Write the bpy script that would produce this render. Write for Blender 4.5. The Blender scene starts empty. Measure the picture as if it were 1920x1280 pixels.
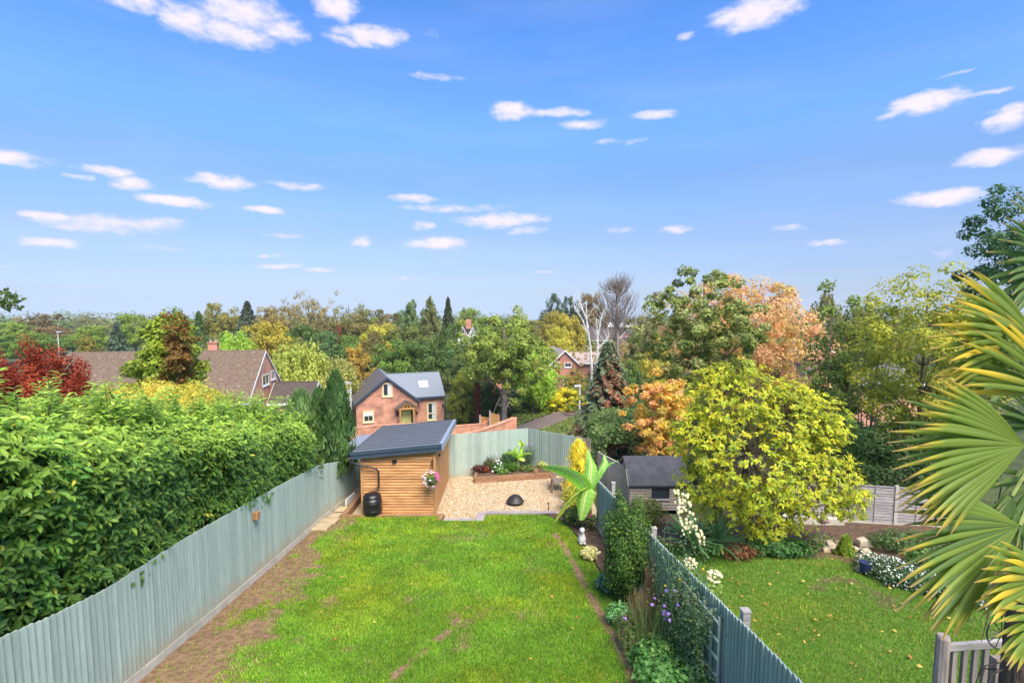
import bpy, math, random
import numpy as np
from mathutils import Vector, Matrix

R = math.radians
S = bpy.context.scene
COL = S.collection
rng = np.random.default_rng(7)
random.seed(7)

# ---------------------------------------------------------------- camera
CZ = 7.6
PITCH = 5.0
cam_d = bpy.data.cameras.new('camera')
cam = bpy.data.objects.new('camera', cam_d)
COL.objects.link(cam)
cam.location = (0, 0, CZ)
cam.rotation_euler = (R(90 - PITCH), 0, 0)
cam_d.sensor_width = 36
cam_d.lens = 18
cam_d.shift_y = 19 / 1920
cam_d.clip_start = 0.1
cam_d.clip_end = 9000
S.camera = cam

# ---------------------------------------------------------------- view
S.view_settings.view_transform = 'Standard'
S.view_settings.look = 'None'
S.view_settings.gamma = 1
S.view_settings.use_curve_mapping = False
S.view_settings.exposure = 1.08

def ray(px, py):
    """direction through a photograph pixel, scaled so that its world y is 1"""
    a = (px - 960) / 960; b = -(py - 659) / 960
    c, s = math.cos(R(PITCH)), math.sin(R(PITCH))
    d = (a, c + b * s, -s + b * c)
    return (d[0] / d[1], 1.0, d[2] / d[1])

def U(px, py, y=None, z=None):
    d = ray(px, py)
    if y is None: y = (z - CZ) / d[2]
    return Vector((d[0] * y, y, CZ + d[2] * y))

# ---------------------------------------------------------------- world: sky with fair-weather clouds
SUN_EL, SUN_AZ = 55, 155       # degrees; azimuth clockwise from +Y
w = bpy.data.worlds.new('World'); S.world = w; w.use_nodes = True
nt = w.node_tree; nt.nodes.clear(); N = nt.nodes; L = nt.links
def node(tree, typ, **kw):
    n = tree.nodes.new(typ)
    for k, v in kw.items(): setattr(n, k, v)
    return n
def math_n(tree, op, a=None, b=None, clamp=False):
    n = tree.nodes.new('ShaderNodeMath'); n.operation = op; n.use_clamp = clamp
    for i, v in enumerate((a, b)):
        if v is None: continue
        if isinstance(v, (int, float)): n.inputs[i].default_value = v
        else: tree.links.new(v, n.inputs[i])
    return n.outputs[0]
def vmath(tree, op, a=None, b=None):
    n = tree.nodes.new('ShaderNodeVectorMath'); n.operation = op
    for i, v in enumerate((a, b)):
        if v is None: continue
        if isinstance(v, (tuple, list)): n.inputs[i].default_value = v
        else: tree.links.new(v, n.inputs[i])
    return n.outputs['Value'] if op in ('LENGTH', 'DOT_PRODUCT') else n.outputs[0]

sky = node(nt, 'ShaderNodeTexSky', sky_type='NISHITA')
sky.sun_disc = False
sky.sun_elevation = R(SUN_EL); sky.sun_rotation = R(SUN_AZ)
sky.altitude = 50; sky.air_density = 1.0; sky.dust_density = 0.6; sky.ozone_density = 2.0
tc = node(nt, 'ShaderNodeTexCoord')
sep = node(nt, 'ShaderNodeSeparateXYZ'); L.new(tc.outputs['Generated'], sep.inputs[0])
# below the horizon the sky goes on as the horizon haze instead of the sky model's black underside
vh = node(nt, 'ShaderNodeCombineXYZ'); L.new(sep.outputs[0], vh.inputs[0]); L.new(sep.outputs[1], vh.inputs[1]); L.new(math_n(nt, 'MAXIMUM', sep.outputs[2], .03), vh.inputs[2]); L.new(vh.outputs[0], sky.inputs[0])
# photograph-like tone of the clear sky (camera rendition): a colour balance of the sky itself
tint = node(nt, 'ShaderNodeMix', data_type='RGBA', blend_type='MULTIPLY')
tint.inputs[0].default_value = 1
tr_ = node(nt, 'ShaderNodeValToRGB'); tr_.color_ramp.interpolation = 'EASE'
for i_, (p_, c_) in enumerate([(0.0, (.45, .54, .86)), (.04, (.45, .53, .82)), (.09, (.47, .52, .76)), (.157, (.54, .57, .75)), (.295, (.57, .69, .88)), (.48, (.63, .92, 1.22)), (.66, (.54, .91, 1.38)), (1.0, (.44, .80, 1.3))]):
    e_ = tr_.color_ramp.elements[i_] if i_ < 2 else tr_.color_ramp.elements.new(p_)
    e_.position = p_; e_.color = (*c_, 1)
L.new(sky.outputs[0], tint.inputs[6]); L.new(tr_.outputs[0], tint.inputs[7])
azi = math_n(nt, 'ARCTAN2', sep.outputs[0], sep.outputs[1])
ele = math_n(nt, 'ARCSINE', sep.outputs[2])
L.new(math_n(nt, 'DIVIDE', ele, R(40)), tr_.inputs[0])
comb = node(nt, 'ShaderNodeCombineXYZ'); L.new(azi, comb.inputs[0]); L.new(ele, comb.inputs[1])
# warp
mp = vmath(nt, 'MULTIPLY', comb.outputs[0], (1.0, 2.0, 1.0))
nz = node(nt, 'ShaderNodeTexNoise'); nz.inputs['Scale'].default_value = 11; nz.inputs['Detail'].default_value = 7
nz.inputs['Roughness'].default_value = 0.6
L.new(mp, nz.inputs['Vector'])
wv = vmath(nt, 'SUBTRACT', nz.outputs['Color'], (0.5, 0.5, 0.5))
wv = vmath(nt, 'MULTIPLY', wv, (0.10, 0.028, 0.0))
pt = vmath(nt, 'ADD', comb.outputs[0], wv)
CLOUDS = [  # photo x, y, width, height, strength
 (240,-4,170,50,1),(365,42,130,66,1),(450,20,170,70,1),(430,62,170,50,1),(520,55,110,44,.9),(625,12,90,56,1.1),(695,66,140,40,1.1),(640,76,70,20,.7),
 (815,66,40,20,.3),(820,148,90,14,.55),(965,207,110,34,1.1),(1045,212,90,20,.9),(1092,234,84,18,.8),(1235,212,100,18,.9),
 (1140,265,50,12,.4),(1190,262,45,10,.35),(1420,25,190,58,1.1),(1365,40,90,22,.7),(1278,68,44,16,.5),(1745,192,160,44,1.2),(1830,178,110,14,.8),(1690,212,90,18,.7),
 (1890,220,110,42,1.1),(1795,136,50,8,.5),(1850,292,170,36,1.1),(1765,371,200,34,1.2),(1700,378,90,20,.8),(1272,428,76,14,.9),(1470,428,60,10,.5),(1555,452,70,10,.7),
 (40,296,130,28,1.1),(200,320,130,20,1),(140,330,50,10,.7),(255,345,110,26,1),(325,376,140,22,1.1),(420,342,120,26,1),(555,349,110,14,.7),
 (500,390,96,15,1),(85,402,120,20,1),(180,418,260,34,.8),(290,420,130,26,.7),(95,454,100,22,.9),(300,468,130,10,.4),(535,440,80,11,.6),(505,477,40,8,.6),
 (525,500,70,12,.8),(590,506,90,8,.6),(770,372,100,16,.9),(850,390,200,14,.6),(940,414,170,24,1),(800,420,50,14,.7),(985,432,70,12,.6),(820,455,130,28,1.1),(678,453,44,16,.8),
 (745,524,50,8,.6),(840,493,40,8,.4),(1015,508,40,7,.5),(1155,430,50,12,.3),(15,503,40,8,.5),(790,525,30,6,.4),(1770,474,60,10,.35)]
acc = None; shade = None
for (px, py, ww, hh, st) in CLOUDS:
    d = ray(px, py); n_ = math.sqrt(sum(c * c for c in d))
    az0 = math.atan2(d[0], d[1]); el0 = math.asin(d[2] / n_)
    d2 = ray(px + ww / 2, py); aw = abs(math.atan2(d2[0], d2[1]) - az0)
    d3 = ray(px, py - hh / 2); n3 = math.sqrt(sum(c * c for c in d3)); ah = abs(math.asin(d3[2] / n3) - el0)
    q = vmath(nt, 'SUBTRACT', pt, (az0, el0 , 0))
    q = vmath(nt, 'MULTIPLY', q, (1 / aw / 1.1, 1 / ah / 1.2, 0))
    l = vmath(nt, 'DOT_PRODUCT', q, q)
    v = math_n(nt, 'SUBTRACT', 1.0, l)
    v = math_n(nt, 'MULTIPLY', v, st)
    acc = v if acc is None else math_n(nt, 'MAXIMUM', acc, v)
nz2 = node(nt, 'ShaderNodeTexNoise'); nz2.inputs['Scale'].default_value = 34; nz2.inputs['Detail'].default_value = 6
nz2.inputs['Roughness'].default_value = 0.62
L.new(mp, nz2.inputs['Vector'])
er = math_n(nt, 'SUBTRACT', nz2.outputs[0], 0.5)
er = math_n(nt, 'MULTIPLY', er, 1.7)
den = math_n(nt, 'ADD', acc, er)
mr = node(nt, 'ShaderNodeMapRange', interpolation_type='SMOOTHSTEP'); L.new(den, mr.inputs[0])
mr.inputs[1].default_value = -0.2; mr.inputs[2].default_value = 1.15
# faint high veil
mp3 = vmath(nt, 'MULTIPLY', comb.outputs[0], (1.2, 7.0, 1.0))
nz3 = node(nt, 'ShaderNodeTexNoise'); nz3.inputs['Scale'].default_value = 2.2; nz3.inputs['Detail'].default_value = 4
L.new(mp3, nz3.inputs['Vector'])
veil = node(nt, 'ShaderNodeMapRange'); L.new(nz3.outputs[0], veil.inputs[0])
veil.inputs[1].default_value = .45; veil.inputs[2].default_value = .8; veil.inputs[4].default_value = .14
dm = math_n(nt, 'MULTIPLY', mr.outputs[0], 0.93)
dm = math_n(nt, 'MAXIMUM', dm, veil.outputs[0])
cr = node(nt, 'ShaderNodeMix', data_type='RGBA')
L.new(mr.outputs[0], cr.inputs[0])
cr.inputs[6].default_value = (3.4, 3.7, 5.4, 1); cr.inputs[7].default_value = (5.0, 4.5, 5.5, 1)
mx = node(nt, 'ShaderNodeMix', data_type='RGBA')
L.new(dm, mx.inputs[0]); L.new(tint.outputs[2], mx.inputs[6]); L.new(cr.outputs[2], mx.inputs[7])
bg = node(nt, 'ShaderNodeBackground'); bg.inputs[1].default_value = 0.10
L.new(mx.outputs[2], bg.inputs[0])
wo = node(nt, 'ShaderNodeOutputWorld'); L.new(bg.outputs[0], wo.inputs[0])

# ---------------------------------------------------------------- sun
sd = bpy.data.lights.new('sun', 'SUN'); sd.energy = 3.6; sd.angle = R(38); sd.color = (1, 0.90, 0.76)
sun = bpy.data.objects.new('sun', sd); COL.objects.link(sun)
sv = Vector((math.sin(R(SUN_AZ)) * math.cos(R(SUN_EL)), math.cos(R(SUN_AZ)) * math.cos(R(SUN_EL)), math.sin(R(SUN_EL))))
sun.rotation_euler = (-sv).to_track_quat('-Z', 'Y').to_euler()

# ---------------------------------------------------------------- object helpers
WORLD = {}
def tag(o, label=None, cat=None, group=None, kind=None):
    if label: o['label'] = label
    if cat: o['category'] = cat
    if group: o['group'] = group
    if kind: o['kind'] = kind
    return o
def root(name, loc, label, cat, group=None):
    o = bpy.data.objects.new(name, None); COL.objects.link(o)
    o.empty_display_size = .2
    o.location = loc; WORLD[o.name] = Vector(loc)
    return tag(o, label, cat, group)
def link(name, me, parent=None, loc=(0, 0, 0), rot=None, scale=None, color=None):
    """loc is a world position; parents are never rotated or scaled while building"""
    o = bpy.data.objects.new(name, me); COL.objects.link(o)
    loc = Vector(loc)
    if parent is not None:
        o.parent = parent; o.location = loc - WORLD[parent.name]
    else: o.location = loc
    if rot is not None: o.rotation_euler = rot
    if scale is not None: o.scale = scale
    if color is not None: o.color = (*color, 1)
    WORLD[o.name] = loc.copy()
    return o
def npmesh(name, V, F, mat, tints=None, smooth=False, mats=None):
    """V (n,3); F (m,k) all faces alike; tints (n,3) per vertex"""
    V = np.asarray(V, dtype=np.float32); F = np.asarray(F, dtype=np.int32)
    me = bpy.data.meshes.new(name)
    me.vertices.add(len(V)); me.vertices.foreach_set('co', V.ravel())
    m, k = F.shape
    me.loops.add(m * k); me.loops.foreach_set('vertex_index', F.ravel())
    me.polygons.add(m); me.polygons.foreach_set('loop_start', np.arange(m, dtype=np.int32) * k)
    if smooth: me.polygons.foreach_set('use_smooth', np.ones(m, dtype=bool))
    if tints is not None:
        a = me.color_attributes.new('tint', 'FLOAT_COLOR', 'POINT')
        c = np.ones((len(V), 4), dtype=np.float32); c[:, :3] = tints
        a.data.foreach_set('color', c.ravel())
    me.update(calc_edges=True); me.validate()
    if mat: me.materials.append(mat)
    return me

class MB:
    """collects simple shapes into one mesh"""
    def __init__(s): s.v = []; s.f = []
    def add(s, vs, fs):
        n = len(s.v); s.v += [tuple(v) for v in vs]; s.f += [tuple(i + n for i in f) for f in fs]; return s
    def hexa(s, c):   # 8 corners: bottom ring 0-3 (ccw), top ring 4-7
        return s.add(c, [(3, 2, 1, 0), (4, 5, 6, 7), (0, 1, 5, 4), (1, 2, 6, 5), (2, 3, 7, 6), (3, 0, 4, 7)])
    def box(s, c, d, rz=0, rx=0, ry=0):
        x, y, z = d[0] / 2, d[1] / 2, d[2] / 2
        M = Matrix.Rotation(rz, 3, 'Z') @ Matrix.Rotation(ry, 3, 'Y') @ Matrix.Rotation(rx, 3, 'X')
        c = Vector(c)
        P = [(-x, -y, -z), (x, -y, -z), (x, y, -z), (-x, y, -z), (-x, -y, z), (x, -y, z), (x, y, z), (-x, y, z)]
        return s.hexa([c + M @ Vector(p) for p in P])
    def beam(s, a, b, w, h, up=(0, 0, 1)):
        a, b = Vector(a), Vector(b); d = (b - a).normalized(); u = Vector(up)
        sd = d.cross(u); 
        if sd.length < 1e-4: sd = d.cross(Vector((0, 1, 0)))
        sd.normalize(); u = sd.cross(d).normalized()
        q = [(-w / 2, -h / 2), (w / 2, -h / 2), (w / 2, h / 2), (-w / 2, h / 2)]
        A = [a + sd * i + u * j for i, j in q]; B = [b + sd * i + u * j for i, j in q]
        return s.add(A + B, [(0, 1, 2, 3), (7, 6, 5, 4), (1, 0, 4, 5), (2, 1, 5, 6), (3, 2, 6, 7), (0, 3, 7, 4)])
    def tube(s, pts, rad, n=6, cap=True):
        pts = [Vector(p) for p in pts]
        if isinstance(rad, (int, float)): rad = [rad] * len(pts)
        base = len(s.v); k = len(pts)
        prev = None
        for i, p in enumerate(pts):
            d = (pts[min(i + 1, k - 1)] - pts[max(i - 1, 0)])
            if d.length < 1e-6: d = Vector((0, 0, 1))
            d.normalize()
            if prev is None:
                a = d.cross(Vector((0, 0, 1))) 
                if a.length < 1e-3: a = d.cross(Vector((0, 1, 0)))
            else: a = prev - d * prev.dot(d)
            a.normalize(); prev = a; b = d.cross(a)
            for j in range(n):
                t = 2 * math.pi * j / n
                s.v.append(tuple(p + (a * math.cos(t) + b * math.sin(t)) * rad[i]))
        for i in range(k - 1):
            for j in range(n):
                j2 = (j + 1) % n
                s.f.append((base + i * n + j, base + i * n + j2, base + (i + 1) * n + j2, base + (i + 1) * n + j))
        if cap:
            s.f.append(tuple(base + j for j in range(n))[::-1])
            s.f.append(tuple(base + (k - 1) * n + j for j in range(n)))
        return s
    def lathe(s, c, prof, n=20, sx=1, sy=1):
        c = Vector(c); base = len(s.v); k = len(prof)
        for r, z in prof:
            for j in range(n):
                t = 2 * math.pi * j / n
                s.v.append((c.x + r * sx * math.cos(t), c.y + r * sy * math.sin(t), c.z + z))
        for i in range(k - 1):
            for j in range(n):
                j2 = (j + 1) % n
                s.f.append((base + i * n + j, base + i * n + j2, base + (i + 1) * n + j2, base + (i + 1) * n + j))
        s.f.append(tuple(base + j for j in range(n))[::-1])
        s.f.append(tuple(base + (k - 1) * n + j for j in range(n)))
        return s
    def sph(s, c, r, n=8, sz=1.0, sx=1.0, sy=1.0):
        prof = []
        m = max(3, n // 2)
        for i in range(m + 1):
            a = -math.pi / 2 + math.pi * i / m
            prof.append((max(1e-3, r * math.cos(a)), r * sz * math.sin(a)))
        return s.lathe(c, prof, n, sx, sy)
    def mesh(s, name, mat, origin=(0, 0, 0), smooth=False):
        me = bpy.data.meshes.new(name)
        ox, oy, oz = origin
        me.from_pydata([(x - ox, y - oy, z - oz) for x, y, z in s.v], [], s.f)
        me.update()
        if smooth:
            for p in me.polygons: p.use_smooth = True
        if mat: me.materials.append(mat)
        return me
    def part(s, name, mat, parent=None, smooth=False, origin=None):
        """shapes were given in world coordinates; the origin defaults to the middle of the part's foot"""
        if origin is None:
            A = np.array(s.v); origin = ((A[:, 0].min() + A[:, 0].max()) / 2, (A[:, 1].min() + A[:, 1].max()) / 2, A[:, 2].min())
            origin = tuple(float(q) for q in origin)
        return link(name, s.mesh(name, mat, origin, smooth), parent, origin)

def copy_tree(o, loc, rz=0, scale=(1, 1, 1), label=None, group=None, color=None):
    c = o.copy(); COL.objects.link(c); c.location = loc; c.rotation_euler = (0, 0, rz); c.scale = scale
    if label: c['label'] = label
    if group: c['group'] = group
    elif 'group' in c.keys(): del c['group']
    for ch in list(o.children):
        d = ch.copy(); COL.objects.link(d); d.parent = c
        if color and ch.name.startswith('crown'): d.color = (*color, 1)
        for g in ch.children:
            e = g.copy(); COL.objects.link(e); e.parent = d
    return c

# ---------------------------------------------------------------- materials
def mat_new(name):
    m = bpy.data.materials.new(name); m.use_nodes = True
    t = m.node_tree; b = t.nodes['Principled BSDF']
    return m, t, b
def mat(name, col, rough=.7, var=.18, scale=6, stretch=(1, 1, 1), bump=.15, bscale=40, col2=None, spec=.3, metal=0, objvar=0.0, coord='pos', detail=6, rot=0, dirt=None, bdist=.01):
    m, t, b = mat_new(name)
    if coord == 'pos':
        g = t.nodes.new('ShaderNodeNewGeometry').outputs['Position']
    else:
        g = t.nodes.new('ShaderNodeTexCoord').outputs['Object']
    mp = t.nodes.new('ShaderNodeMapping'); mp.inputs['Rotation'].default_value = (0, 0, rot); mp.inputs['Scale'].default_value = stretch
    t.links.new(g, mp.inputs[0])
    if coord != 'pos' or objvar:
        oi = t.nodes.new('ShaderNodeObjectInfo')
        sh = math_n(t, 'MULTIPLY', oi.outputs['Random'], 37.0)
        cx = t.nodes.new('ShaderNodeCombineXYZ'); t.links.new(sh, cx.inputs[0]); t.links.new(sh, cx.inputs[2])
        vec = vmath(t, 'ADD', mp.outputs[0], cx.outputs[0])
    else: vec = mp.outputs[0]
    n = t.nodes.new('ShaderNodeTexNoise'); n.inputs['Scale'].default_value = scale; n.inputs['Detail'].default_value = detail
    n.inputs['Roughness'].default_value = .6
    t.links.new(vec, n.inputs['Vector'])
    r = t.nodes.new('ShaderNodeValToRGB')
    a = tuple(c * (1 - var) for c in col); c2 = col2 or tuple(min(1, c * (1 + var)) for c in col)
    r.color_ramp.elements[0].position = .32; r.color_ramp.elements[0].color = (*a, 1)
    r.color_ramp.elements[1].position = .68; r.color_ramp.elements[1].color = (*c2, 1)
    t.links.new(n.outputs[0], r.inputs[0]); out = r.outputs[0]
    if objvar:
        v = t.nodes.new('ShaderNodeMapRange'); t.links.new(oi.outputs['Random'], v.inputs[0])
        v.inputs[3].default_value = 1 - objvar; v.inputs[4].default_value = 1 + objvar
        h = t.nodes.new('ShaderNodeHueSaturation'); t.links.new(out, h.inputs['Color']); t.links.new(v.outputs[0], h.inputs['Value'])
        out = h.outputs[0]
    if dirt:   # (colour, scale, low, high)
        dn = t.nodes.new('ShaderNodeTexNoise'); dn.inputs['Scale'].default_value = dirt[1]; dn.inputs['Detail'].default_value = 5
        t.links.new(g, dn.inputs['Vector'])
        dr = t.nodes.new('ShaderNodeMapRange'); t.links.new(dn.outputs[0], dr.inputs[0]); dr.inputs[1].default_value = dirt[2]; dr.inputs[2].default_value = dirt[3]
        dx = t.nodes.new('ShaderNodeMix'); dx.data_type = 'RGBA'; t.links.new(dr.outputs[0], dx.inputs[0]); t.links.new(out, dx.inputs[6]); dx.inputs[7].default_value = (*dirt[0], 1)
        out = dx.outputs[2]
    t.links.new(out, b.inputs['Base Color'])
    b.inputs['Roughness'].default_value = rough; b.inputs['Specular IOR Level'].default_value = spec; b.inputs['Metallic'].default_value = metal
    if bump:
        bn = t.nodes.new('ShaderNodeTexNoise'); bn.inputs['Scale'].default_value = bscale; bn.inputs['Detail'].default_value = 4
        t.links.new(vec, bn.inputs['Vector'])
        bp = t.nodes.new('ShaderNodeBump'); bp.inputs['Strength'].default_value = min(1, bump * 3); bp.inputs['Distance'].default_value = bdist
        t.links.new(bn.outputs[0], bp.inputs['Height']); t.links.new(bp.outputs[0], b.inputs['Normal'])
    return m
def mat_brick(name, c1, c2, mortar, ang=0, bw=.225, bh=.075, dirt=.25):
    m, t, b = mat_new(name)
    g = t.nodes.new('ShaderNodeNewGeometry')
    sp = t.nodes.new('ShaderNodeSeparateXYZ'); t.links.new(g.outputs['Position'], sp.inputs[0])
    u1 = math_n(t, 'MULTIPLY', sp.outputs[0], math.cos(ang) + math.sin(ang)); u2 = math_n(t, 'MULTIPLY', sp.outputs[1], math.sin(ang) - math.cos(ang) )
    u = math_n(t, 'ADD', u1, u2)
    cb = t.nodes.new('ShaderNodeCombineXYZ'); t.links.new(u, cb.inputs[0]); t.links.new(sp.outputs[2], cb.inputs[1])
    bt = t.nodes.new('ShaderNodeTexBrick'); t.links.new(cb.outputs[0], bt.inputs['Vector'])
    bt.inputs['Color1'].default_value = (*c1, 1); bt.inputs['Color2'].default_value = (*c2, 1); bt.inputs['Mortar'].default_value = (*mortar, 1)
    bt.inputs['Scale'].default_value = 1; bt.inputs['Brick Width'].default_value = bw; bt.inputs['Row Height'].default_value = bh
    bt.inputs['Mortar Size'].default_value = .008; bt.inputs['Bias'].default_value = -.1
    n = t.nodes.new('ShaderNodeTexNoise'); n.inputs['Scale'].default_value = 1.1; n.inputs['Detail'].default_value = 8; t.links.new(g.outputs['Position'], n.inputs['Vector'])
    v = t.nodes.new('ShaderNodeMapRange'); t.links.new(n.outputs[0], v.inputs[0]); v.inputs[1].default_value = .3; v.inputs[2].default_value = .7; v.inputs[3].default_value = 1 - dirt; v.inputs[4].default_value = 1 + dirt
    h = t.nodes.new('ShaderNodeHueSaturation'); t.links.new(bt.outputs[0], h.inputs['Color']); t.links.new(v.outputs[0], h.inputs['Value'])
    t.links.new(h.outputs[0], b.inputs['Base Color']); b.inputs['Roughness'].default_value = .85
    bp = t.nodes.new('ShaderNodeBump'); bp.inputs['Strength'].default_value = .5; bp.inputs['Distance'].default_value = .01
    t.links.new(bt.outputs['Fac'], bp.inputs['Height']); bp.invert = True; t.links.new(bp.outputs[0], b.inputs['Normal'])
    return m
def mat_leaf(name, rough=.55, trans=.48, spec=.25, gain=1.65):
    m, t, b = mat_new(name)
    at = t.nodes.new('ShaderNodeAttribute'); at.attribute_name = 'tint'
    oi = t.nodes.new('ShaderNodeObjectInfo')
    mx = t.nodes.new('ShaderNodeMix'); mx.data_type = 'RGBA'; mx.blend_type = 'MULTIPLY'; mx.inputs[0].default_value = 1
    gn = vmath(t, 'MULTIPLY', at.outputs['Color'], (gain, gain, gain))
    t.links.new(gn, mx.inputs[6]); t.links.new(oi.outputs['Color'], mx.inputs[7])
    b.inputs['Roughness'].default_value = rough; b.inputs['Specular IOR Level'].default_value = spec
    t.links.new(mx.outputs[2], b.inputs['Base Color'])
    tr = t.nodes.new('ShaderNodeBsdfTranslucent'); t.links.new(mx.outputs[2], tr.inputs[0])
    ms = t.nodes.new('ShaderNodeMixShader'); ms.inputs[0].default_value = trans
    t.links.new(b.outputs[0], ms.inputs[1]); t.links.new(tr.outputs[0], ms.inputs[2])
    t.links.new(ms.outputs[0], t.nodes['Material Output'].inputs[0])
    return m
def mat_glass(name, col=(.03, .04, .05)):
    m, t, b = mat_new(name); b.inputs['Base Color'].default_value = (*col, 1); b.inputs['Roughness'].default_value = .08; b.inputs['Specular IOR Level'].default_value = .6
    return m

M = {}
M['leaf'] = mat_leaf('leaf'); M['gloss_leaf'] = mat_leaf('glossy_leaf', .42, .42, .35, 2.05); M['grass'] = mat_leaf('grass_blade', .6, .35, .2)
M['petal'] = mat_leaf('petal', .7, .2, .2, .9)
M['bark'] = mat('bark', (.13, .105, .08), .9, .35, 4, (3, 3, .7), .5, 20, coord='obj')
M['birch'] = mat('birch_bark', (.62, .6, .56), .8, .3, 3, (1, 1, 4), .2, 20, coord='obj')
M['fence'] = mat('painted_fence', (.37, .46, .395), .8, .14, 3, (14, 14, .8), .15, 30, (.43, .52, .445), .15, objvar=.12, dirt=((.45, .42, .34), 1.7, .68, .9))
def splash(m):   # earth splashed up the foot of the boards, and a weather-greyed top
    t = m.node_tree; b = t.nodes['Principled BSDF']; src = b.inputs['Base Color'].links[0].from_socket
    o = t.nodes.new('ShaderNodeTexCoord'); sp = t.nodes.new('ShaderNodeSeparateXYZ'); t.links.new(o.outputs['Object'], sp.inputs[0])
    g = t.nodes.new('ShaderNodeNewGeometry'); n = t.nodes.new('ShaderNodeTexNoise'); n.inputs['Scale'].default_value = 2.3; n.inputs['Detail'].default_value = 6; t.links.new(g.outputs['Position'], n.inputs['Vector'])
    v = math_n(t, 'SUBTRACT', math_n(t, 'MULTIPLY', n.outputs[0], .34), sp.outputs[2])
    r = t.nodes.new('ShaderNodeMapRange'); t.links.new(v, r.inputs[0]); r.inputs[1].default_value = -.02; r.inputs[2].default_value = .17; r.inputs[4].default_value = .62
    x = t.nodes.new('ShaderNodeMix'); x.data_type = 'RGBA'; t.links.new(r.outputs[0], x.inputs[0]); t.links.new(src, x.inputs[6]); x.inputs[7].default_value = (.42, .33, .21, 1)
    t.links.new(x.outputs[2], b.inputs['Base Color'])
splash(M['fence'])
M['fence_old'] = mat('weathered_wood', (.30, .25, .21), .9, .3, 3, (8, 8, 1), .3, 30, objvar=.15)
M['fence_pale'] = mat('pale_weathered_wood', (.42, .38, .345), .9, .25, 2, (2, 2, 14), .3, 30, objvar=.10)
M['gravel_board'] = mat('gravel_board', (.58, .54, .43), .9, .2, 3, (1, 1, 1), .2, 60)
M['clad'] = mat('larch_cladding', (.52, .23, .075), .65, .25, 1.6, (1.0, 1.0, 9), .2, 30, (.68, .36, .15), objvar=.2)
M['clad_v'] = mat('larch_panel', (.50, .25, .10), .65, .3, 2.2, (10, 10, .8), .2, 30, (.62, .33, .14), objvar=.08)
M['sleeper'] = mat('oak_sleeper', (.30, .15, .075), .85, .3, 3, (1.5, 8, 8), .3, 40, (.42, .24, .13), objvar=.1)
M['metalroof'] = mat('slate_blue_metal', (.15, .165, .195), .42, .10, 2, (1, 1, 1), .0, 40, spec=.5)
M['fascia'] = mat('dark_blue_fascia', (.045, .07, .105), .4, .1, 2, (1, 1, 1), 0, spec=.5)
M['black'] = mat('black_plastic', (.012, .012, .014), .38, .2, 3, (1, 1, 1), .05, spec=.5)
M['iron'] = mat('dark_steel', (.05, .045, .045), .5, .25, 5, (1, 1, 1), .1, metal=.4)
M['slab'] = mat('sandstone_slab', (.46, .36, .22), .85, .2, 3, (1, 1, 1), .3, 40, objvar=.08)
M['coping'] = mat('grey_lilac_paver', (.34, .29, .29), .85, .15, 4, (1, 1, 1), .2, 50, objvar=.08)
M['soil'] = mat('soil', (.11, .068, .045), .95, .4, 5, (1, 1, 1), .8, 30, (.17, .105, .07), bdist=.03)
M['white'] = mat('white_paint', (.78, .78, .76), .5, .06, 3, bump=0)
M['cream'] = mat('cream_paint', (.72, .62, .36), .5, .06, 3, bump=0)
M['door'] = mat('cream_door', (.62, .56, .20), .5, .05, 3, bump=0)
M['glass'] = mat_glass('window_glass')
M['glass_sky'] = mat_glass('rooflight_glass', (.45, .5, .55))
M['curtain'] = mat('curtain', (.6, .6, .62), .9, .2, 6, (12, 12, 1), 0)
M['slate'] = mat('slate', (.25, .275, .31), .55, .22, 3.0, (2, 2, 6), .2, 12, (.26, .29, .33), spec=.4, bdist=.01)
M['slate_brown'] = mat('brown_slate', (.12, .105, .095), .6, .25, 2.0, (2, 2, 6), .2, 12, spec=.35)
M['brick_house'] = mat_brick('orange_red_brick', (.46, .17, .10), (.62, .28, .18), (.52, .36, .27), R(22), dirt=.38)
M['brick_wall'] = mat_brick('new_red_brick', (.62, .25, .14), (.66, .30, .18), (.5, .32, .22), R(10))
M['brick_L'] = mat_brick('orange_brick', (.64, .27, .15), (.70, .34, .20), (.58, .40, .3), R(14))
M['brick_far'] = mat_brick('far_brick', (.54, .20, .13), (.60, .26, .17), (.5, .3, .22), 0)
M['tile'] = mat('concrete_roof_tile', (.16, .105, .07), .85, .3, 5, (1.2, 1.2, 3), .3, 8, (.30, .22, .155), objvar=.06, bdist=.02, dirt=((.36, .30, .24), 3.5, .60, .78))
M['tile_dark'] = mat('dark_roof_tile', (.085, .06, .05), .85, .3, 5, (1, 1, 3), .3, 8, (.13, .10, .085), bdist=.02)
M['tile_pale'] = mat('pale_roof_tile', (.38, .30, .25), .85, .2, 4, (1, 1, 3), .3, 8)
M['oak'] = mat('oak_porch', (.50, .26, .09), .6, .2, 3, (1, 1, 6), .1)
M['felt'] = mat('roofing_felt', (.052, .053, .065), .8, .2, 3, (1, 1, 1), .2, 200, (.075, .075, .09))
M['stone'] = mat('pale_rock', (.50, .38, .24), .9, .3, 5, (1, 1, 1), .5, 20, (.62, .52, .38), objvar=.12, coord='obj')
M['tarmac'] = mat('tarmac_path', (.16, .125, .11), .9, .2, 4, (1, 1, 1), .3, 60)
M['statue'] = mat('painted_stone', (.55, .53, .5), .8, .25, 12, bump=.2)
M['pink_plastic'] = mat('faded_pink_plastic', (.55, .30, .28), .6, .2, 9, bump=0)
M['banana_stem'] = mat('banana_stem', (.22, .27, .07), .6, .3, 4, (4, 4, 1), .2)
M['palm_trunk'] = mat('palm_trunk_fibre', (.12, .09, .07), .95, .4, 10, (3, 3, .8), .8, 30, bdist=.03)
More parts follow.
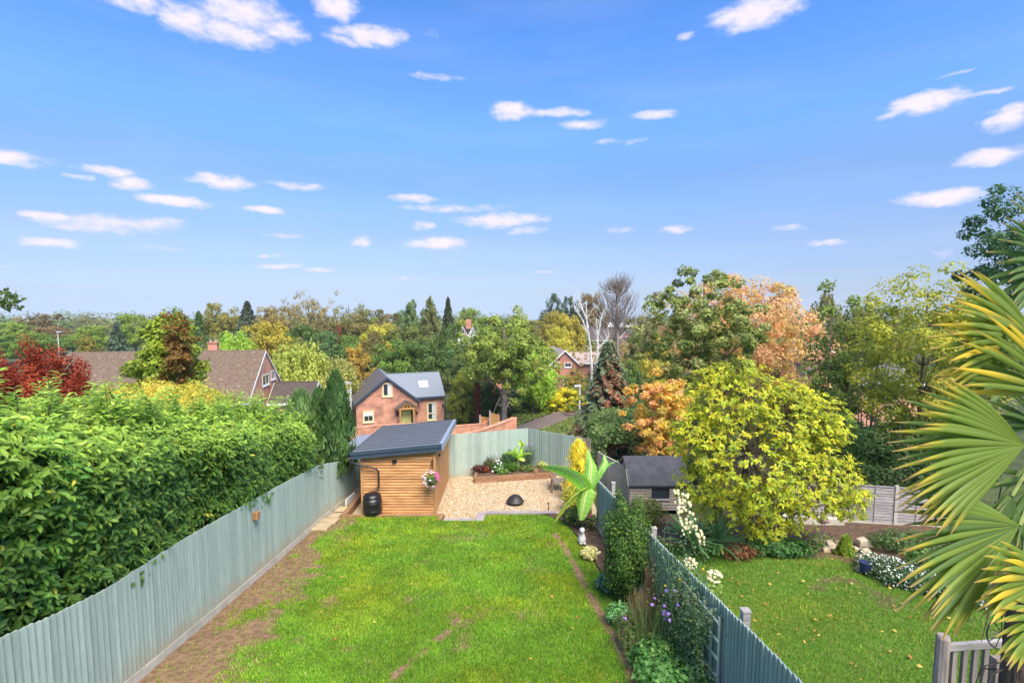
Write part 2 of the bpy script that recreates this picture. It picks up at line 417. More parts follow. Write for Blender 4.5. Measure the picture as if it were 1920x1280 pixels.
M['terrain'] = mat('rough_grass', (.045, .075, .02), .95, .4, .25, (1, 1, 1), .5, 2, (.09, .11, .035), bdist=.2)
M['hill'] = mat('far_hillside', (.05, .07, .035), .95, .3, .02, bump=0)
M['twig'] = mat('grey_twig', (.25, .20, .17), .9, .25, 3, bump=0)
# ---------------------------------------------------------------- terrain
def lawn_z(y): return .15 + (17.9 - y) * .143
def ground(x, y):
    g = np.interp(y, [-30, 17.9, 19, 24, 35, 50, 60, 75, 80, 110, 200, 320, 700, 1500, 3000, 4000],
                  [lawn_z(-30), .15, 0, -.1, -3, -6, -6.5, -6.3, -6.0, -5.2, -6.5, -7.5, -22, -48, -38, -70])
    return g + 0 * x
def frames(n, t):
    n = n / (np.linalg.norm(n, axis=1, keepdims=True) + 1e-9)
    t = t - n * np.sum(n * t, axis=1, keepdims=True)
    t = t / (np.linalg.norm(t, axis=1, keepdims=True) + 1e-9)
    s = np.cross(t, n)
    return np.stack([s, t, n], axis=2)      # columns
def scatter(tv, tf, pos, RM, sc):
    tv = np.asarray(tv, float); tf = np.asarray(tf)
    k = len(tv); n = len(pos)
    if np.ndim(sc) == 1: sc = sc[:, None, None] * np.ones((1, 1, 3))
    else: sc = sc[:, None, :]
    loc = tv[None] * sc
    V = np.einsum('nij,nkj->nki', RM, loc) + pos[:, None, :]
    F = tf[None] + (np.arange(n) * k)[:, None, None]
    return V.reshape(-1, 3), F.reshape(-1, tf.shape[1])
def rep(t, k): return np.repeat(t, k, axis=0)
# leaf templates: x across, y along, z up; unit length
LF_Q = (np.array([(-.32, .02, 0), (.32, .02, 0), (.26, 1, .04), (-.26, 1, .04)]), np.array([(0, 1, 2, 3)]))          # clump card
LF_D = (np.array([(0, 0, 0), (.36, .45, .05), (0, 1, -.05), (-.36, .45, .05)]), np.array([(0, 1, 2, 3)]))              # rhombic leaf
LF_L = (np.array([(0, 0, 0), (.15, .28, .05), (.17, .62, .04), (0, 1, -.10), (-.17, .62, .04), (-.15, .28, .05), (0, .3, 0), (0, .64, -.02)]),
        np.array([(0, 1, 6, 5), (1, 2, 7, 6), (6, 7, 4, 5), (7, 2, 3, 4)]))                                           # laurel / magnolia leaf
LF_N = (np.array([(-.07, 0, 0), (.07, 0, 0), (.03, 1, 0), (-.03, 1, 0)]), np.array([(0, 1, 2, 3)]))                   # needle spray
def rdir(r, n):
    v = r.normal(size=(n, 3)); return v / np.linalg.norm(v, axis=1, keepdims=True)
def shade(r, n, base, amt=.25, hue=.12):
    b = np.asarray(base, float)[None] * np.ones((n, 3))
    b *= (1 + r.uniform(-amt, amt, (n, 1)))
    b[:, 0] *= 1 + r.uniform(-hue, hue * 1.6, n); b[:, 2] *= 1 + r.uniform(-hue, hue, n)
    return np.clip(b, 0, 1)
def palette(r, n, cols, wts):
    i = r.choice(len(cols), n, p=np.array(wts) / sum(wts)); return np.array(cols)[i]

def clumps(r, n, c, rad, lo=.45, noise=.3, cut=-1.0):
    """clump centres in an uneven ellipsoid"""
    d = rdir(r, n * 3)
    d = d[d[:, 2] > cut][:n]
    ph = r.uniform(0, 6, 6)
    bump = 1 + noise * (np.sin(3 * d[:, 0] * 2 + ph[0]) * np.sin(4 * d[:, 2] + ph[1]) + .6 * np.sin(7 * d[:, 1] + ph[2] + 3 * d[:, 2]))
    q = lo + (1 - lo) * r.uniform(0, 1, len(d)) ** .6
    return np.array(c)[None] + d * np.array(rad)[None] * (q * bump)[:, None], d
def leaves_in(r, cc, cd, crad, nl, flat=.75, up=.5, out=.7):
    n = len(cc) * nl
    C_ = rep(cc, nl); D = rdir(r, n)
    cr = rep(crad * r.uniform(.6, 1.3, len(cc)), nl)
    q = r.uniform(.25, 1, n) ** .5
    P = C_ + D * (cr * q)[:, None] * np.array([1, 1, flat])[None]
    Nn = D * out + np.array([0, 0, up])[None] + rep(cd, nl) * .35 + rdir(r, n) * .75
    T = rdir(r, n) + D * .6 + np.array([0, 0, -.3])[None]
    return P, Nn, T
def limbs(mb, r, trunk, tr, targets, n=5, thin=.25):
    """trunk polyline plus a curved limb to each target"""
    tp = [Vector(p) for p in trunk]
    mb.tube(tp, tr, 7)
    for g in targets:
        g = Vector(g)
        # leave the trunk below the target
        best = None
        for i in range(1, len(tp)):
            for f in (0, .5):
                a = tp[i - 1].lerp(tp[i], f)
                dz = g.z - a.z; dh = math.hypot(g.x - a.x, g.y - a.y)
                s_ = abs(dz - dh * .7) + r.uniform(0, .1) * max(.1, dh)
                if best is None or s_ < best[0]: best = (s_, a, tr[i] if i < len(tr) else tr[-1])
        a = best[1]; r0 = best[2] * .5
        m = a.lerp(g, .5) + Vector((r.uniform(-.1, .1), r.uniform(-.1, .1), .12)) * (g - a).length
        mb.tube([a, a.lerp(m, .55), m, m.lerp(g, .55), g], [r0, r0 * .8, r0 * .55, r0 * .35, r0 * thin * .4], n, cap=False)

def build_crown(name, parent, origin, P, Nn, T, size, tints, tmpl=LF_Q, mat_=None, kind=None, color=None):
    RM = frames(Nn, T)
    V, F = scatter(tmpl[0], tmpl[1], P, RM, size)
    tt = rep(tints, len(tmpl[0]))
    me = npmesh(name, V - np.array(origin)[None], F, mat_ or M['leaf'], tt)
    o = link(name, me, parent, origin, color=color)
    if kind: o['kind'] = kind
    return o

# unit prototypes: height 1, width 1, base at origin. Built at the origin, the first use moves them.
PROTO = {}
def proto(kind, seed):
    key = (kind, seed)
    if key in PROTO: return PROTO[key]
    r = np.random.default_rng(seed * 31 + len(kind))
    rt = root({'conifer': 'conifer_tree', 'willow': 'willow_tree', 'shrub': 'bush', 'bare': 'bare_tree', 'poplar': 'poplar_tree'}.get(kind, 'broadleaf_tree'), (0, 0, 0), 'tree', 'tree')
    mb = MB(); nl = 80; ls = .042; up = .5
    tmpl = LF_D
    if kind == 'round':
        cc, cd = clumps(r, 95, (0, 0, .56), (.44, .44, .40), .5, .14); crad = .095; nl = 95; tr = .022
    elif kind == 'loose':
        cc, cd = clumps(r, 85, (0, 0, .57), (.46, .46, .42), .35, .30); crad = .085; nl = 95; tr = .024
    elif kind == 'tall':
        cc, cd = clumps(r, 90, (0, 0, .57), (.42, .42, .43), .3, .22); cc[:, :2] *= (1.15 - .55 * np.clip(cc[:, 2:3], 0, 1)); crad = .075; nl = 90; tr = .02
    elif kind == 'sparse':
        cc, cd = clumps(r, 75, (0, 0, .60), (.46, .46, .39), .35, .25); crad = .065; nl = 26; tr = .02; ls = .034
    elif kind == 'shrub':
        cc, cd = clumps(r, 90, (0, 0, .42), (.46, .46, .52), .5, .18); crad = .10; nl = 85; tr = .012; ls = .05
    elif kind == 'poplar':
        cc, cd = clumps(r, 80, (0, 0, .55), (.42, .42, .45), .3, .12); crad = .09; nl = 70; tr = .02
    elif kind == 'willow':
        cc, cd = clumps(r, 80, (0, 0, .62), (.42, .42, .36), .55, .15); crad = .06; nl = 40; tr = .025
    elif kind == 'bare':
        cc, cd = clumps(r, 150, (0, 0, .62), (.42, .42, .38), .55, .12); crad = .05; nl = 1; tr = .018
    if kind == 'conifer':
        P = []; D = []
        for i in range(1500):
            z = .05 + .95 * (1 - math.sqrt(r.uniform(0, 1))) if False else r.uniform(.06, 1) ** 1.15
            rad = (1 - z) ** .8 * .48 * (1 + .22 * math.sin(z * 60) + r.uniform(-.15, .12))
            a = r.uniform(0, 6.283)
            for k in range(5):
                f = r.uniform(.45, 1)
                P.append((math.cos(a + r.uniform(-.12, .12)) * rad * f, math.sin(a + r.uniform(-.12, .12)) * rad * f, z - .07 * f * f + r.uniform(-.012, .012)))
                D.append((math.cos(a), math.sin(a), -.25))
        P = np.array(P); D = np.array(D); n = len(P)
        Nn = np.array([0, 0, 1.0])[None] + D * .5 + rdir(r, n) * .5
        mb.tube([(0, 0, 0), (0, 0, .5), (0, 0, .98)], [.02, .012, .002], 6)
        build_crown('crown', rt, (0, 0, 0), P, Nn, D + rdir(r, n) * .4, r.uniform(.05, .08, n), shade(r, n, (1, 1, 1), .22, .06), LF_Q)
    else:
        zt = .85 if kind in ('bare', 'sparse', 'tall', 'poplar') else .6
        lean = r.uniform(-.03, .03, 2)
        tgt = cc[r.choice(len(cc), 26 if kind in ('sparse', 'loose') else (len(cc) if kind == 'bare' else 16), replace=False)]
        trunk = [(0, 0, -.02), (lean[0] * .5, lean[1] * .5, zt * .35), (lean[0], lean[1], zt * .7), (lean[0] * .6, lean[1], zt)]
        limbs(mb, r, trunk, [tr * 1.25, tr, tr * .7, tr * .25], tgt, 4)
        if kind == 'bare':
            for c, d in zip(cc, cd):
                for k in range(9):
                    e = Vector(c) + Vector(d) * .06 + Vector(rdir(r, 1)[0]) * .06 + Vector((0, 0, .04))
                    s0 = Vector(c) * .75 + Vector((0, 0, .12))
                    if k < 5: s0 = Vector(c)
                    mb.tube([s0, (s0 + e) / 2 + Vector(rdir(r, 1)[0]) * .008, e], [.0028, .0022, .0012], 3, cap=False)
        elif kind == 'willow':
            P = []; NN = []; TT = []; ti = []
            for c, d in zip(cc, cd):
                for k in range(9):
                    p = np.array(c) + r.normal(size=3) * .035; ln = r.uniform(.12, .38); s_ = r.uniform(.8, 1.25)
                    for q in np.arange(0, ln, .02):
                        if p[2] - q < .05: break
                        P.append(p + np.array([d[0] * q * .25, d[1] * q * .25, -q]) + r.normal(size=3) * .006); NN.append(rdir(r, 1)[0] + np.array([d[0], d[1], .2])); TT.append((0, 0, -1)); ti.append(s_)
            P = np.array(P); n = len(P)
            build_crown('crown', rt, (0, 0, 0), P, np.array(NN), np.array(TT) + r.normal(size=(n, 3)) * .25, r.uniform(.035, .055, n), shade(r, n, (1, 1, 1), .15, .06) * np.array(ti)[:, None], LF_D)
        if kind not in ('willow', 'bare'):
            P, Nn, T = leaves_in(r, cc, cd, crad, nl, .75, up)
            n = len(P)
            tc_ = rep(r.uniform(.82, 1.2, len(cc)), nl)[:, None]
            hz = shade(r, n, (1, 1, 1), .2, .08) * tc_
            build_crown('crown', rt, (0, 0, 0), P, Nn, T, r.uniform(ls * .6, ls * 1.2, n), hz, tmpl)
    mb.part('trunk', M['bark'] if kind != 'bare' else M['twig'], rt, origin=(0, 0, 0))
    PROTO[key] = [rt, False]
    return PROTO[key]
TREES = []
def tree(px, ytop, wpx, y, kind, col, label, seed=0, cat='tree', group=None, base=None, zoff=0):
    p = U(px, ytop, y=y); gz = float(ground(p.x, y)) if base is None else base
    h = (p.z - gz) * 1.06; wd = wpx / 960 * y
    sc = (wd, wd, h); rz = (px * 7.13 + seed) % 6.28
    pr = proto(kind, seed)
    o = copy_tree(pr[0], (p.x, y, gz), rz, sc, label, group, tuple(float(c) for c in np.clip(np.array(col) * np.array([1.45, 1.65, 1.4] if col[0] > 1.1 * col[1] else [2.0, 1.7, 1.3]), 0, 1)))
    o['category'] = cat
    return o
BGAIN = np.array([1.75, 1.5, 1.35])
def drop_protos():
    for k, (rt, u) in PROTO.items():
        for ch in list(rt.children): bpy.data.objects.remove(ch)
        bpy.data.objects.remove(rt)

# ---------------------------------------------------------------- ground sheets
def sheet(name, xs, ys, zf, m, cols=None):
    X, Y = np.meshgrid(xs, ys); Z = zf(X, Y)
    V = np.stack([X.ravel(), Y.ravel(), Z.ravel()], 1)
    nx, ny = len(xs), len(ys)
    i = np.arange(nx - 1)[None] + np.arange(ny - 1)[:, None] * nx
    F = np.stack([i, i + 1, i + 1 + nx, i + nx], 2).reshape(-1, 4)
    me = npmesh(name, V, F, m, cols(V) if cols else None, smooth=True)
    o = link(name, me); o['kind'] = 'structure'
    return o
xs = np.unique(np.concatenate([np.linspace(-60, 60, 61), np.linspace(-400, 400, 41), np.linspace(-1000, 1000, 21)]))
ys = np.unique(np.concatenate([np.linspace(-30, 100, 66), np.linspace(100, 400, 31), np.linspace(400, 1200, 12)]))
def tz(X, Y):
    Z = ground(X, Y) + .15 * np.sin(X * .3) * np.sin(Y * .21) * (Y > 26) - .35
    Z = Z - 1.6 * ((Y > 17) & (Y < 25)) * 0
    # gentle far ridge
    Z = Z + np.clip((Y - 350) / 2500, 0, 1) * (6 * np.sin(X * .0023 + 1) + 4 * np.sin(X * .006))
    return Z
sheet('ground', xs, ys, tz, M['terrain'])

# wear of the lawn: 1 = bare soil, 0 = grass
def vn(x, y, s, seed):
    """cheap smooth value noise"""
    x = np.asarray(x) * s + seed * 17.3; y = np.asarray(y) * s + seed * 5.7
    xi = np.floor(x).astype(int); yi = np.floor(y).astype(int); fx = x - xi; fy = y - yi
    fx = fx * fx * (3 - 2 * fx); fy = fy * fy * (3 - 2 * fy)
    def h(a, b):
        v = np.sin(a * 127.1 + b * 311.7 + seed * 74.7) * 43758.5453
        return v - np.floor(v)
    return (h(xi, yi) * (1 - fx) + h(xi + 1, yi) * fx) * (1 - fy) + (h(xi, yi + 1) * (1 - fx) + h(xi + 1, yi + 1) * fx) * fy
def fbm(x, y, s, seed=0):
    return (vn(x, y, s, seed) + .5 * vn(x, y, s * 2.1, seed + 1) + .25 * vn(x, y, s * 4.3, seed + 2) + .12 * vn(x, y, s * 9, seed + 3)) / 1.87
def left_x(y):  return np.interp(y, [2, 8, 13, 17.6, 20], [-5.95, -6.05, -6.28, -6.6, -6.2])
def pathc(y):   # worn track along the right bed
    return np.interp(y, [6, 7.7, 8.6, 10.0, 11.5, 13, 14.5, 15.4], [2.0, 1.96, 1.95, 1.85, 1.72, 1.62, 1.50, 1.35])
def bed_x(y):   # edge of the right flower bed
    return np.interp(y, [5, 7.7, 9, 11, 13, 15, 16.8, 17.9], [2.2, 2.3, 2.45, 2.25, 2.15, 2.0, 1.75, 1.0])
def wear(x, y):
    n1 = fbm(x, y, 1.3, 1); n2 = fbm(x, y, 3.1, 5)
    d = x - left_x(y)
    wl = np.interp(y, [5, 8, 11, 14, 17, 18], [1.7, 1.6, 1.1, .75, .9, .5])
    a = 1 / (1 + np.exp((d - wl - (n1 - .5) * 2.4 - (n2 - .5) * 1.6) * 4))
    b = np.exp(-((x - pathc(y)) / (.10 + .05 * n2)) ** 2) * (y < 15.6) * np.clip((n2 - .18) * 4, .3, 1)
    # thin diagonal trail, and a few dry patches
    tx = np.interp(y, [5, 8, 9.3, 10.6, 12], [-2.6, -1.9, -1.25, -.95, -.8])
    c = np.exp(-((x - tx) / .13) ** 2) * (y < 11.4) * (y > 6) * np.clip((n2 - .35) * 4, 0, 1)
    e = np.clip((fbm(x, y, 1.4, 11) - .52) * 3, 0, 1) * .62 * (y < 16.5)
    e2 = np.clip((fbm(x, y, 1.6, 21) - .52) * 3.5, 0, 1) * .8 * np.clip((4.2 - d) / 2.5, 0, 1)
    return np.clip(np.maximum.reduce([a, b, c, e, e2]), 0, 1)
def mat_ground(name, g1, g2, s1, s2):
    m, t, b = mat_new(name)
    at = t.nodes.new('ShaderNodeAttribute'); at.attribute_name = 'tint'
    g = t.nodes.new('ShaderNodeNewGeometry').outputs['Position']
    def ns(sc, d=6):
        n = t.nodes.new('ShaderNodeTexNoise'); n.inputs['Scale'].default_value = sc; n.inputs['Detail'].default_value = d; t.links.new(g, n.inputs['Vector']); return n.outputs[0]
    def mix(f, a, c):
        n = t.nodes.new('ShaderNodeMix'); n.data_type = 'RGBA'; t.links.new(f, n.inputs[0])
        for i, v in ((6, a), (7, c)):
            if isinstance(v, tuple): n.inputs[i].default_value = (*v, 1)
            else: t.links.new(v, n.inputs[i])
        return n.outputs[2]
    na = ns(9); nb = ns(25)
    ra = t.nodes.new('ShaderNodeMapRange'); t.links.new(na, ra.inputs[0]); ra.inputs[1].default_value = .35; ra.inputs[2].default_value = .65
    gr = mix(ra.outputs[0], g1, g2); so = mix(ra.outputs[0], s1, s2)
    sp = t.nodes.new('ShaderNodeSeparateColor'); t.links.new(at.outputs['Color'], sp.inputs[0])
    f = math_n(t, 'ADD', sp.outputs[0], math_n(t, 'MULTIPLY', math_n(t, 'SUBTRACT', nb, .5), .9))
    rf = t.nodes.new('ShaderNodeMapRange'); t.links.new(f, rf.inputs[0]); rf.inputs[1].default_value = .3; rf.inputs[2].default_value = .6
    t.links.new(mix(rf.outputs[0], gr, so), b.inputs['Base Color'])
    b.inputs['Roughness'].default_value = .95; b.inputs['Specular IOR Level'].default_value = .1
    bp = t.nodes.new('ShaderNodeBump'); bp.inputs['Strength'].default_value = .8; bp.inputs['Distance'].default_value = .03
    t.links.new(nb, bp.inputs['Height']); t.links.new(bp.outputs[0], b.inputs['Normal'])
    return m
M['lawn'] = mat_ground('lawn_turf', (.07, .15, .015), (.12, .21, .03), (.17, .105, .06), (.30, .19, .11))
def wcol(V):
    w_ = wear(V[:, 0], V[:, 1]); return np.stack([w_, w_, w_], 1)
def lz(X, Y): return lawn_z(Y) + (fbm(X, Y, .8, 3) - .5) * .06 - .5 * ((X > -2.42) & (X < -1.16) & (Y > 17.15))
sheet('lawn', np.linspace(-6.9, 2.95, 160), np.linspace(2, 17.86, 250), lz, M['lawn'], wcol)
# grass
def grass_field(name, n, x0, x1, y0, y1, dens, zf, cols, wts, label, hmin=.03, hmax=.06, seed=1, blade=.014, keep=None):
    r = np.random.default_rng(seed)
    # more blades near the camera
    u = r.uniform(0, 1, n); y = 1 / ((1 - u) / y0 + u / y1); x = r.uniform(x0, x1, n)
    k = r.uniform(0, 1, n) < dens(x, y)
    x, y = x[k], y[k]; n = len(x)
    P = np.stack([x, y, zf(x, y)], 1)
    pn = fbm(x, y, 1.1, 31); pn2 = fbm(x, y, 4, 41)
    T = rdir(r, n) * .75; T[:, 2] = 1
    Nn = rdir(r, n); Nn[:, 2] = np.abs(Nn[:, 2]) * .8 + .5
    tv = np.array([(-.5, 0, 0), (.5, 0, 0), (0, 1, .15)]); tf = np.array([(0, 1, 2)])
    # frames keep T as the long axis
    T = T / np.linalg.norm(T, axis=1, keepdims=True); Nn = Nn - T * np.sum(Nn * T, 1, keepdims=True); Nn /= np.linalg.norm(Nn, axis=1, keepdims=True)
    RM = np.stack([np.cross(T, Nn), T, Nn], 2)
    far = np.clip(y / 9, 1, 2.2)
    h = r.uniform(hmin, hmax, n) * (.7 + .6 * pn2)
    sc = np.stack([blade * far, h * far ** .5, h], 1)
    V, F = scatter(tv, tf, P, RM, sc)
    t = palette(r, n, cols, wts) * (1 + r.uniform(-.25, .25, (n, 1))) * (.78 + .62 * pn[:, None]) * (.78 + .55 * pn2[:, None])
    yel = np.clip((fbm(x, y, .7, 51) - .5) * 3, 0, 1)[:, None]
    t = t * (1 - yel) + t * np.array([[1.55, 1.1, .8]]) * yel
    t = t * np.array([[1.04, .95, 1.25]])
    me = npmesh(name, V, F, M['grass'], rep(np.clip(t, 0, 1), 3))
    o = link(name, me); tag(o, label, 'grass', kind='stuff'); return o
GC = [(.10, .23, .012), (.14, .27, .015), (.07, .18, .015), (.19, .27, .03), (.26, .26, .08)]
grass_field('lawn_grass', 380000, -6.75, 2.5, 6.3, 17.75,
            lambda x, y: (x > left_x(y) + .12) * (x < bed_x(y)) * np.clip(1.15 - 1.25 * wear(x, y), 0.04, 1) * (1 - ((x > -2.56) & (x < -0.96) & (y > 16.98))),
            lz, GC, [5, 5, 3, 2, .5], 'short bright green grass of the sloping back lawn with worn brown patches', seed=3)
# neighbour's garden on the right
def wear2(x, y):
    a = 1 / (1 + np.exp(-(y - (13.9 - .38 * (x - 7.0)) - (fbm(x, y, 1.2, 3) - .5) * 1.5) * 4)) 
    b = np.clip((fbm(x, y, 1.0, 9) - .5) * 4, 0, 1) * .75 * np.clip((y - 8.5) / 3, .15, 1)
    c = ((x - 3.3) < .7) * (y < 8.7) * .9
    return np.clip(np.maximum.reduce([a * (x > 4.5), b, c]), 0, 1)
def w2(V):
    w_ = wear2(V[:, 0], V[:, 1]); return np.stack([w_] * 3, 1)
M['lawn2'] = mat_ground('neighbour_turf', (.07, .15, .015), (.12, .20, .03), (.10, .062, .042), (.20, .13, .08))
sheet('neighbour_lawn', np.linspace(3.06, 22, 170), np.linspace(2, 17.9, 170), lz, M['lawn2'], w2)
grass_field('neighbour_grass', 150000, 3.2, 16, 6.2, 15,
            lambda x, y: np.clip(1.05 - 1.25 * wear2(x, y), .06, 1),
            lz, [(.09, .20, .015), (.13, .22, .02), (.07, .15, .018), (.24, .20, .06)], [5, 4, 3, 1.2], 'green grass with dry straw patches in the garden beyond the blue fence', seed=5)
# gravel patio
PX0, PX1 = -6.7, 1.9
sheet('patio_base', np.linspace(-6.9, 3.2, 20), np.linspace(17.88, 24.4, 14), lambda X, Y: 0 * X - .015, M['slab'])
def gravel():
    r = np.random.default_rng(4); n = 46000
    x = r.uniform(-2.9, 2.2, n); y = r.uniform(17.3, 24.0, n)
    k = (y > 18.05) | ((x > -2.35) & (x < -1.25) & (y > 17.55))
    x, y = x[k], y[k]; n = len(x)
    P = np.stack([x, y, r.uniform(-.01, .014, n)], 1)
    tv = np.array([(1, 0, 0), (0, 1, 0), (-1, 0, 0), (0, -1, 0), (0, 0, .8)]); tf = np.array([(0, 1, 4), (1, 2, 4), (2, 3, 4), (3, 0, 4)])
    RM = frames(rdir(r, n) * .45 + np.array([[0, 0, 1]]), rdir(r, n))
    sc = np.stack([r.uniform(.014, .03, n), r.uniform(.014, .03, n), r.uniform(.01, .022, n)], 1)
    V, F = scatter(tv, tf, P, RM, sc)
    t = palette(r, n, [(.72, .52, .29), (.80, .66, .44), (.58, .38, .19), (.85, .77, .62), (.42, .29, .18)], [5, 4, 3, 2.5, 1]) * (1 + r.uniform(-.15, .15, (n, 1)))
    me = npmesh('gravel', V, F, M['petal'], rep(np.clip(t, 0, .9), 5))
    tag(link('gravel', me), 'honey coloured pea gravel covering the patio beside the timber shed', 'gravel', kind='stuff')
gravel()
# soil of the right bed and of the step strip
sheet('flower_bed', np.linspace(0, 1, 14), np.linspace(3, 17.8, 90), lambda X, Y: lawn_z(Y) + .035 + .03 * fbm(X * 3, Y, 3, 8), M['soil'])
fb = bpy.data.objects['flower_bed']
co = np.zeros(len(fb.data.vertices) * 3, dtype=np.float32); fb.data.vertices.foreach_get('co', co); co = co.reshape(-1, 3)
def right_x(y): return np.interp(y, [3, 8.3, 17.2], [3.12, 3.06, 2.72])
co[:, 0] = bed_x(co[:, 1]) + .05 + co[:, 0] * (right_x(co[:, 1]) - bed_x(co[:, 1]) - .05)
fb.data.vertices.foreach_set('co', co.ravel()); fb.data.update()
# ---------------------------------------------------------------- haze
hz_m = bpy.data.materials.new('haze_air'); hz_m.use_nodes = True; ht = hz_m.node_tree; ht.nodes.clear()
hv = ht.nodes.new('ShaderNodeVolumePrincipled'); hv.inputs['Density'].default_value = .00022; hv.inputs['Color'].default_value = (.97, .98, 1, 1); hv.inputs['Anisotropy'].default_value = .1
ho = ht.nodes.new('ShaderNodeOutputMaterial'); ht.links.new(hv.outputs[0], ho.inputs['Volume'])
hb_ = MB().box((0, 590, -10), (2060, 1300, 70)).part('haze', hz_m); hb_['kind'] = 'stuff'; hb_['label'] = 'thin pale blue autumn haze over the far trees'; hb_['category'] = 'haze'

# ---------------------------------------------------------------- fences
def board_mesh(name, w_, t_, m, warp=0):
    mb = MB().hexa([(-w_ / 2, -t_ * .2, 0), (w_ / 2, -t_ * 1.0, 0), (w_ / 2, 0.002, 0), (-w_ / 2, 0.002, 0),
                    (-w_ / 2, -t_ * .2, 1), (w_ / 2, -t_ * 1.0, 1), (w_ / 2, 0.002, 1), (-w_ / 2, 0.002, 1)])
    return mb.mesh(name, m)
BOARD = board_mesh('fence_board', .0965, .030, M['fence'])
BOARD_OLD = board_mesh('fence_board_old', .093, .030, M['fence_old'])
BOARD_REAR = board_mesh('fence_board_narrow', .088, .034, M['fence'])
GB = {}
def board_run(parent, pts, pitch=.1, gb=True, face=1, name='fence_board', old_from=None, back=True, capr=False):
    """pts: (x, y, z_ground, z_top). Boards face the side on the left of the walking direction when face=1"""
    mb_g = None; r = random.Random(int(pts[0][0] * 100))
    for a, b in zip(pts[:-1], pts[1:]):
        A, B = Vector(a[:2]), Vector(b[:2]); ln = (B - A).length; d = (B - A) / ln
        ang = math.atan2(d.y, d.x); n = max(1, round(ln / pitch))
        for i in range(n):
            f = (i + .5) / n; p = A.lerp(B, f); zg = a[2] + (b[2] - a[2]) * f; zt = a[3] + (b[3] - a[3]) * f
            z0 = zg + (.16 if gb else .02)
            me = (BOARD if gb else BOARD_REAR) if not (old_from is not None and (pts.index(a), i / n) >= old_from) else BOARD_OLD
            rz = ang + (math.pi if face > 0 else 0)
            link(name, me, parent, (p.x, p.y, z0), (r.uniform(-.004, .004), 0, rz + r.uniform(-.015, .015)), (pitch / .1, 1, zt - z0 + r.uniform(-.008, .008)))
        # panel bays of about 1.8 m: gravel board, rails and post
        nb = max(1, round(ln / 1.85)); nx, ny = (-d.y * face, d.x * face)
        for k in range(nb):
            f0, f1 = k / nb, (k + 1) / nb
            p0, p1 = A.lerp(B, f0), A.lerp(B, f1)
            g0, g1 = a[2] + (b[2] - a[2]) * f0, a[2] + (b[2] - a[2]) * f1
            t0, t1 = a[3] + (b[3] - a[3]) * f0, a[3] + (b[3] - a[3]) * f1
            if gb:
                q = .012
                MB().hexa([(p0.x - nx * q, p0.y - ny * q, g0 - .1), (p1.x - nx * q, p1.y - ny * q, g1 - .1), (p1.x + nx * .035, p1.y + ny * .035, g1 - .1), (p0.x + nx * .035, p0.y + ny * .035, g0 - .1),
                           (p0.x - nx * q, p0.y - ny * q, g0 + .155), (p1.x - nx * q, p1.y - ny * q, g1 + .155), (p1.x + nx * .035, p1.y + ny * .035, g1 + .155), (p0.x + nx * .035, p0.y + ny * .035, g0 + .155)]).part('gravel_board', M['gravel_board'], parent)
            if back:
                for hz in (.35, .9, 1.4):
                    if hz > t0 - g0 - .1: continue
                    MB().beam((p0.x - nx * .04, p0.y - ny * .04, g0 + hz), (p1.x - nx * .04, p1.y - ny * .04, g1 + hz), .04, .075).part('rail', M['fence_old'], parent)
                MB().box((p0.x - nx * .09, p0.y - ny * .09, (g0 + t0) / 2 - .1), (.09, .09, t0 - g0 - .2), ang).part('post', M['fence_old'], parent)
# left fence from photograph measurements
def wall_top(px, py, x=None, y=None):
    d = ray(px, py)
    if x is not None: y = x / d[0]
    return CZ + d[2] * y, d[0] * y, y
LF = []
lf_pts = [(1.6, None), (None, (0, 1194)), (None, (195, 1105)), (None, (362, 999)), (None, (521, 911)), (None, (596, 872))]
z, x, y = wall_top(0, 1194, x=-6.02)
seq = []
for (px, py) in ((0, 1194), (100, 1152), (195, 1105), (280, 1050), (362, 999), (445, 953), (521, 911), (596, 872)):
    y = 8.0
    for _ in range(30):
        xx = float(left_x(y)); d = ray(px, py); y = .5 * y + .5 * (xx / d[0])
    xx = float(left_x(y)); seq.append((xx, y, lawn_z(y), CZ + ray(px, py)[2] * y))
y0 = 2.2
seq = [(float(left_x(y0)), y0, lawn_z(y0), seq[0][3] + (seq[0][1] - y0) * .143)] + seq
e = U(657, 861, y=20.0)
seq.append((e.x, 20.0, .02, e.z))
seq.append((-6.15, 22.6, -.02, 1.55))
fence_l = root('board_fence', (seq[0][0], seq[0][1], seq[0][2]), 'long blue-grey featheredge fence along the left of the lawn below the laurel hedge', 'fence')
board_run(fence_l, seq, face=-1)
LEFT_SEQ = seq
# rear fence
ra = (U(690, 858, y=24.2).x, 24.2); rb = U(840, 815, z=1.97); rc = U(990, 803, z=1.95); rd = U(1108, 822, z=1.95)
rear = [(-4.6, 23.6, -.02, 1.9), (rb.x, rb.y, -.02, 1.97), (rc.x, rc.y, -.02, 1.97), (rd.x, rd.y, -.02, 1.93)]
fence_r = root('board_fence', (rb.x, rb.y, 0), 'blue-grey featheredge fence closing the gravel patio behind the raised planter', 'fence')
board_run(fence_r, rear, face=-1, gb=False, old_from=(2, .9))
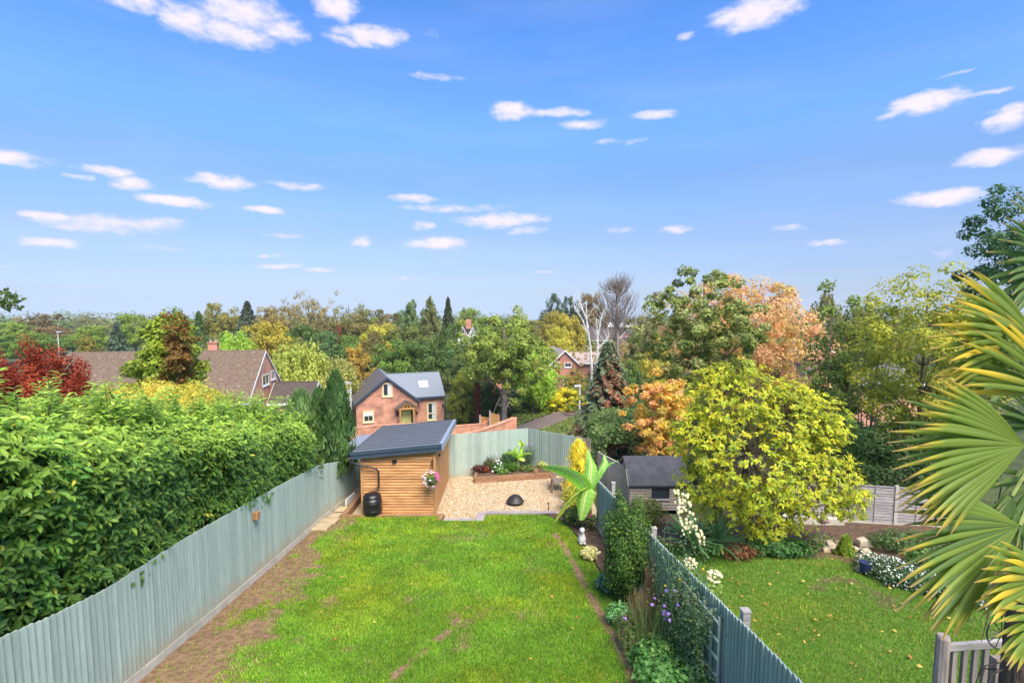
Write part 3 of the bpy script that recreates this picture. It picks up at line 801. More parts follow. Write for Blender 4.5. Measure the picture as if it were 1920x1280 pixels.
# right fence
rf = []
for (px, py) in ((1508, 1280), (1400, 1173), (1300, 1077), (1205, 985), (1160, 938), (1120, 897)):
    y = 9.0
    for _ in range(40):
        d = ray(px, py); y = .5 * y + .5 * (float(right_x(y)) / d[0])
    rf.append((float(right_x(y)), y, lawn_z(y), CZ + ray(px, py)[2] * y))
rf = [(3.12, 2.5, lawn_z(2.5), rf[0][3] + (rf[0][1] - 2.5) * .143)] + rf
fence_rt = root('board_fence', (rf[0][0], rf[0][1], rf[0][2]), 'blue-grey fence running down the right side of the lawn behind the flower bed', 'fence')
board_run(fence_rt, rf, face=1)
for px, py, yy in ((1398, 1145, None), (1226, 990, None), (1150, 905, None)):
    y = 9.0
    for _ in range(40):
        d = ray(px, py); y = .5 * y + .5 * ((float(right_x(y)) + .14) / d[0])
    x = float(right_x(y)) + .14; zt = CZ + ray(px, py)[2] * y
    MB().box((x, y, (zt + lawn_z(y)) / 2), (.10, .10, zt - lawn_z(y))).box((x, y, zt + .012), (.12, .12, .025)).part('tall_post', M['fence_pale'], fence_rt)
RIGHT_SEQ = rf
# trellis on the right fence
tr = root('trellis', (3.0, 7.9, lawn_z(8)), 'blue-grey trellis panel against the near end of the right fence, wrapped in climber', 'trellis')
for i in range(7):
    y = 7.0 + i * .28; MB().beam((2.98, y, lawn_z(y) + .25), (2.98, y, lawn_z(y) + 1.45), .03, .03).part('upright_slat', M['fence'], tr)
for k in range(5):
    MB().beam((2.95, 6.95, lawn_z(6.95) + .3 + k * .27), (2.95, 8.75, lawn_z(8.75) + .3 + k * .27), .03, .03).part('cross_slat', M['fence'], tr)

# ---------------------------------------------------------------- lap fences
def lap_fence(label, a, b, zg, zt, n, nb, concrete=False, m='fence_pale'):
    rt = root('lap_fence', (a[0], a[1], zg), label, 'fence')
    A, B = Vector(a), Vector(b); L_ = (B - A).length; d = (B - A) / L_; ang = math.atan2(d.y, d.x)
    for k in range(nb):
        p0 = A.lerp(B, k / nb); p1 = A.lerp(B, (k + 1) / nb); c = (p0 + p1) / 2; w_ = (p1 - p0).length
        h = (zt - zg - (.25 if concrete else 0)) / n; z0 = zg + (.25 if concrete else 0)
        if concrete: MB().box((c.x, c.y, zg + .1), (w_, .05, .29), ang).part('gravel_board', M['gravel_board'], rt)
        for i in range(n):
            z = z0 + (i + .5) * h
            MB().box((c.x, c.y, z + random.uniform(-.004, .004)), (w_ - .09, .018, h * 1.12), ang, rx=R(-9) + random.uniform(-.02, .02)).part('lap_slat', M[m], rt)
        MB().box((p0.x, p0.y, (zg + zt) / 2 + .03), (.1, .1, zt - zg + .1), ang).part('post', M['gravel_board'] if concrete else M['fence_old'], rt)
        for q in (.33, .66):
            s_ = p0.lerp(p1, q); MB().box((s_.x + d.y * .02, s_.y - d.x * .02, (z0 + zt) / 2), (.035, .03, zt - z0), ang).part('batten', M[m], rt)
        MB().box((c.x, c.y, zt + .02), (w_ - .1, .06, .03), ang).part('cap_rail', M[m], rt)
    return rt
lap_fence('grey weathered overlap fence with concrete posts behind the yellow-green magnolia', (9.2, 17.3), (14.6, 16.2), .15, 1.6, 12, 3, True)
lap_fence('weathered overlap fence between the rear corner and the grey playhouse', (3.75, 21.6), (4.6, 19.4), 0, 1.32, 10, 1)
lw = MB().box((9.3, 16.85, .33), (3.6, .25, .42), R(-8)).part('garden_wall', M['gravel_board']); tag(lw, 'low rendered retaining wall at the foot of the magnolia', 'wall')

# ---------------------------------------------------------------- timber shed with blue metal roof
sh = root('garden_shed', (-4.15, 18.2, 0), 'larch clad garden shed with a dark blue metal roof', 'shed')
XL, XR, YF, YB = -5.46, -2.80, 18.2, 22.2
def roofz(x, y): return 2.36 + (x + 5.75) * .095 - (y - 18) * .02
nb_ = 21; hh = 2.2 / nb_
for i in range(nb_):
    z = .0 + i * hh
    w_ = XR - XL - .09
    top = min(z + hh - .008, 9)
    MB().hexa([(XL + .045, YF - .036, z + .004), (XR - .045, YF - .036, z + .004), (XR - .045, YF, z), (XL + .045, YF, z),
               (XL + .045, YF - .010, top - .008), (XR - .045, YF - .010, top - .008), (XR - .045, YF, top), (XL + .045, YF, top)]).part('cladding_board', M['clad'], sh)
MB().hexa([(XL + .045, YF - .02, 2.2), (XR - .045, YF - .02, 2.2), (XR - .045, YF, 2.2), (XL + .045, YF, 2.2),
           (XL + .045, YF - .02, roofz(XL, YF) - .15), (XR - .045, YF - .02, roofz(XR, YF) - .15), (XR - .045, YF, roofz(XR, YF) - .15), (XL + .045, YF, roofz(XL, YF) - .15)]).part('cladding_board', M['clad'], sh)
for x in (XL, XR): MB().box((x, YF - .01, (roofz(x, YF) - .15) / 2), (.09, .09, roofz(x, YF) - .15)).part('corner_post', M['clad_v'], sh)
nv = 20; pw = (YB - YF - .05) / nv
for i in range(nv):
    y = YF + .05 + (i + .5) * pw
    MB().box((XR - .01, y, (roofz(XR, y) - .12) / 2), (.03, pw - .008, roofz(XR, y) - .12)).part('side_board', M['clad_v'], sh)
MB().box(((XL + XR) / 2 - .03, (YF + YB) / 2 + .03, 1.03), (XR - XL - .07, YB - YF - .06, 2.08)).part('wall_core', M['black'], sh)
M['rib_shade_metal'] = mat('rib_shade_dark_metal', (.085, .10, .125), .45, .1, 3, bump=0, spec=.4)  # darker tone of the roof metal, paints in the shaded side of the ribs
def roof_rib():
    mb = MB(); y0, y1, x0, x1 = 18.02, 22.35, -5.80, -2.62; n = 12; p = (y1 - y0) / n
    prof = []
    for i in range(n):
        y = y0 + i * p
        prof += [(y, 0), (y + p * .72, .004), (y + p * .75, .065), (y + p * .84, .065), (y + p * .87, 0)]
    prof.append((y1, 0))
    V = []; 
    for (y, h) in prof:
        V += [(x0, y, roofz(x0, y) + h), (x1, y, roofz(x1, y) + h), (x1, y, roofz(x1, y) + h - .03), (x0, y, roofz(x0, y) + h - .03)]
    F = []
    for i in range(len(prof) - 1):
        a, b = i * 4, i * 4 + 4
        F += [(a, a + 1, b + 1, b), (a + 3, b + 3, b + 2, a + 2)]
    mb.add(V, F); return mb
rp = roof_rib().part('roof', M['metalroof'], sh)
for i_ in range(12):  # dark strip added along each rib front, its shade put in as colour
    ys0 = 18.02 + (i_ + .735) * (22.35 - 18.02) / 12
    MB().hexa([(-5.79, ys0, roofz(-5.79, ys0) + .0), (-2.64, ys0, roofz(-2.64, ys0) + .0), (-2.64, ys0 + .016, roofz(-2.64, ys0) + .0), (-5.79, ys0 + .016, roofz(-5.79, ys0) + .0),
               (-5.79, ys0, roofz(-5.79, ys0) + .075), (-2.64, ys0, roofz(-2.64, ys0) + .075), (-2.64, ys0 + .016, roofz(-2.64, ys0) + .075), (-5.79, ys0 + .016, roofz(-5.79, ys0) + .075)]).part('rib_shade', M['rib_shade_metal'], rp)
def slope_box(x0, y0, x1, y1, up, dn):
    return MB().hexa([(x0, y0, roofz(x0, y0) - dn), (x1, y0, roofz(x1, y0) - dn), (x1, y1, roofz(x1, y1) - dn), (x0, y1, roofz(x0, y1) - dn),
                      (x0, y0, roofz(x0, y0) + up), (x1, y0, roofz(x1, y0) + up), (x1, y1, roofz(x1, y1) + up), (x0, y1, roofz(x0, y1) + up)])
slope_box(-5.80, 17.98, -2.52, 18.016, .045, .22).part('fascia', M['fascia'], sh)
slope_box(-5.80, 17.95, -2.52, 17.975, .05, .07).part('drip_trim', M['fascia'], sh)
slope_box(-2.60, 18.02, -2.48, 22.35, .05, .20).part('verge_trim', mat('verge_metal', (.27, .32, .40), .35, .08, 3, bump=0, spec=.5), sh)
slope_box(-5.80, 22.36, -2.5, 22.39, .045, .2).part('fascia', M['fascia'], sh)
MB().tube([(-5.86, 17.96, 2.27), (-5.86, 22.4, 2.19)], .055, 8).part('gutter', M['black'], sh)
dp = MB().tube([(-5.86, 18.0, 2.27), (-5.84, 17.99, 2.05), (-5.5, 18.03, 1.93), (-4.9, 18.03, 1.78), (-4.82, 18.03, 1.68), (-4.82, 18.03, 1.15), (-4.90, 17.9, .95), (-4.92, 17.78, .86)], .036, 8).part('downpipe', M['black'], sh, smooth=True)
MB().box((-4.26, 18.13, 2.03), (.16, .08, .09)).part('wall_lamp', M['black'], sh)
MB().box((-2.77, 19.2, 1.95), (.06, .06, .1)).part('wall_lamp', M['black'], sh)
MB().box((-2.88, 18.10, 1.95), (.03, .06, .34)).box((-2.88, 17.95, 2.05), (.02, .34, .02)).part('basket_bracket', M['iron'], sh)
# felt lean-to behind, at the left of the shed
lt = root('lean_to_roof', (-6.6, 24.8, 0), 'low grey felted lean-to roof behind the left corner of the timber shed', 'outbuilding')
MB().hexa([(-8.6, 24.6, .35), (-6.0, 24.6, .65), (-6.0, 28, .65), (-8.6, 28, .35), (-8.6, 24.6, .45), (-6.0, 24.6, .76), (-6.0, 28, .76), (-8.6, 28, .45)]).part('roof', M['slate'], lt)
MB().box((-7.2, 26.3, -.8), (2.2, 3.2, 2.3)).part('wall', M['fence_old'], lt)

# water butt
wb = root('water_butt', (-4.98, 17.78, .02), 'black plastic water butt fed by the downpipe at the shed front', 'water butt')
pr = [(.26, 0), (.29, .02), (.315, .10), (.325, .13), (.315, .16), (.33, .38), (.34, .40), (.34, .43), (.33, .46), (.33, .66), (.34, .68), (.33, .71), (.31, .86)]
MB().lathe((-4.98, 17.72, .0), pr, 24).part('barrel', M['black'], wb, smooth=True)
MB().lathe((-4.98, 17.72, .86), [(.318, 0), (.318, .02), (.27, .10), (.18, .145), (.06, .16), (.01, .162)], 24).part('lid', M['black'], wb, smooth=True)
for z in (.13, .42, .69): MB().lathe((-4.98, 17.72, z - .012), [(.333, 0), (.346, .008), (.346, .016), (.333, .024)], 24).part('hoop', M['black'], wb, smooth=True)

# sleepers and pavers edging the patio
def edging(lbl, pts, w_, h_, m, z=None, nm='edging_sleeper', cat='edging', n=1):
    a, b = Vector(pts[0]), Vector(pts[1])
    rt = root(nm, (a.x, a.y, a.z), lbl, cat)
    for i in range(n):
        MB().beam(a.lerp(b, i / n + (.003 if n > 1 else 0)), a.lerp(b, (i + 1) / n - (.003 if n > 1 else 0)), w_, h_).part('sleeper' if m == 'sleeper' else 'paver', M[m], rt)
    return rt
edging('brown oak sleeper edging the lawn in front of the shed', ((-5.95, 17.55, .12), (-2.55, 17.55, .14)), .14, .28, 'sleeper', n=2)
edging('oak sleeper running beside the left fence to the back of the shed', ((-5.95, 17.5, .15), (-6.02, 20.4, .12)), .16, .26, 'sleeper')
edging('short oak sleeper returning at the left of the step notch', ((-2.49, 17.62, .16), (-2.49, 17.0, .20)), .15, .26, 'sleeper')
edging('grey-lilac pavers along the front of the step notch', ((-2.36, 17.10, .235), (-1.24, 17.10, .235)), .22, .12, 'coping', nm='paver_edging', n=2)
edging('pale stone tread inside the step notch', ((-2.34, 17.38, .13), (-1.24, 17.38, .13)), .30, .10, 'slab', nm='stone_step', cat='step', n=2)
edging('grey-lilac pavers returning at the right of the step notch', ((-1.1, 17.0, .25), (-1.1, 17.86, .18)), .26, .12, 'coping', nm='paver_edging', n=1)
edging('grey-lilac paver edging between the lawn and the gravel', ((-.96, 17.93, .155), (1.62, 17.93, .155)), .2, .14, 'coping', nm='paver_edging', n=5)
# slab path
sp = root('slab_path', (-6.2, 17.3, .2), 'sandstone slabs laid at the foot of the left fence beside the shed', 'paving')
for (cx, cy, dx, dy) in ((-6.28, 16.2, .62, .62), (-6.25, 16.9, .6, .6), (-6.27, 17.6, .36, .6), (-6.25, 18.25, .34, .6)):
    MB().box((cx, cy, lawn_z(min(cy, 17.8)) + .035), (dx, dy, .05), random.uniform(-.03, .03), rx=-.14).part('paving_slab', M['slab'], sp)
mp_ = MB().box((-6.18, 19.0, .30), (.04, .8, .22), R(-6)).part('metal_sheet', M['white']); tag(mp_, 'pale metal sheet leaning on the fence foot beside the shed', 'metal sheet')

# planter of sleepers
pl = root('raised_planter', (-.6, 22.3, 0), 'long raised planter of orange-brown sleepers in front of the rear fence', 'planter')
p0 = U(890, 906, z=0); p1 = U(1003, 898, z=0); p2 = U(1042, 896, z=0)
for k in range(2):
    z = .065 + k * .138
    MB().beam((p0.x, p0.y, z), ((p0.x + p1.x) / 2 - .35, (p0.y + p1.y) / 2 - .08, z), .1, .132).part('sleeper', M['sleeper'], pl)
    MB().beam(((p0.x + p1.x) / 2 - .34, (p0.y + p1.y) / 2 - .08, z), (p1.x, p1.y, z), .1, .132).part('sleeper', M['sleeper'], pl)
    MB().beam((p1.x + .1, p1.y + .02, z), (p2.x, p2.y, z), .1, .132).part('sleeper', M['sleeper'], pl)
    MB().beam((p0.x, p0.y + .05, z), (p0.x + .05, p0.y + .95, z), .1, .132, ).part('sleeper', M['sleeper'], pl)
MB().box((p1.x + .05, p1.y, .22), (.14, .14, .46)).part('post', M['sleeper'], pl)
MB().hexa([(p0.x + .06, p0.y + .05, 0), (p2.x, p2.y + .05, 0), (p2.x + .1, 23.4, 0), (p0.x + .06, 23.0, 0), (p0.x + .06, p0.y + .05, .24), (p2.x, p2.y + .05, .24), (p2.x + .1, 23.4, .24), (p0.x + .06, 23.0, .24)]).part('soil', M['soil'], pl)

# fire pit with lid
fp = root('fire_pit', tuple(U(966, 948, z=0)), 'dark steel fire pit with domed lid on the gravel', 'fire pit')
c = U(966, 945, z=0)
MB().lathe((c.x, c.y + .05, .03), [(.16, 0), (.26, .03), (.33, .08)], 24).part('bowl', M['iron'], fp, smooth=True)
MB().lathe((c.x, c.y + .05, .11), [(.345, -.012), (.345, .01), (.32, .03), (.26, .13), (.17, .21), (.08, .245), (.01, .25)], 28).part('lid', M['iron'], fp, smooth=True)
for k in range(3): MB().box((c.x + .22 * math.cos(k * 2.1 - .5), c.y + .05 + .22 * math.sin(k * 2.1 - .5), .04), (.03, .03, .08)).part('leg', M['iron'], fp)
# small post with pale rocks
c = U(1028, 962, z=.05)
tp = MB().tube([(c.x, c.y, 0), (c.x, c.y, .42)], .018, 8).lathe((c.x, c.y, .42), [(.03, 0), (.03, .04), (.01, .06)], 8).part('garden_light', M['iron']); tag(tp, 'thin steel garden light post standing at the right edge of the gravel', 'garden light')
for dx, s_, lb in ((-.14, .13, 'pale flat rock left of the thin steel post'), (.16, .11, 'pale flat rock right of the thin steel post')):
    o = MB().sph((c.x + dx, c.y, .06), s_, 8, .45).part('rock', M['statue']); tag(o, lb, 'rock')
# wooden chair
ch = root('garden_chair', (1.85, 20.5, 0), 'brown wooden garden chair at the right edge of the gravel', 'chair')
cx, cy = 1.95, 20.75
for dx, dy, h in ((-.27, -.28, .52), (.25, -.28, .52), (-.27, .28, .85), (.25, .28, .85)):
    MB().beam((cx + dx - .05 * (dy < 0), cy + dy * 1.25, 0), (cx + dx, cy + dy, h), .07, .05).part('leg', M['sleeper'], ch)
for k in range(5): MB().box((cx, cy - .24 + k * .12, .42), (.6, .1, .03)).part('seat_slat', M['fence_old'], ch)
for k in range(4): MB().box((cx, cy + .3 + k * .02, .55 + k * .11), (.6, .025, .09), rx=-.15).part('back_slat', M['fence_old'], ch)
for dx in (-.3, .28): MB().box((cx + dx, cy - .02, .60), (.07, .66, .035)).part('armrest', M['sleeper'], ch)

# ---------------------------------------------------------------- playhouse
ph = root('playhouse', (5.3, 19.3, 0), 'small weathered timber playhouse with a dark two-pitch felt roof, half behind the magnolia', 'playhouse')
def rot2(x, y, cx, cy, a): return (cx + x * math.cos(a) - y * math.sin(a), cy + x * math.sin(a) + y * math.cos(a))
A_ = R(0); PX, PY = 4.47, 18.9; LN = 2.15
def pp(x, y, z): q = rot2(x, y, PX, PY, A_); return (q[0], q[1], z)
prof = [(-.12, .86), (.28, 1.42), (.80, 1.74), (1.32, 1.42), (1.72, .86)]
for i in range(4):
    (ya, za), (yb, zb) = prof[i], prof[i + 1]
    MB().hexa([pp(-.1, ya, za), pp(LN + .1, ya, za), pp(LN + .1, yb, zb), pp(-.1, yb, zb), pp(-.1, ya, za + .035), pp(LN + .1, ya, za + .035), pp(LN + .1, yb, zb + .035), pp(-.1, yb, zb + .035)]).part('roof_felt', M['felt'], ph)
nbd = 9
for i in range(nbd):
    z = -.1 + i * .108
    if 4 <= i <= 7:
        MB().hexa([pp(0, -.03, z), pp(.78, -.03, z), pp(.78, 0, z), pp(0, 0, z), pp(0, -.01, z + .102), pp(.78, -.01, z + .102), pp(.78, 0, z + .102), pp(0, 0, z + .102)]).part('wall_board', M['fence_old'], ph)
        MB().hexa([pp(1.5, -.03, z), pp(LN, -.03, z), pp(LN, 0, z), pp(1.5, 0, z), pp(1.5, -.01, z + .102), pp(LN, -.01, z + .102), pp(LN, 0, z + .102), pp(1.5, 0, z + .102)]).part('wall_board', M['fence_old'], ph)
    else:
        MB().hexa([pp(0, -.03, z), pp(LN, -.03, z), pp(LN, 0, z), pp(0, 0, z), pp(0, -.01, z + .102), pp(LN, -.01, z + .102), pp(LN, 0, z + .102), pp(0, 0, z + .102)]).part('wall_board', M['fence_old'], ph)
wn = MB().hexa([pp(.8, .02, .33), pp(1.48, .02, .33), pp(1.48, .04, .33), pp(.8, .04, .33), pp(.8, .02, .8), pp(1.48, .02, .8), pp(1.48, .04, .8), pp(.8, .04, .8)]).part('window', M['glass'], ph)
MB().beam(pp(.78, -.03, .31), pp(1.5, -.03, .31), .05, .04).beam(pp(.79, -.03, .31), pp(.79, -.03, .83), .03, .03).part('frame', M['fence_pale'], wn)
for i in range(15):   # gable end, vertical-ish boards following the gable
    y = .0 + (i + .5) * 1.6 / 15
    zt = float(np.interp(y, [p[0] for p in prof], [p[1] for p in prof]))
    MB().hexa([pp(-.02, y - .052, -.1), pp(0, y - .052, -.1), pp(0, y + .05, -.1), pp(-.02, y + .05, -.1), pp(-.02, y - .052, zt - .03), pp(0, y - .052, zt - .03), pp(0, y + .05, zt - .02), pp(-.02, y + .05, zt - .02)]).part('gable_board', M['fence_pale'], ph)
for (ya, za), (yb, zb) in zip(prof[:-1], prof[1:]):
    MB().beam(pp(-.1, ya, za - .02), pp(-.1, yb, zb - .02), .03, .09).part('bargeboard', M['black'], ph)
MB().box((PX + LN / 2, PY + .8, .35), (LN - .06, 1.5, .95)).part('wall_core', M['black'], ph)

# ---------------------------------------------------------------- deck railing at lower right
rl = root('railing', (4.64, 5.5, 1.9), 'weathered picket railing with round-topped post at the lower right', 'railing')
def zr(px, py, y): q = U(px, py, y=y); return q
q0 = U(1769, 1190, y=5.3)
MB().tube([(q0.x, 5.3, 1.6), (q0.x, 5.3, q0.z - .03), (q0.x, 5.3, q0.z)], [.066, .066, .055], 12).part('post', M['fence_old'], rl, smooth=False)
qa = U(1781, 1213, y=5.3); qb = U(1920, 1203, y=5.35)
MB().beam((q0.x, 5.3, qa.z), (q0.x + 1.4, 5.35, qa.z + .07), .05, .07).part('rail', M['fence_pale'], rl)
for i in range(9):
    x = q0.x + .15 + i * .115
    if 4 <= i <= 4: MB().box((x + .02, 5.3, 2.6), (.13, .09, 3.35 - 1.0)).part('post', M['fence_old'], rl)
    else: MB().box((x, 5.32, (qa.z + 1.5) / 2 - .02), (.05, .04, qa.z - 1.5)).part('picket', M['fence_old'], rl)

# ---------------------------------------------------------------- houses
def frame(P, ang):
    c, s_ = math.cos(ang), math.sin(ang)
    return lambda x, y, z: (P[0] + x * c - y * s_, P[1] + x * s_ + y * c, z)
def fbox(T, x0, x1, y0, y1, z0, z1, mb=None):
    mb = mb or MB()
    return mb.hexa([T(x0, y0, z0), T(x1, y0, z0), T(x1, y1, z0), T(x0, y1, z0), T(x0, y0, z1), T(x1, y0, z1), T(x1, y1, z1), T(x0, y1, z1)])
def window(T, x, z, w_, h_, parent, fr='cream', y=0, bars=1, curtain=False, sill=True, fw=.09, blind=False):
    """window on the plane y of frame T; face looks to -y"""
    mb = MB()
    fbox(T, x, x + fw, y - .05, y + .03, z, z + h_, mb); fbox(T, x + w_ - fw, x + w_, y - .05, y + .03, z, z + h_, mb)
    fbox(T, x + fw, x + w_ - fw, y - .05, y + .03, z + h_ - fw, z + h_, mb); fbox(T, x + fw, x + w_ - fw, y - .05, y + .03, z, z + fw, mb)
    wo_ = mb.part('window', M[fr], parent)
    fbox(T, x + fw, x + w_ - fw, y - .006, y - .003, z + fw, z + h_ - fw).part('pane', M['glass'], wo_)
    for k in range(bars):
        xx = x + w_ * (k + 1) / (bars + 1); fbox(T, xx - .025, xx + .025, y - .045, y - .01, z + fw, z + h_ - fw).part('glazing_bar', M[fr], wo_)
    if curtain: fbox(T, x + w_ * .52, x + w_ - fw - .02, y - .0095, y - .0075, z + fw + .02, z + h_ - fw - .02).part('curtain', M['curtain'], wo_)
    if blind: fbox(T, x + fw, x + w_ - fw, y - .0125, y - .0095, z + h_ * .55, z + h_ - fw - .01).part('blind', M['white'], wo_)
    if sill: fbox(T, x - .06, x + w_ + .06, y - .11, y - .051, z - .10, z).part('sill', M[fr], wo_)
    return wo_
def gable_front(T, x0, x1, depth, zb, ze, zr_, wall, roof, parent, ov=.35, t=.14, fascia='white', y0=0, ovf=.3, back=True, courses=0, asym=None, roof2=None):
    """gable facing -y; ridge runs along y. wall prism + two roof slopes"""
    xm = (x0 + x1) / 2 if asym is None else asym
    mb = MB(); n = 5
    q_ = t * 1.15; c = [(x0, zb), (x1, zb), (x1, ze - q_), (xm, zr_ - q_), (x0, ze - q_)]
    mb.add([T(x, y0, z) for x, z in c] + [T(x, y0 + depth, z) for x, z in c],
           [(0, 1, 2, 3, 4), (9, 8, 7, 6, 5), (0, 5, 6, 1), (1, 6, 7, 2), (2, 7, 8, 3), (3, 8, 9, 4), (4, 9, 5, 0)])
    mb.part('wall', M[wall], parent)
    for sx in (-1, 1):
        xe = x0 if sx < 0 else x1
        sl = (zr_ - ze) / abs(xm - xe); xo = xe + sx * ov; zo = ze - sl * ov
        mb = MB()
        if courses:
            k = courses
            for i in range(k):
                f0, f1 = i / k, (i + 1) / k
                xa, za = xo + (xm - xo) * f0, zo + (zr_ - zo) * f0; xb, zb2 = xo + (xm - xo) * f1, zo + (zr_ - zo) * f1
                V = [T(xa, y0 - ovf, za + .045), T(xb, y0 - ovf, zb2 + .012), T(xb, y0 + depth + ovf, zb2 + .012), T(xa, y0 + depth + ovf, za + .045), T(xa, y0 - ovf, za), T(xa, y0 + depth + ovf, za)]
                mb.add(V, [(0, 1, 2, 3) if sx < 0 else (3, 2, 1, 0), (4, 0, 3, 5)])
        fb_ = [T(xo, y0 - ovf, zo - t), T(xm, y0 - ovf, zr_ - t), T(xm, y0 + depth + ovf, zr_ - t), T(xo, y0 + depth + ovf, zo - t),
               T(xo, y0 - ovf, zo), T(xm, y0 - ovf, zr_), T(xm, y0 + depth + ovf, zr_), T(xo, y0 + depth + ovf, zo)]
        mb.hexa(fb_); mb.part('roof', M[(roof2 or roof) if sx > 0 else roof], parent)
        MB().hexa([T(xo, y0 - ovf - .04, zo - t - .1), T(xm, y0 - ovf - .04, zr_ - t - .1), T(xm, y0 - ovf - .003, zr_ - t - .1), T(xo, y0 - ovf - .003, zo - t - .1),
                   T(xo, y0 - ovf - .04, zo + .03), T(xm, y0 - ovf - .04, zr_ + .03), T(xm, y0 - ovf - .003, zr_ + .03), T(xo, y0 - ovf - .003, zo + .03)]).part('bargeboard', M[fascia], parent)
def gable_side(T, x0, x1, depth, zb, ze, zr_, wall, roof, parent, y0=0, ov=.35, ovs=.25, t=.12, fascia='white', courses=0, roof_name='roof', step=.06):
    """ridge parallel to the front (along x)"""
    ym = y0 + depth / 2
    q_ = t * 1.3; c = [(y0, zb), (y0 + depth, zb), (y0 + depth, ze - q_), (ym, zr_ - q_), (y0, ze - q_)]
    MB().add([T(x0, y, z) for y, z in c] + [T(x1, y, z) for y, z in c],
             [(4, 3, 2, 1, 0), (5, 6, 7, 8, 9), (0, 1, 6, 5), (1, 2, 7, 6), (2, 3, 8, 7), (3, 4, 9, 8), (4, 0, 5, 9)]).part('wall', M[wall], parent)
    sl = (zr_ - ze) / (depth / 2)
    for sy in (-1, 1):
        ye = y0 if sy < 0 else y0 + depth; yo = ye + sy * ov; zo = ze - sl * ov
        mb = MB().hexa([T(x0 - ovs, yo, zo - t), T(x1 + ovs, yo, zo - t), T(x1 + ovs, ym, zr_ - t), T(x0 - ovs, ym, zr_ - t), T(x0 - ovs, yo, zo), T(x1 + ovs, yo, zo), T(x1 + ovs, ym, zr_), T(x0 - ovs, ym, zr_)])
        if courses:
            for i in range(courses):
                f0, f1 = i / courses, (i + 1) / courses
                ya, za = yo + (ym - yo) * f0, zo + (zr_ - zo) * f0; yb, zb2 = yo + (ym - yo) * f1, zo + (zr_ - zo) * f1
                mb.add([T(x0 - ovs, ya, za + step), T(x1 + ovs, ya, za + step), T(x1 + ovs, yb, zb2 + .012), T(x0 - ovs, yb, zb2 + .012), T(x0 - ovs, ya, za), T(x1 + ovs, ya, za)], [(0, 1, 2, 3), (4, 5, 1, 0)])
        mb.part(roof_name, M[roof], parent)
        if sy < 0: MB().hexa([T(x0 - ovs, yo - .12, zo - t - .06), T(x1 + ovs, yo - .12, zo - t - .06), T(x1 + ovs, yo - .003, zo - t - .06), T(x0 - ovs, yo - .003, zo - t - .06), T(x0 - ovs, yo - .12, zo + .01), T(x1 + ovs, yo - .12, zo + .01), T(x1 + ovs, yo - .003, zo + .01), T(x0 - ovs, yo - .003, zo + .01)]).part('gutter', M[fascia], parent)
    for xx in (x0 - ovs, x1 + ovs):
        for sy in (-1, 1):
            yo = (y0 - ov) if sy < 0 else (y0 + depth + ov); zo = ze - sl * ov; d_ = .04 if xx > x0 else -.04
            a, b = sorted((xx + .003 * (1 if d_ > 0 else -1), xx + d_))
            MB().hexa([T(a, yo, zo - t - .1), T(b, yo, zo - t - .1), T(b, ym, zr_ - t - .1), T(a, ym, zr_ - t - .1), T(a, yo, zo + .02), T(b, yo, zo + .02), T(b, ym, zr_ + .02), T(a, ym, zr_ + .02)]).part('bargeboard', M[fascia], parent)
    MB().beam(T(x0 - ovs, ym, zr_ + .02), T(x1 + ovs, ym, zr_ + .02), .2, .1).part('ridge', M[roof], parent)

# new brick house in the middle distance (60 m)
D = 60; P = U(726, 705, y=D); ang = R(20)
T = frame((P.x, P.y), ang)
bh = root('brick_house', T(0, 0, -6.6), 'new orange-red brick house with slate roofs, oak porch and cream windows', 'house')
ZR = P.z; hw = 3.5; ZE = ZR - 3.15; ZB = -6.8
gable_front(T, -hw - .1, hw, 9.5, ZB, ZE + .25, ZR - .1, 'brick_house', 'slate_brown', bh, ov=.3, fascia='fascia', ovf=.3, roof2='slate', courses=20)
# right wing
T2 = T
gable_side(T2, .4, hw + 3.35, 6.4, ZB, ZE + .62, ZR - .25, 'brick_house', 'slate', bh, y0=.5, fascia='fascia', ovs=.12, courses=16)
sl_ = (ZR - .25 - (ZE + .62)) / 3.2
rl_ = (ZR - .25 - (ZE + .62)) / 3.2
ax0, ax1, ya, yb = hw + .55, hw + 1.65, 1.5, 2.4
rwn = MB().hexa([T(ax0, ya, ZE + .62 + rl_ * (ya - .5) + .02), T(ax1, ya, ZE + .62 + rl_ * (ya - .5) + .02), T(ax1, yb, ZE + .62 + rl_ * (yb - .5) + .02), T(ax0, yb, ZE + .62 + rl_ * (yb - .5) + .02),
                 T(ax0, ya, ZE + .62 + rl_ * (ya - .5) + .1), T(ax1, ya, ZE + .62 + rl_ * (ya - .5) + .1), T(ax1, yb, ZE + .62 + rl_ * (yb - .5) + .1), T(ax0, yb, ZE + .62 + rl_ * (yb - .5) + .1)]).part('rooflight', M['white'], bh)
MB().hexa([T(ax0 + .08, ya + .08, ZE + .62 + rl_ * (ya - .42) + .103), T(ax1 - .08, ya + .08, ZE + .62 + rl_ * (ya - .42) + .103), T(ax1 - .08, yb - .08, ZE + .62 + rl_ * (yb - .58) + .103), T(ax0 + .08, yb - .08, ZE + .62 + rl_ * (yb - .58) + .103),
           T(ax0 + .08, ya + .08, ZE + .62 + rl_ * (ya - .42) + .108), T(ax1 - .08, ya + .08, ZE + .62 + rl_ * (ya - .42) + .108), T(ax1 - .08, yb - .08, ZE + .62 + rl_ * (yb - .58) + .108), T(ax0 + .08, yb - .08, ZE + .62 + rl_ * (yb - .58) + .108)]).part('pane', M['glass_sky'], rwn)
def zpx(py, y): return U(960, py, y=y).z
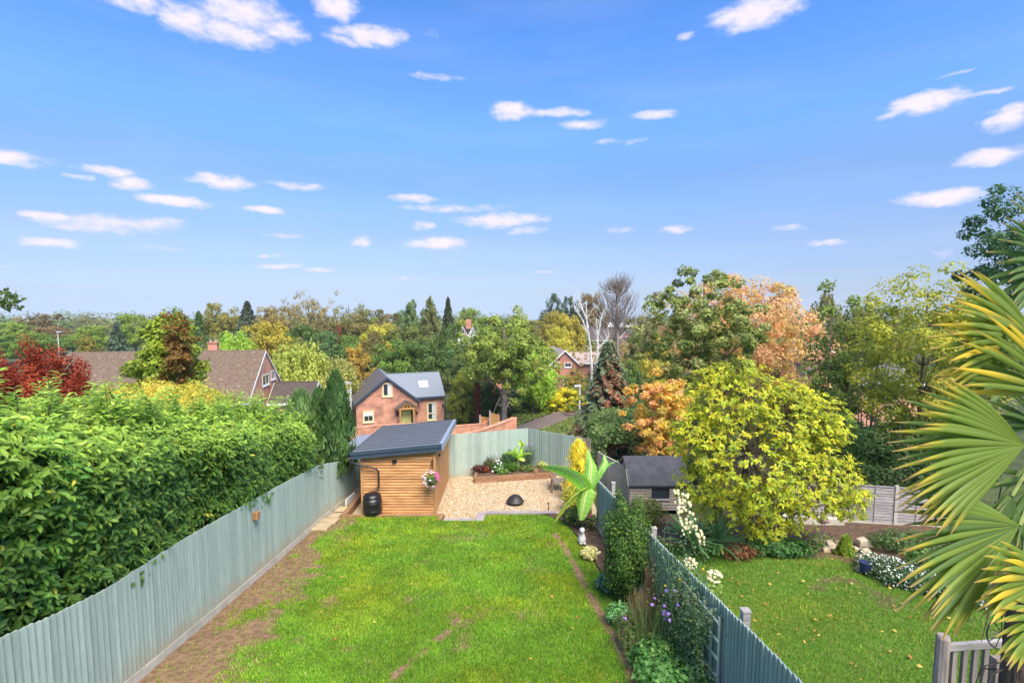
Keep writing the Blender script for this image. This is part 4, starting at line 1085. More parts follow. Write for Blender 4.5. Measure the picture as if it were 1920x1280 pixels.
def xloc(px, yl=0):   # local x on the plane y=yl for a photograph column
    d = ray(px, 740)
    c_, s_ = math.cos(ang), math.sin(ang)
    # (P.x + x c - yl s) = k (P.y + x s + yl c)
    k = d[0]; return (k * (P.y + yl * c_) - P.x + yl * s_) / (c_ - k * s_)
x0 = xloc(717); x1 = xloc(736)
window(T, x0, zpx(743, 60), x1 - x0, zpx(717.5, 60) - zpx(743, 60), bh, curtain=True, bars=0, fw=.16)
x0 = xloc(679.5); x1 = xloc(700)
window(T, x0, zpx(792, 59), x1 - x0, zpx(770.5, 59) - zpx(792, 59), bh, bars=1, fw=.16, blind=True)
x0 = xloc(800.5, .5); x1 = xloc(818, .5)
window(T, x0, zpx(788, 62), x1 - x0, zpx(754.5, 62) - zpx(788, 62), bh, y=.5, bars=0, curtain=True, fw=.16)
fbox(T, x0 + .15, x1 - .15, .44, .48, zpx(776, 62), zpx(774, 62)).part('transom', M['cream'], bh)
x0 = xloc(751); x1 = xloc(770)
dr = fbox(T, x0, x1, -.05, .02, -6.6, zpx(771, 60)).part('door', M['door'], bh)
fbox(T, x1 + .02, x1 + .3, -.04, .02, -6.6, zpx(773, 60)).part('side_light', M['glass'], dr)
MB().sph(T((x0 + x1) / 2, -.09, zpx(793, 60)), .05, 6).part('handle', M['iron'], dr)
# oak porch
po = MB(); xa, xb = xloc(744, -1.1), xloc(781, -1.1); xmid = (xa + xb) / 2
for x in (xa + .35, xb - .35): po.beam(T(x, -1.1, -6.6), T(x, -1.1, zpx(768, 59)), .16, .16)
po.beam(T(xa + .1, -1.1, zpx(768, 59)), T(xb - .1, -1.1, zpx(768, 59)), .16, .2)
for sx in (-1, 1):
    e = xmid + sx * (xb - xa) / 2; po.beam(T(e, -1.12, zpx(767, 59) - .05), T(xmid, -1.12, zpx(756.5, 59)), .14, .2)
    po.beam(T(xmid + sx * .5, -1.1, zpx(767, 59)), T(xmid + sx * .15, -1.1, zpx(759, 59)), .1, .1)
    po.beam(T(xmid + sx * (xb - xa - .8) / 2, -1.1, zpx(778, 59)), T(xmid + sx * .75, -1.1, zpx(769, 59)), .1, .12)
po.beam(T(xmid, -1.1, zpx(767, 59)), T(xmid, -1.1, zpx(758, 59)), .1, .1)
pr_ = po.part('porch', M['oak'], bh)
for sx in (-1, 1):
    e = xmid + sx * ((xb - xa) / 2 + .12); za = zpx(768, 59) - .05; zb_ = zpx(754.5, 59)
    MB().hexa([T(e, -1.3, za), T(xmid, -1.3, zb_), T(xmid, -.05, zb_), T(e, -.05, za), T(e, -1.3, za + .1), T(xmid, -1.3, zb_ + .1), T(xmid, -.05, zb_ + .1), T(e, -.05, za + .1)]).part('porch_roof', M['slate_brown'], pr_)
xd = xloc(834.5, .45); MB().tube([T(xd, .42, -6.6), T(xd, .42, ZE + .5)], .05, 6).part('downpipe', M['fascia'], bh)
for px_, py_ in ((830, 762),):
    xw = xloc(px_, .45); fbox(T, xw - .09, xw + .09, .35, .47, zpx(py_ + 3, 62), zpx(py_ - 2, 62)).part('wall_lamp', M['black'], bh)
for px_ in (743.5, 781.5):
    xw = xloc(px_, -.05); fbox(T, xw - .08, xw + .08, -.15, -.03, zpx(779, 60), zpx(774, 60)).part('wall_lamp', M['black'], bh)
# scaffold tower left of the house
sc_ = root('scaffold_tower', T(-hw - 1.5, .5, -6.6), 'metal scaffold tower standing against the left side of the new brick house', 'scaffold')
for dx in (-1.3, -.35):
    for dy in (0, 1.2): MB().tube([T(-hw + dx - .3, dy, -6.8), T(-hw + dx - .3, dy, ZE + 1.9)], .05, 5).part('standard', M['curtain'], sc_)
for k in range(6):
    z = -6 + k * .95
    MB().tube([T(-hw - 1.9, 0, z), T(-hw - .5, 0, z)], .045, 5).tube([T(-hw - 1.9, 1.2, z), T(-hw - .5, 1.2, z)], .045, 5).part('ledger', M['curtain'], sc_)
# boundary walls in new brick
def wall_line(lbl, pts, th=.3, m='brick_wall', cope=True, base=-8, nm='garden_wall'):
    rt = root(nm, pts[0], lbl, 'wall')
    for (a, b) in zip(pts[:-1], pts[1:]):
        a, b = Vector(a), Vector(b); d = (b - a); d.z = 0; d.normalize(); n = Vector((-d.y, d.x, 0)) * th / 2
        A1, A2, B1, B2 = a - n, a + n, b - n, b + n
        MB().hexa([(A1.x, A1.y, base), (B1.x, B1.y, base), (B2.x, B2.y, base), (A2.x, A2.y, base), tuple(A1), tuple(B1), tuple(B2), tuple(A2)]).part('wall', M[m], rt)
        if cope:
            n = n * 1.25; h = Vector((0, 0, .1)); g = Vector((0, 0, .003))
            MB().hexa([tuple(a - n + g), tuple(b - n + g), tuple(b + n + g), tuple(a + n + g), tuple(a - n + h), tuple(b - n + h), tuple(b + n + h), tuple(a + n + h)]).part('coping', M[m], rt)
    return rt
wall_line('orange-red brick wall dropping along the drive in front of the new brick house', [tuple(U(640, 806, y=50)), tuple(U(722, 797, y=53)), tuple(U(790, 794, y=55))], .3)
wall_line('orange-red brick boundary wall rising to a pier beyond the rear fence', [tuple(U(842, 822, y=42)), tuple(U(905, 806, y=45)), tuple(U(962, 785, y=48.5))], .35)
wall_line('stepped low brick wall at the right of the new brick house', [tuple(U(842, 800, y=52)), tuple(U(880, 797, y=53)), tuple(U(905, 795, y=55)), tuple(U(935, 778, y=56))], .3)
pv = U(963, 783, y=48.5); o = MB().box((pv.x, pv.y, -4.5), (.6, .6, 2 * (pv.z + 4.5))).part('brick_pier', M['brick_wall']); tag(o, 'square brick pier at the right end of the boundary wall', 'pier')
fnp = root('panel_fence', tuple(U(905, 800, y=54)), 'new orange timber fence panels stepping down behind the brick boundary wall', 'fence')
for a, b, t0 in ((900, 918, 778), (918.5, 937, 770)):
    A1, B1 = U(a, t0 + 2, y=54.5), U(b, t0 + (9 if a > 910 else 5), y=56)
    MB().hexa([(A1.x, A1.y, -7), (B1.x, B1.y, -7), (B1.x, B1.y + .06, -7), (A1.x, A1.y + .06, -7), tuple(A1), tuple(B1), (B1.x, B1.y + .06, B1.z), (A1.x, A1.y + .06, A1.z)]).part('fence_panel', M['oak'], fnp)
    MB().box((A1.x, A1.y, A1.z - 2), (.14, .14, 4.3)).part('post', M['fence_pale'], fnp)
for px_, lb in ((848, 'grey van'),): pass
# bungalow on the left with big tiled roof
ang = R(8); G = U(503, 655, y=52); 
T = frame((G.x, G.y), ang)
lh = root('chalet_bungalow', T(0, 0, -3.4), 'long chalet bungalow with steep brown tiled roof and orange brick gable', 'house')
LNG = 18.2; ZRl = G.z; ZEl = U(480, 752, y=46.5).z; hd = 5.0
gable_side(T, -LNG, -.3, 2 * hd, -6, ZEl + .1, ZRl - .1, 'brick_L', 'tile', lh, y0=-hd, ov=.35, ovs=.07, courses=24, step=.13)
# gable-end windows (face +x)
Tg = frame(T(-.3, 0, 0)[:2], ang + R(90))     # local x along +y of house, -y faces +x of the house
def gx(px, z_py):   # solve along gable face
    d = ray(px, z_py); o_ = T(-.3, 0, 0); dx_, dy_ = math.cos(ang + R(90)), math.sin(ang + R(90))
    return (d[0] * o_[1] - o_[0]) / (dx_ - d[0] * dy_)
for (a, b, t_, bt) in ((491, 503.5, 701, 721), (507.5, 515.5, 699, 716)):
    xa, xb = gx(a, 700), gx(b, 700); yy = 52
    window(Tg, xa, zpx(bt, yy), xb - xa, zpx(t_, yy) - zpx(bt, yy), lh, fr='white', bars=1, fw=.1)
# chimney
c1 = T(-5.4, .5, 0); cm = MB().box((c1[0], c1[1], ZRl + .05), (.85, .55, 1.3), ang).box((c1[0], c1[1], ZRl + .72), (.98, .68, .1), ang).part('chimney', M['brick_far'], lh)
for k in (-.25, .25): MB().lathe((c1[0] + k, c1[1], ZRl + .77), [(.12, 0), (.1, .3), (.14, .33)], 8).part('chimney_pot', M['tile_pale'], cm)
# flat dormer
dz = zpx(700, 48); 
fbox(T, -8.6, -5.4, -hd + .7, -.8, dz - 1.75, dz - .3).part('dormer_wall', M['white'], lh)
fbox(T, -8.8, -5.1, -hd + .4, -.6, dz - .30, dz + .0).part('dormer_fascia', M['white'], lh)
fbox(T, -8.75, -5.15, -hd + .45, -.6, dz + .004, dz + .08).part('dormer_roof', M['felt'], lh)
window(T, -8.2, dz - 1.5, 1.4, 1.0, lh, fr='white', y=-hd + .67, bars=1)
# side extension
gable_side(T, .3, 4.4, 4.8, -6, zpx(752, 51), zpx(717, 53), 'brick_L', 'tile_dark', lh, y0=-1.3, ov=.25, ovs=.15, courses=9, roof_name='extension_roof')

# houses across the valley
def simple_house(name, label, pxl, pxr, py_r, py_e, py_b, y, ang, wall, roof, wins, ridge='x', depth=8, fr='white', chim=None, courses=0):
    A1 = U(pxl, py_e, y=y); B1 = U(pxr, py_e, y=y); T = frame((A1.x, y), ang); wd = (B1.x - A1.x) / max(.3, math.cos(ang))
    zb, ze, zr2 = U(0, py_b, y=y).z, A1.z, U(0, py_r, y=y).z
    rt = root(name, T(0, 0, zb), label, 'house')
    if ridge == 'x': gable_side(T, 0, wd, depth, zb - 3, ze, zr2, wall, roof, rt, courses=courses)
    else: gable_front(T, 0, wd, depth, zb - 3, ze, zr2, wall, roof, rt)
    for (a, b, t_, bt) in wins:
        xa = wd * (a - pxl) / (pxr - pxl); xb = wd * (b - pxl) / (pxr - pxl)
        window(T, xa, zpx(bt, y), xb - xa, zpx(t_, y) - zpx(bt, y), rt, fr=fr, bars=1, fw=.1)
    if chim:
        q = T(wd * chim, depth / 2, 0); MB().box((q[0], q[1], zr2 + .3), (.9, .9, 1.9), ang).part('chimney', M['brick_far'], rt)
    return rt, T, wd
h1, T, wd = simple_house('gabled_house', 'two-storey orange brick house with a low white-edged gable beside the white birch', 1034, 1084, 656, 680, 737, 80, R(8), 'brick_far', 'tile_pale', [(1059, 1072, 680, 689), (1040, 1049, 677, 687), (1057, 1067, 708, 722)], ridge='y', depth=9)
gable_side(T, wd, wd + 5.5, 6, -9, zpx(676, 84), zpx(661, 84), 'brick_far', 'tile_pale', h1, y0=1.5)
xa = wd * 0; fbox(T, .2, 1.4, -.03, -.002, zpx(702, 80), zpx(668, 80)).part('tile_hanging', mat('red_tile_hanging', (.30, .07, .05), .8, .15, 5), h1)
simple_house('gabled_house', 'brown brick two-storey house with white windows behind the bare tree', 1164, 1186, 617, 630, 668, 113, R(-4), 'brick_far', 'tile_dark', [(1167, 1181, 631, 640), (1168, 1183, 650, 665)], ridge='y', depth=9)
simple_house('row_house', 'brown roofed house hiding behind the birch and the bare tree', 1104, 1160, 616, 636, 664, 122, R(0), 'brick_far', 'tile_dark', [(1125, 1135, 640, 650)], ridge='x', depth=9)
fw_ = root('flat_roofed_building', tuple(U(1150, 620, y=165)), 'long low white flat-roofed building on the skyline behind the bare tree', 'building')
A1, B1 = U(1102, 607, y=165), U(1204, 622, y=165)
MB().hexa([(A1.x, 165, B1.z - 3), (B1.x, 165, B1.z - 3), (B1.x, 175, B1.z - 3), (A1.x, 175, B1.z - 3), (A1.x, 165, A1.z), (B1.x, 165, A1.z), (B1.x, 175, A1.z), (A1.x, 175, A1.z)]).part('wall', M['white'], fw_)
MB().hexa([(A1.x + .5, 164.9, A1.z - 1.7), (B1.x - .5, 164.9, A1.z - 1.7), (B1.x - .5, 164.98, A1.z - 1.7), (A1.x + .5, 164.98, A1.z - 1.7), (A1.x + .5, 164.9, A1.z - 1.0), (B1.x - .5, 164.9, A1.z - 1.0), (B1.x - .5, 164.98, A1.z - 1.0), (A1.x + .5, 164.98, A1.z - 1.0)]).part('window_band', M['glass'], fw_)
h2, T, wd = simple_house('gabled_house', 'red and white house with twin pointed gables and chimney beyond the trees', 860, 876, 612, 627, 650, 118, R(0), 'brick_far', 'tile_dark', [(864, 871, 619, 626)], ridge='y', depth=8)
gable_front(T, wd * 1.15, wd * 2.1, 8, -5, zpx(627, 118), zpx(613, 118), 'white', 'tile_dark', h2)
fbox(T, -.1, wd * 2, -1.2, -.2, zpx(652, 118), zpx(633, 118)).part('bay', M['white'], h2)
MB().box((T(wd * 1.05, 3, 0)[0], 121, zpx(608, 118)), (1.2, 1, 2.2)).part('chimney', M['brick_far'], h2)
simple_house('gabled_house', 'orange brick gable glimpsed through the tall green tree in the centre', 921, 952, 657, 668, 700, 76, R(10), 'brick_far', 'tile_dark', [(930, 937, 669, 679), (942, 949, 669, 680)], ridge='y', depth=8)
simple_house('row_house', 'grey roofed house hidden behind the open-crowned trees on the right', 1585, 1712, 690, 714, 770, 44, R(-6), 'brick_L', 'slate_brown', [(1622, 1640, 722, 748), (1656, 1676, 722, 750)], ridge='x', depth=7)
simple_house('gabled_house', 'low white-edged gable roof behind the orange tree on the right', 1512, 1568, 645, 664, 700, 62, R(-6), 'brick_far', 'tile_pale', [], ridge='y', depth=8)
# street lamp, road
ys_ = np.linspace(30, 130, 60)
def road_x(y): return np.interp(y, [30, 56, 62, 66, 75, 95, 130], [-7, .5, 4.2, 7.0, 12.5, 22, 30])
RV = []; 
for y in ys_:
    x = float(road_x(y)); z = float(ground(x, y)) + .12
    RV += [(x - 1.8, y, z), (x + 1.8, y - .3, z)]
MB().add(RV, [(2 * i, 2 * i + 1, 2 * i + 3, 2 * i + 2) for i in range(len(ys_) - 1)]).part('lane', M['tarmac'])['kind'] = 'structure'
lp = root('street_lamp', (U(1087, 785, y=66).x, 66, -6.5), 'white street lamp post beside the lane and the yellow hedge', 'street lamp')
tp_ = U(1087, 724, y=66)
MB().tube([(tp_.x, 66, -6.6), (tp_.x, 66, -4.8), (tp_.x, 66, tp_.z)], [.14, .11, .09], 8).part('post', M['white'], lp)
MB().box((tp_.x - .28, 66, tp_.z + .05), (.85, .35, .2)).part('lantern', M['white'], lp)
lp2 = root('street_lamp', (U(108, 660, y=95).x, 95, -5), 'thin grey street lamp standing above the trees on the far left', 'street lamp')
tq = U(108, 622, y=95)
MB().tube([(tq.x, 95, -5), (tq.x, 95, tq.z)], [.12, .07], 6).part('post', M['curtain'], lp2)
MB().box((tq.x + .3, 95, tq.z), (.9, .35, .18)).part('lantern', M['curtain'], lp2)
# ---------------------------------------------------------------- laurel hedge
def hedge_top(y): return np.interp(y, [3, 6.5, 8, 12, 16, 17], [6.05, 6.0, 5.75, 4.85, 3.95, 3.6])
def laurel():
    r = np.random.default_rng(11)
    rt = root('laurel_hedge', (-7.4, 10, lawn_z(10)), 'tall glossy green laurel hedge rising above the left blue-grey fence', 'hedge')
    fy = [s[1] for s in LEFT_SEQ]; ft = [s[3] for s in LEFT_SEQ]
    def face(y, z):  # x of the front face
        return left_x(y) - .28 - .12 * np.sin(y * 1.7 + z) - .22 * (fbm(y, z, 1.1, 61) - .4) + .35 * np.clip((z - np.interp(y, fy, ft)) / 2.2, 0, 1) - .55 * np.clip((z - hedge_top(y) + .7) / .7, 0, 1) ** 2
    # small branches (shoots) carry rosettes of leaves
    P = []; Nn = []; T = []; Tn = []
    ns = 4700
    y = r.uniform(3.2, 16.6, ns); z0 = np.interp(y, fy, ft) - .25; z1 = hedge_top(y) + .15 * np.sin(y * 2.3) 
    q = r.uniform(0, 1, ns) ** .9; z = z0 + (z1 - z0) * q
    x = face(y, z) + r.uniform(-.16, .04, ns)
    fr = np.stack([x, y, z], 1); fd = np.stack([np.ones(ns), r.uniform(-.5, .2, ns), .25 + .5 * q + r.uniform(-.5, .4, ns)], 1)
    nt_ = 2300
    y2 = r.uniform(3.2, 16.8, nt_); x2 = left_x(y2) - r.uniform(.3, 2.3, nt_); z2 = hedge_top(y2) + .18 * np.sin(y2 * 2.3) + r.uniform(-.25, .12, nt_) + .25 * (fbm(x2, y2, 1.6, 71) - .4)
    td = np.stack([r.uniform(-.3, .6, nt_), r.uniform(-.5, .5, nt_), np.ones(nt_) * 1.3], 1)
    # upright new shoots along the ridge
    for q_ in range(150):
        yy_ = r.uniform(3.5, 16.4); x0_ = float(left_x(yy_)) - r.uniform(.5, 1.6); hh_ = r.uniform(.2, .62)
        for k_ in range(4):
            x2 = np.append(x2, x0_ + r.normal() * .03); y2 = np.append(y2, yy_ + r.normal() * .03); z2 = np.append(z2, float(hedge_top(yy_)) + hh_ * (k_ / 3) + .05)
            td = np.vstack([td, [[r.normal() * .15, r.normal() * .15, 1.6]]])
    nt_ = len(x2)
    ne = 350
    x3 = -6.5 - r.uniform(0, 2.2, ne); y3 = 16.8 + r.uniform(-.1, .15, ne); z3 = r.uniform(1.5, 3.9, ne)
    A_ = np.concatenate([fr, np.stack([x2, y2, z2], 1), np.stack([x3, y3, z3], 1)])
    Dd = np.concatenate([fd, td, np.stack([r.uniform(-.2, .5, ne), np.ones(ne), r.uniform(-.1, .6, ne)], 1)])
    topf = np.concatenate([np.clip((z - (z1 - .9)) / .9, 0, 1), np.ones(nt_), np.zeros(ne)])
    Dd /= np.linalg.norm(Dd, axis=1, keepdims=True)
    stems = MB()
    for i in range(0, len(A_), 9):
        a = Vector(A_[i]); d = Vector(Dd[i]); stems.tube([a - d * .35, a, a + d * .22], [.012, .009, .004], 3, cap=False)
    nl = 9
    for k in range(nl):
        ang = k * 2.4 + r.uniform(0, 6.28, len(A_)); f = k / nl
        # local frame of the shoot
        u = np.cross(Dd, rdir(r, len(A_))); u /= np.linalg.norm(u, axis=1, keepdims=True); v = np.cross(Dd, u)
        side = u * np.cos(ang)[:, None] + v * np.sin(ang)[:, None]
        spread = 1.0 - .55 * f * topf
        T.append(side * spread[:, None] + Dd * (.35 + .9 * f * (.5 + topf))[:, None] + np.array([0, 0, -.12])); Nn.append(Dd - side * .35 + np.array([.1, 0, .35]) + rdir(r, len(A_)) * .25)
        P.append(A_ + Dd * (.02 + .20 * f)[..., None] if False else A_ + Dd * (.02 + .22 * f))
        base = palette(r, len(A_), [(.075, .14, .02), (.05, .11, .02), (.10, .18, .025), (.16, .23, .03)], [5, 3, 4, 1])
        lite = np.array([(.26, .36, .05)])
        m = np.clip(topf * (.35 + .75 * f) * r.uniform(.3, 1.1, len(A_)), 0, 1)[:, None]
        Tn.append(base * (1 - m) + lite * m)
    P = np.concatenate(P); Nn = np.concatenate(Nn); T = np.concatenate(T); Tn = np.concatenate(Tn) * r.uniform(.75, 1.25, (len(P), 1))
    sz = r.uniform(.095, .155, len(P))
    yel = r.uniform(0, 1, len(P)) < .006; Tn[yel] = (.45, .38, .05)
    RM = frames(Nn, T)
    # the 300 nearest leaves on the face are parts of their own
    vis = np.where((P[:, 1] > 6.4) & (P[:, 0] > face(P[:, 1], P[:, 2]) - .02) & (P[:, 2] < hedge_top(P[:, 1]) + .3))[0]
    near = vis[np.argsort(P[vis, 1])][:900:3][:300]
    mask = np.ones(len(P), bool); mask[near] = False
    tints = [(.05, .135, .02), (.035, .10, .022), (.08, .19, .03), (.14, .26, .04)]
    lm = [npmesh('leaf', LF_L[0], LF_L[1], M['gloss_leaf'], np.repeat([t], 8, 0)) for t in tints]
    for i in near:
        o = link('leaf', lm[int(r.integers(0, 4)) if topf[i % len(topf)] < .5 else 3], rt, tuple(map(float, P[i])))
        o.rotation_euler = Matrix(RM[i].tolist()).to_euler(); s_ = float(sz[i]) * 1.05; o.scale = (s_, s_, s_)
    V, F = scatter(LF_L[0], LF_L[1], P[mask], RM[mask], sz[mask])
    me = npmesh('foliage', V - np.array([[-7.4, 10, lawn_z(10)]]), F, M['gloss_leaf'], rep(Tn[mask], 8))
    link('foliage', me, rt, (-7.4, 10, lawn_z(10)))['kind'] = 'stuff'
    stems.part('stems', M['bark'], rt)['kind'] = 'stuff'
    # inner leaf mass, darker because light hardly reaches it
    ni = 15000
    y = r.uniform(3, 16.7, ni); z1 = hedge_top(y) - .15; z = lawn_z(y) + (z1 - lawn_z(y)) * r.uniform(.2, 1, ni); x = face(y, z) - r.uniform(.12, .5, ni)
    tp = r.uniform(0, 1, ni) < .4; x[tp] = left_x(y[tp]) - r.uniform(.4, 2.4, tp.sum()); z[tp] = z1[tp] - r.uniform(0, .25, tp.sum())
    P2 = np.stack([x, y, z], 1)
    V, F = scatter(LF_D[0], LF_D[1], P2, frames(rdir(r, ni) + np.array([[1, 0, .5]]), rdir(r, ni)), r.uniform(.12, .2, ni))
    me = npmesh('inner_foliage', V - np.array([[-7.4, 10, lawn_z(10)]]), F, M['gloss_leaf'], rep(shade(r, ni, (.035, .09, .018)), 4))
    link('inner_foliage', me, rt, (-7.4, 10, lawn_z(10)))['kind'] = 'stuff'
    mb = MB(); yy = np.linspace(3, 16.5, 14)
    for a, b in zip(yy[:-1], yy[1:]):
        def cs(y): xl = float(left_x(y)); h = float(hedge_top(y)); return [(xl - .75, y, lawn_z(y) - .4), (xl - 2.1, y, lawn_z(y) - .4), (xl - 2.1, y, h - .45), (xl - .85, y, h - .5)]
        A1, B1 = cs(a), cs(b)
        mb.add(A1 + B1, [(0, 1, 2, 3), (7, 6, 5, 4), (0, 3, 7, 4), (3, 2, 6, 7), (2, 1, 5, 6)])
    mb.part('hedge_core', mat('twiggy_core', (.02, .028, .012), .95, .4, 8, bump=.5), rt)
laurel()

# ---------------------------------------------------------------- hand-shaped near trees
def hero(name, label, cat, px, ytop, ybot, wpx, y, cols, wts, nc=90, nl=110, leaf=.12, crad=.09, lo=.4, noise=.25, tmpl=LF_D, base=None, bx=None, depth=1.0, m='leaf', trunk_r=.08, seed=1, shape=None, limbn=22, trunk_mat='bark', flat=.75, kind=None, up=.5, lean=0):
    r = np.random.default_rng(seed)
    top = U(px, ytop, y=y); bot = U(px, ybot, y=y); wd = wpx / 960 * y
    gz = float(ground(top.x, y)) if base is None else base
    bx_ = U(bx, ybot, y=y).x if bx is not None else top.x
    rt = root(name, (bx_, y, gz), label, cat)
    hz = (top.z - bot.z) / 2; cz = (top.z + bot.z) / 2
    cc, cd = clumps(r, nc, (0, 0, 0), (.5, .5 * depth, .5), lo, noise)
    if shape: cc = shape(cc)
    cc = cc * np.array([[wd, wd, 2 * hz]]) * .92 + np.array([[top.x, y, cz]])
    cr = crad * wd
    P, Nn, T = leaves_in(r, cc, cd, cr, nl, flat, up)
    n = len(P)
    tn = palette(r, n, cols, wts)
    # each branch leans to one colour of the tree
    bc = palette(r, len(cc), cols, wts); tn = tn * .55 + rep(bc, nl) * .45
    tn = tn * r.uniform(.75, 1.25, (n, 1))
    build_crown('crown', rt, (bx_, y, gz), P, Nn, T, r.uniform(.65, 1.2, n) * leaf, np.clip(tn, 0, 1), tmpl, M[m])
    mb = MB(); h = top.z - gz
    tgt = cc[r.choice(len(cc), min(limbn, len(cc)), replace=False)]
    limbs(mb, r, [(bx_, y, gz - .1), (bx_ * .7 + top.x * .3 + lean, y, gz + h * .3), (bx_ * .3 + top.x * .7, y, gz + h * .55), (top.x, y, gz + h * .85)], [trunk_r, trunk_r * .8, trunk_r * .55, trunk_r * .2], tgt, 5)
    mb.part('trunk', M[trunk_mat], rt)
    return rt, P, Nn, T
# magnolia-like tree with individual leaves
def magnolia():
    r = np.random.default_rng(21)
    y0 = 14.2; gz = lawn_z(14.2)
    bx = U(1402, 1035, y=y0).x
    rt = root('magnolia_tree', (bx, y0, gz), 'broad yellow-green magnolia turning gold in the neighbouring garden', 'tree')
    # crown outline in the photograph: lobes (px, py, radius px)
    lobes = [(1345, 745, 62), (1400, 735, 55), (1470, 790, 75), (1530, 790, 55), (1320, 830, 62), (1300, 905, 40), (1400, 850, 95), (1500, 870, 90), (1560, 905, 55), (1585, 940, 34),
             (1350, 935, 50), (1420, 950, 60), (1480, 950, 45), (1330, 715, 26), (1480, 745, 42), (1555, 800, 26), (1440, 990, 26), (1290, 800, 34), (1415, 1005, 22), (1350, 700, 22), (1390, 695, 20), (1605, 925, 20), (1340, 985, 24)]
    P = []; N_ = []; T = []; cc = []
    for (a, b, rad) in lobes:
        q = rad / 960 * y0
        nsh = int(98 * (rad / 40) ** 1.85)
        d = rdir(r, nsh); d[:, 1] -= .15
        c = U(a, b, y=y0 + r.uniform(-.5, .4) + (0 if rad < 60 else -.1))
        rr = q * r.uniform(.45, 1.06, nsh) ** .7
        sh = np.array(c)[None] + d * rr[:, None] * np.array([[1, 1.1, 1]])
        cc.append((c, sh, d))
    shoots = np.concatenate([s[1] for s in cc]); dd = np.concatenate([s[2] for s in cc]); dd = dd + np.array([[0, -.1, .45]]); dd /= np.linalg.norm(dd, axis=1, keepdims=True)
    nl = 7; n = len(shoots)
    Tn = []
    twig = MB()
    for i in range(0, n, 3):
        a = Vector(shoots[i]); d = Vector(dd[i]); twig.tube([a - d * .28, a, a + d * .08], [.008, .006, .003], 3, cap=False)
    bt = palette(r, n, [(.42, .42, .03), (.31, .36, .03), (.52, .44, .03), (.16, .22, .03)], [5, 4, 3.5, 2.5])
    for k in range(nl):
        ang = k * 2.4 + r.uniform(0, 6.28, n); u = np.cross(dd, rdir(r, n)); u /= np.linalg.norm(u, axis=1, keepdims=True); v = np.cross(dd, u)
        side = u * np.cos(ang)[:, None] + v * np.sin(ang)[:, None]
        T.append(side + dd * .55 + np.array([[0, 0, -.25]])); N_.append(dd - side * .3 + np.array([[0, 0, .4]]) + rdir(r, n) * .35); P.append(shoots + dd * .012 * k)
        own = palette(r, n, [(.40, .44, .03), (.28, .36, .03), (.54, .44, .03), (.48, .28, .03), (.12, .19, .03)], [5, 5, 2.5, .6, 3])
        Tn.append(bt * .5 + own * .5)
    P = np.concatenate(P); N_ = np.concatenate(N_); T = np.concatenate(T); Tn = np.concatenate(Tn) * r.uniform(.8, 1.2, (len(P), 1)); n = len(P)
    RM = frames(N_, T); sz = r.uniform(.09, .16, n)
    near = np.argsort(P[:, 1] + r.uniform(0, .4, n))[:300]; mask = np.ones(n, bool); mask[near] = False
    tints = [(.40, .43, .03), (.28, .35, .03), (.52, .45, .03), (.16, .24, .03)]
    lm = [npmesh('leaf', LF_L[0] * np.array([[1.05, 1, 1]]), LF_L[1], M['leaf'], np.repeat([t], 8, 0)) for t in tints]
    for i in near:
        o = link('leaf', lm[int(r.choice(4, p=[.4, .3, .15, .15]))], rt, tuple(map(float, P[i]))); o.rotation_euler = Matrix(RM[i].tolist()).to_euler(); s_ = float(sz[i]); o.scale = (s_, s_, s_)
    V, F = scatter(LF_L[0] * np.array([[1.05, 1, 1]]), LF_L[1], P[mask], RM[mask], sz[mask])
    link('foliage', npmesh('foliage', V - np.array([[bx, y0, gz]]), F, M['leaf'], rep(Tn[mask], 8)), rt, (bx, y0, gz))['kind'] = 'stuff'
    mb = MB(); tgt = [s[0] for s in cc]
    limbs(mb, r, [(bx, y0, gz - .1), (bx + .05, y0, gz + .5), (bx + .1, y0 - .05, gz + 1.5), (bx + .15, y0, gz + 3.6)], [.13, .10, .09, .03], tgt, 6)
    for (c, sh, d) in cc:
        for s_ in sh[::5]: mb.tube([c, (Vector(s_) + c) / 2 + Vector((0, 0, .05)), s_], [.02, .013, .006], 3, cap=False)
    mb.part('trunk', M['bark'], rt); twig.part('twigs', M['bark'], rt)['kind'] = 'stuff'
magnolia()

GRN = [(.06, .13, .025), (.10, .18, .03), (.04, .09, .02)]
hero('maple_tree', 'tall green maple with drooping brown-backed leaves in front of the orange tree', 'tree', 1322, 468, 800, 240, 26, [(.19, .23, .05), (.27, .31, .09), (.11, .16, .04), (.24, .16, .05), (.36, .38, .16)], [5, 3, 3, 1.2, 1], nc=220, nl=105, leaf=.17, crad=.048, lo=.15, noise=.17, seed=31, bx=1330, trunk_r=.16,
     shape=lambda c: np.concatenate([c[:, :1] * (1.15 - .55 * np.clip(c[:, 2:3] * 2, 0, 1)), c[:, 1:]], 1))
hero('cherry_tree', 'large orange-pink autumn tree behind the green maple', 'tree', 1392, 492, 770, 325, 34, [(.53, .31, .17), (.53, .37, .14), (.44, .37, .10), (.52, .27, .18), (.32, .30, .07)], [4, 3, 3, 2, 1], nc=260, nl=120, leaf=.18, crad=.05, lo=.35, noise=.15, seed=32, trunk_r=.2)
hero('small_acer', 'small yellow and salmon-pink tree between the brown conifer and the magnolia', 'tree', 1240, 688, 880, 135, 22.5, [(.56, .38, .07), (.55, .28, .16), (.46, .40, .06), (.30, .30, .05)], [5, 3, 3, 1.2], nc=170, nl=100, leaf=.13, crad=.065, lo=.35, noise=.28, seed=33, trunk_r=.09)
hero('birch_like_tree', 'airy yellow-green tree with open twiggy top at the right of the photo', 'tree', 1745, 478, 850, 265, 20, [(.34, .34, .04), (.27, .29, .04), (.16, .20, .03), (.44, .38, .05)], [5, 4, 3, 1.5], nc=200, nl=80, leaf=.14, crad=.075, lo=.35, noise=.12, seed=34, limbn=70, trunk_r=.1)
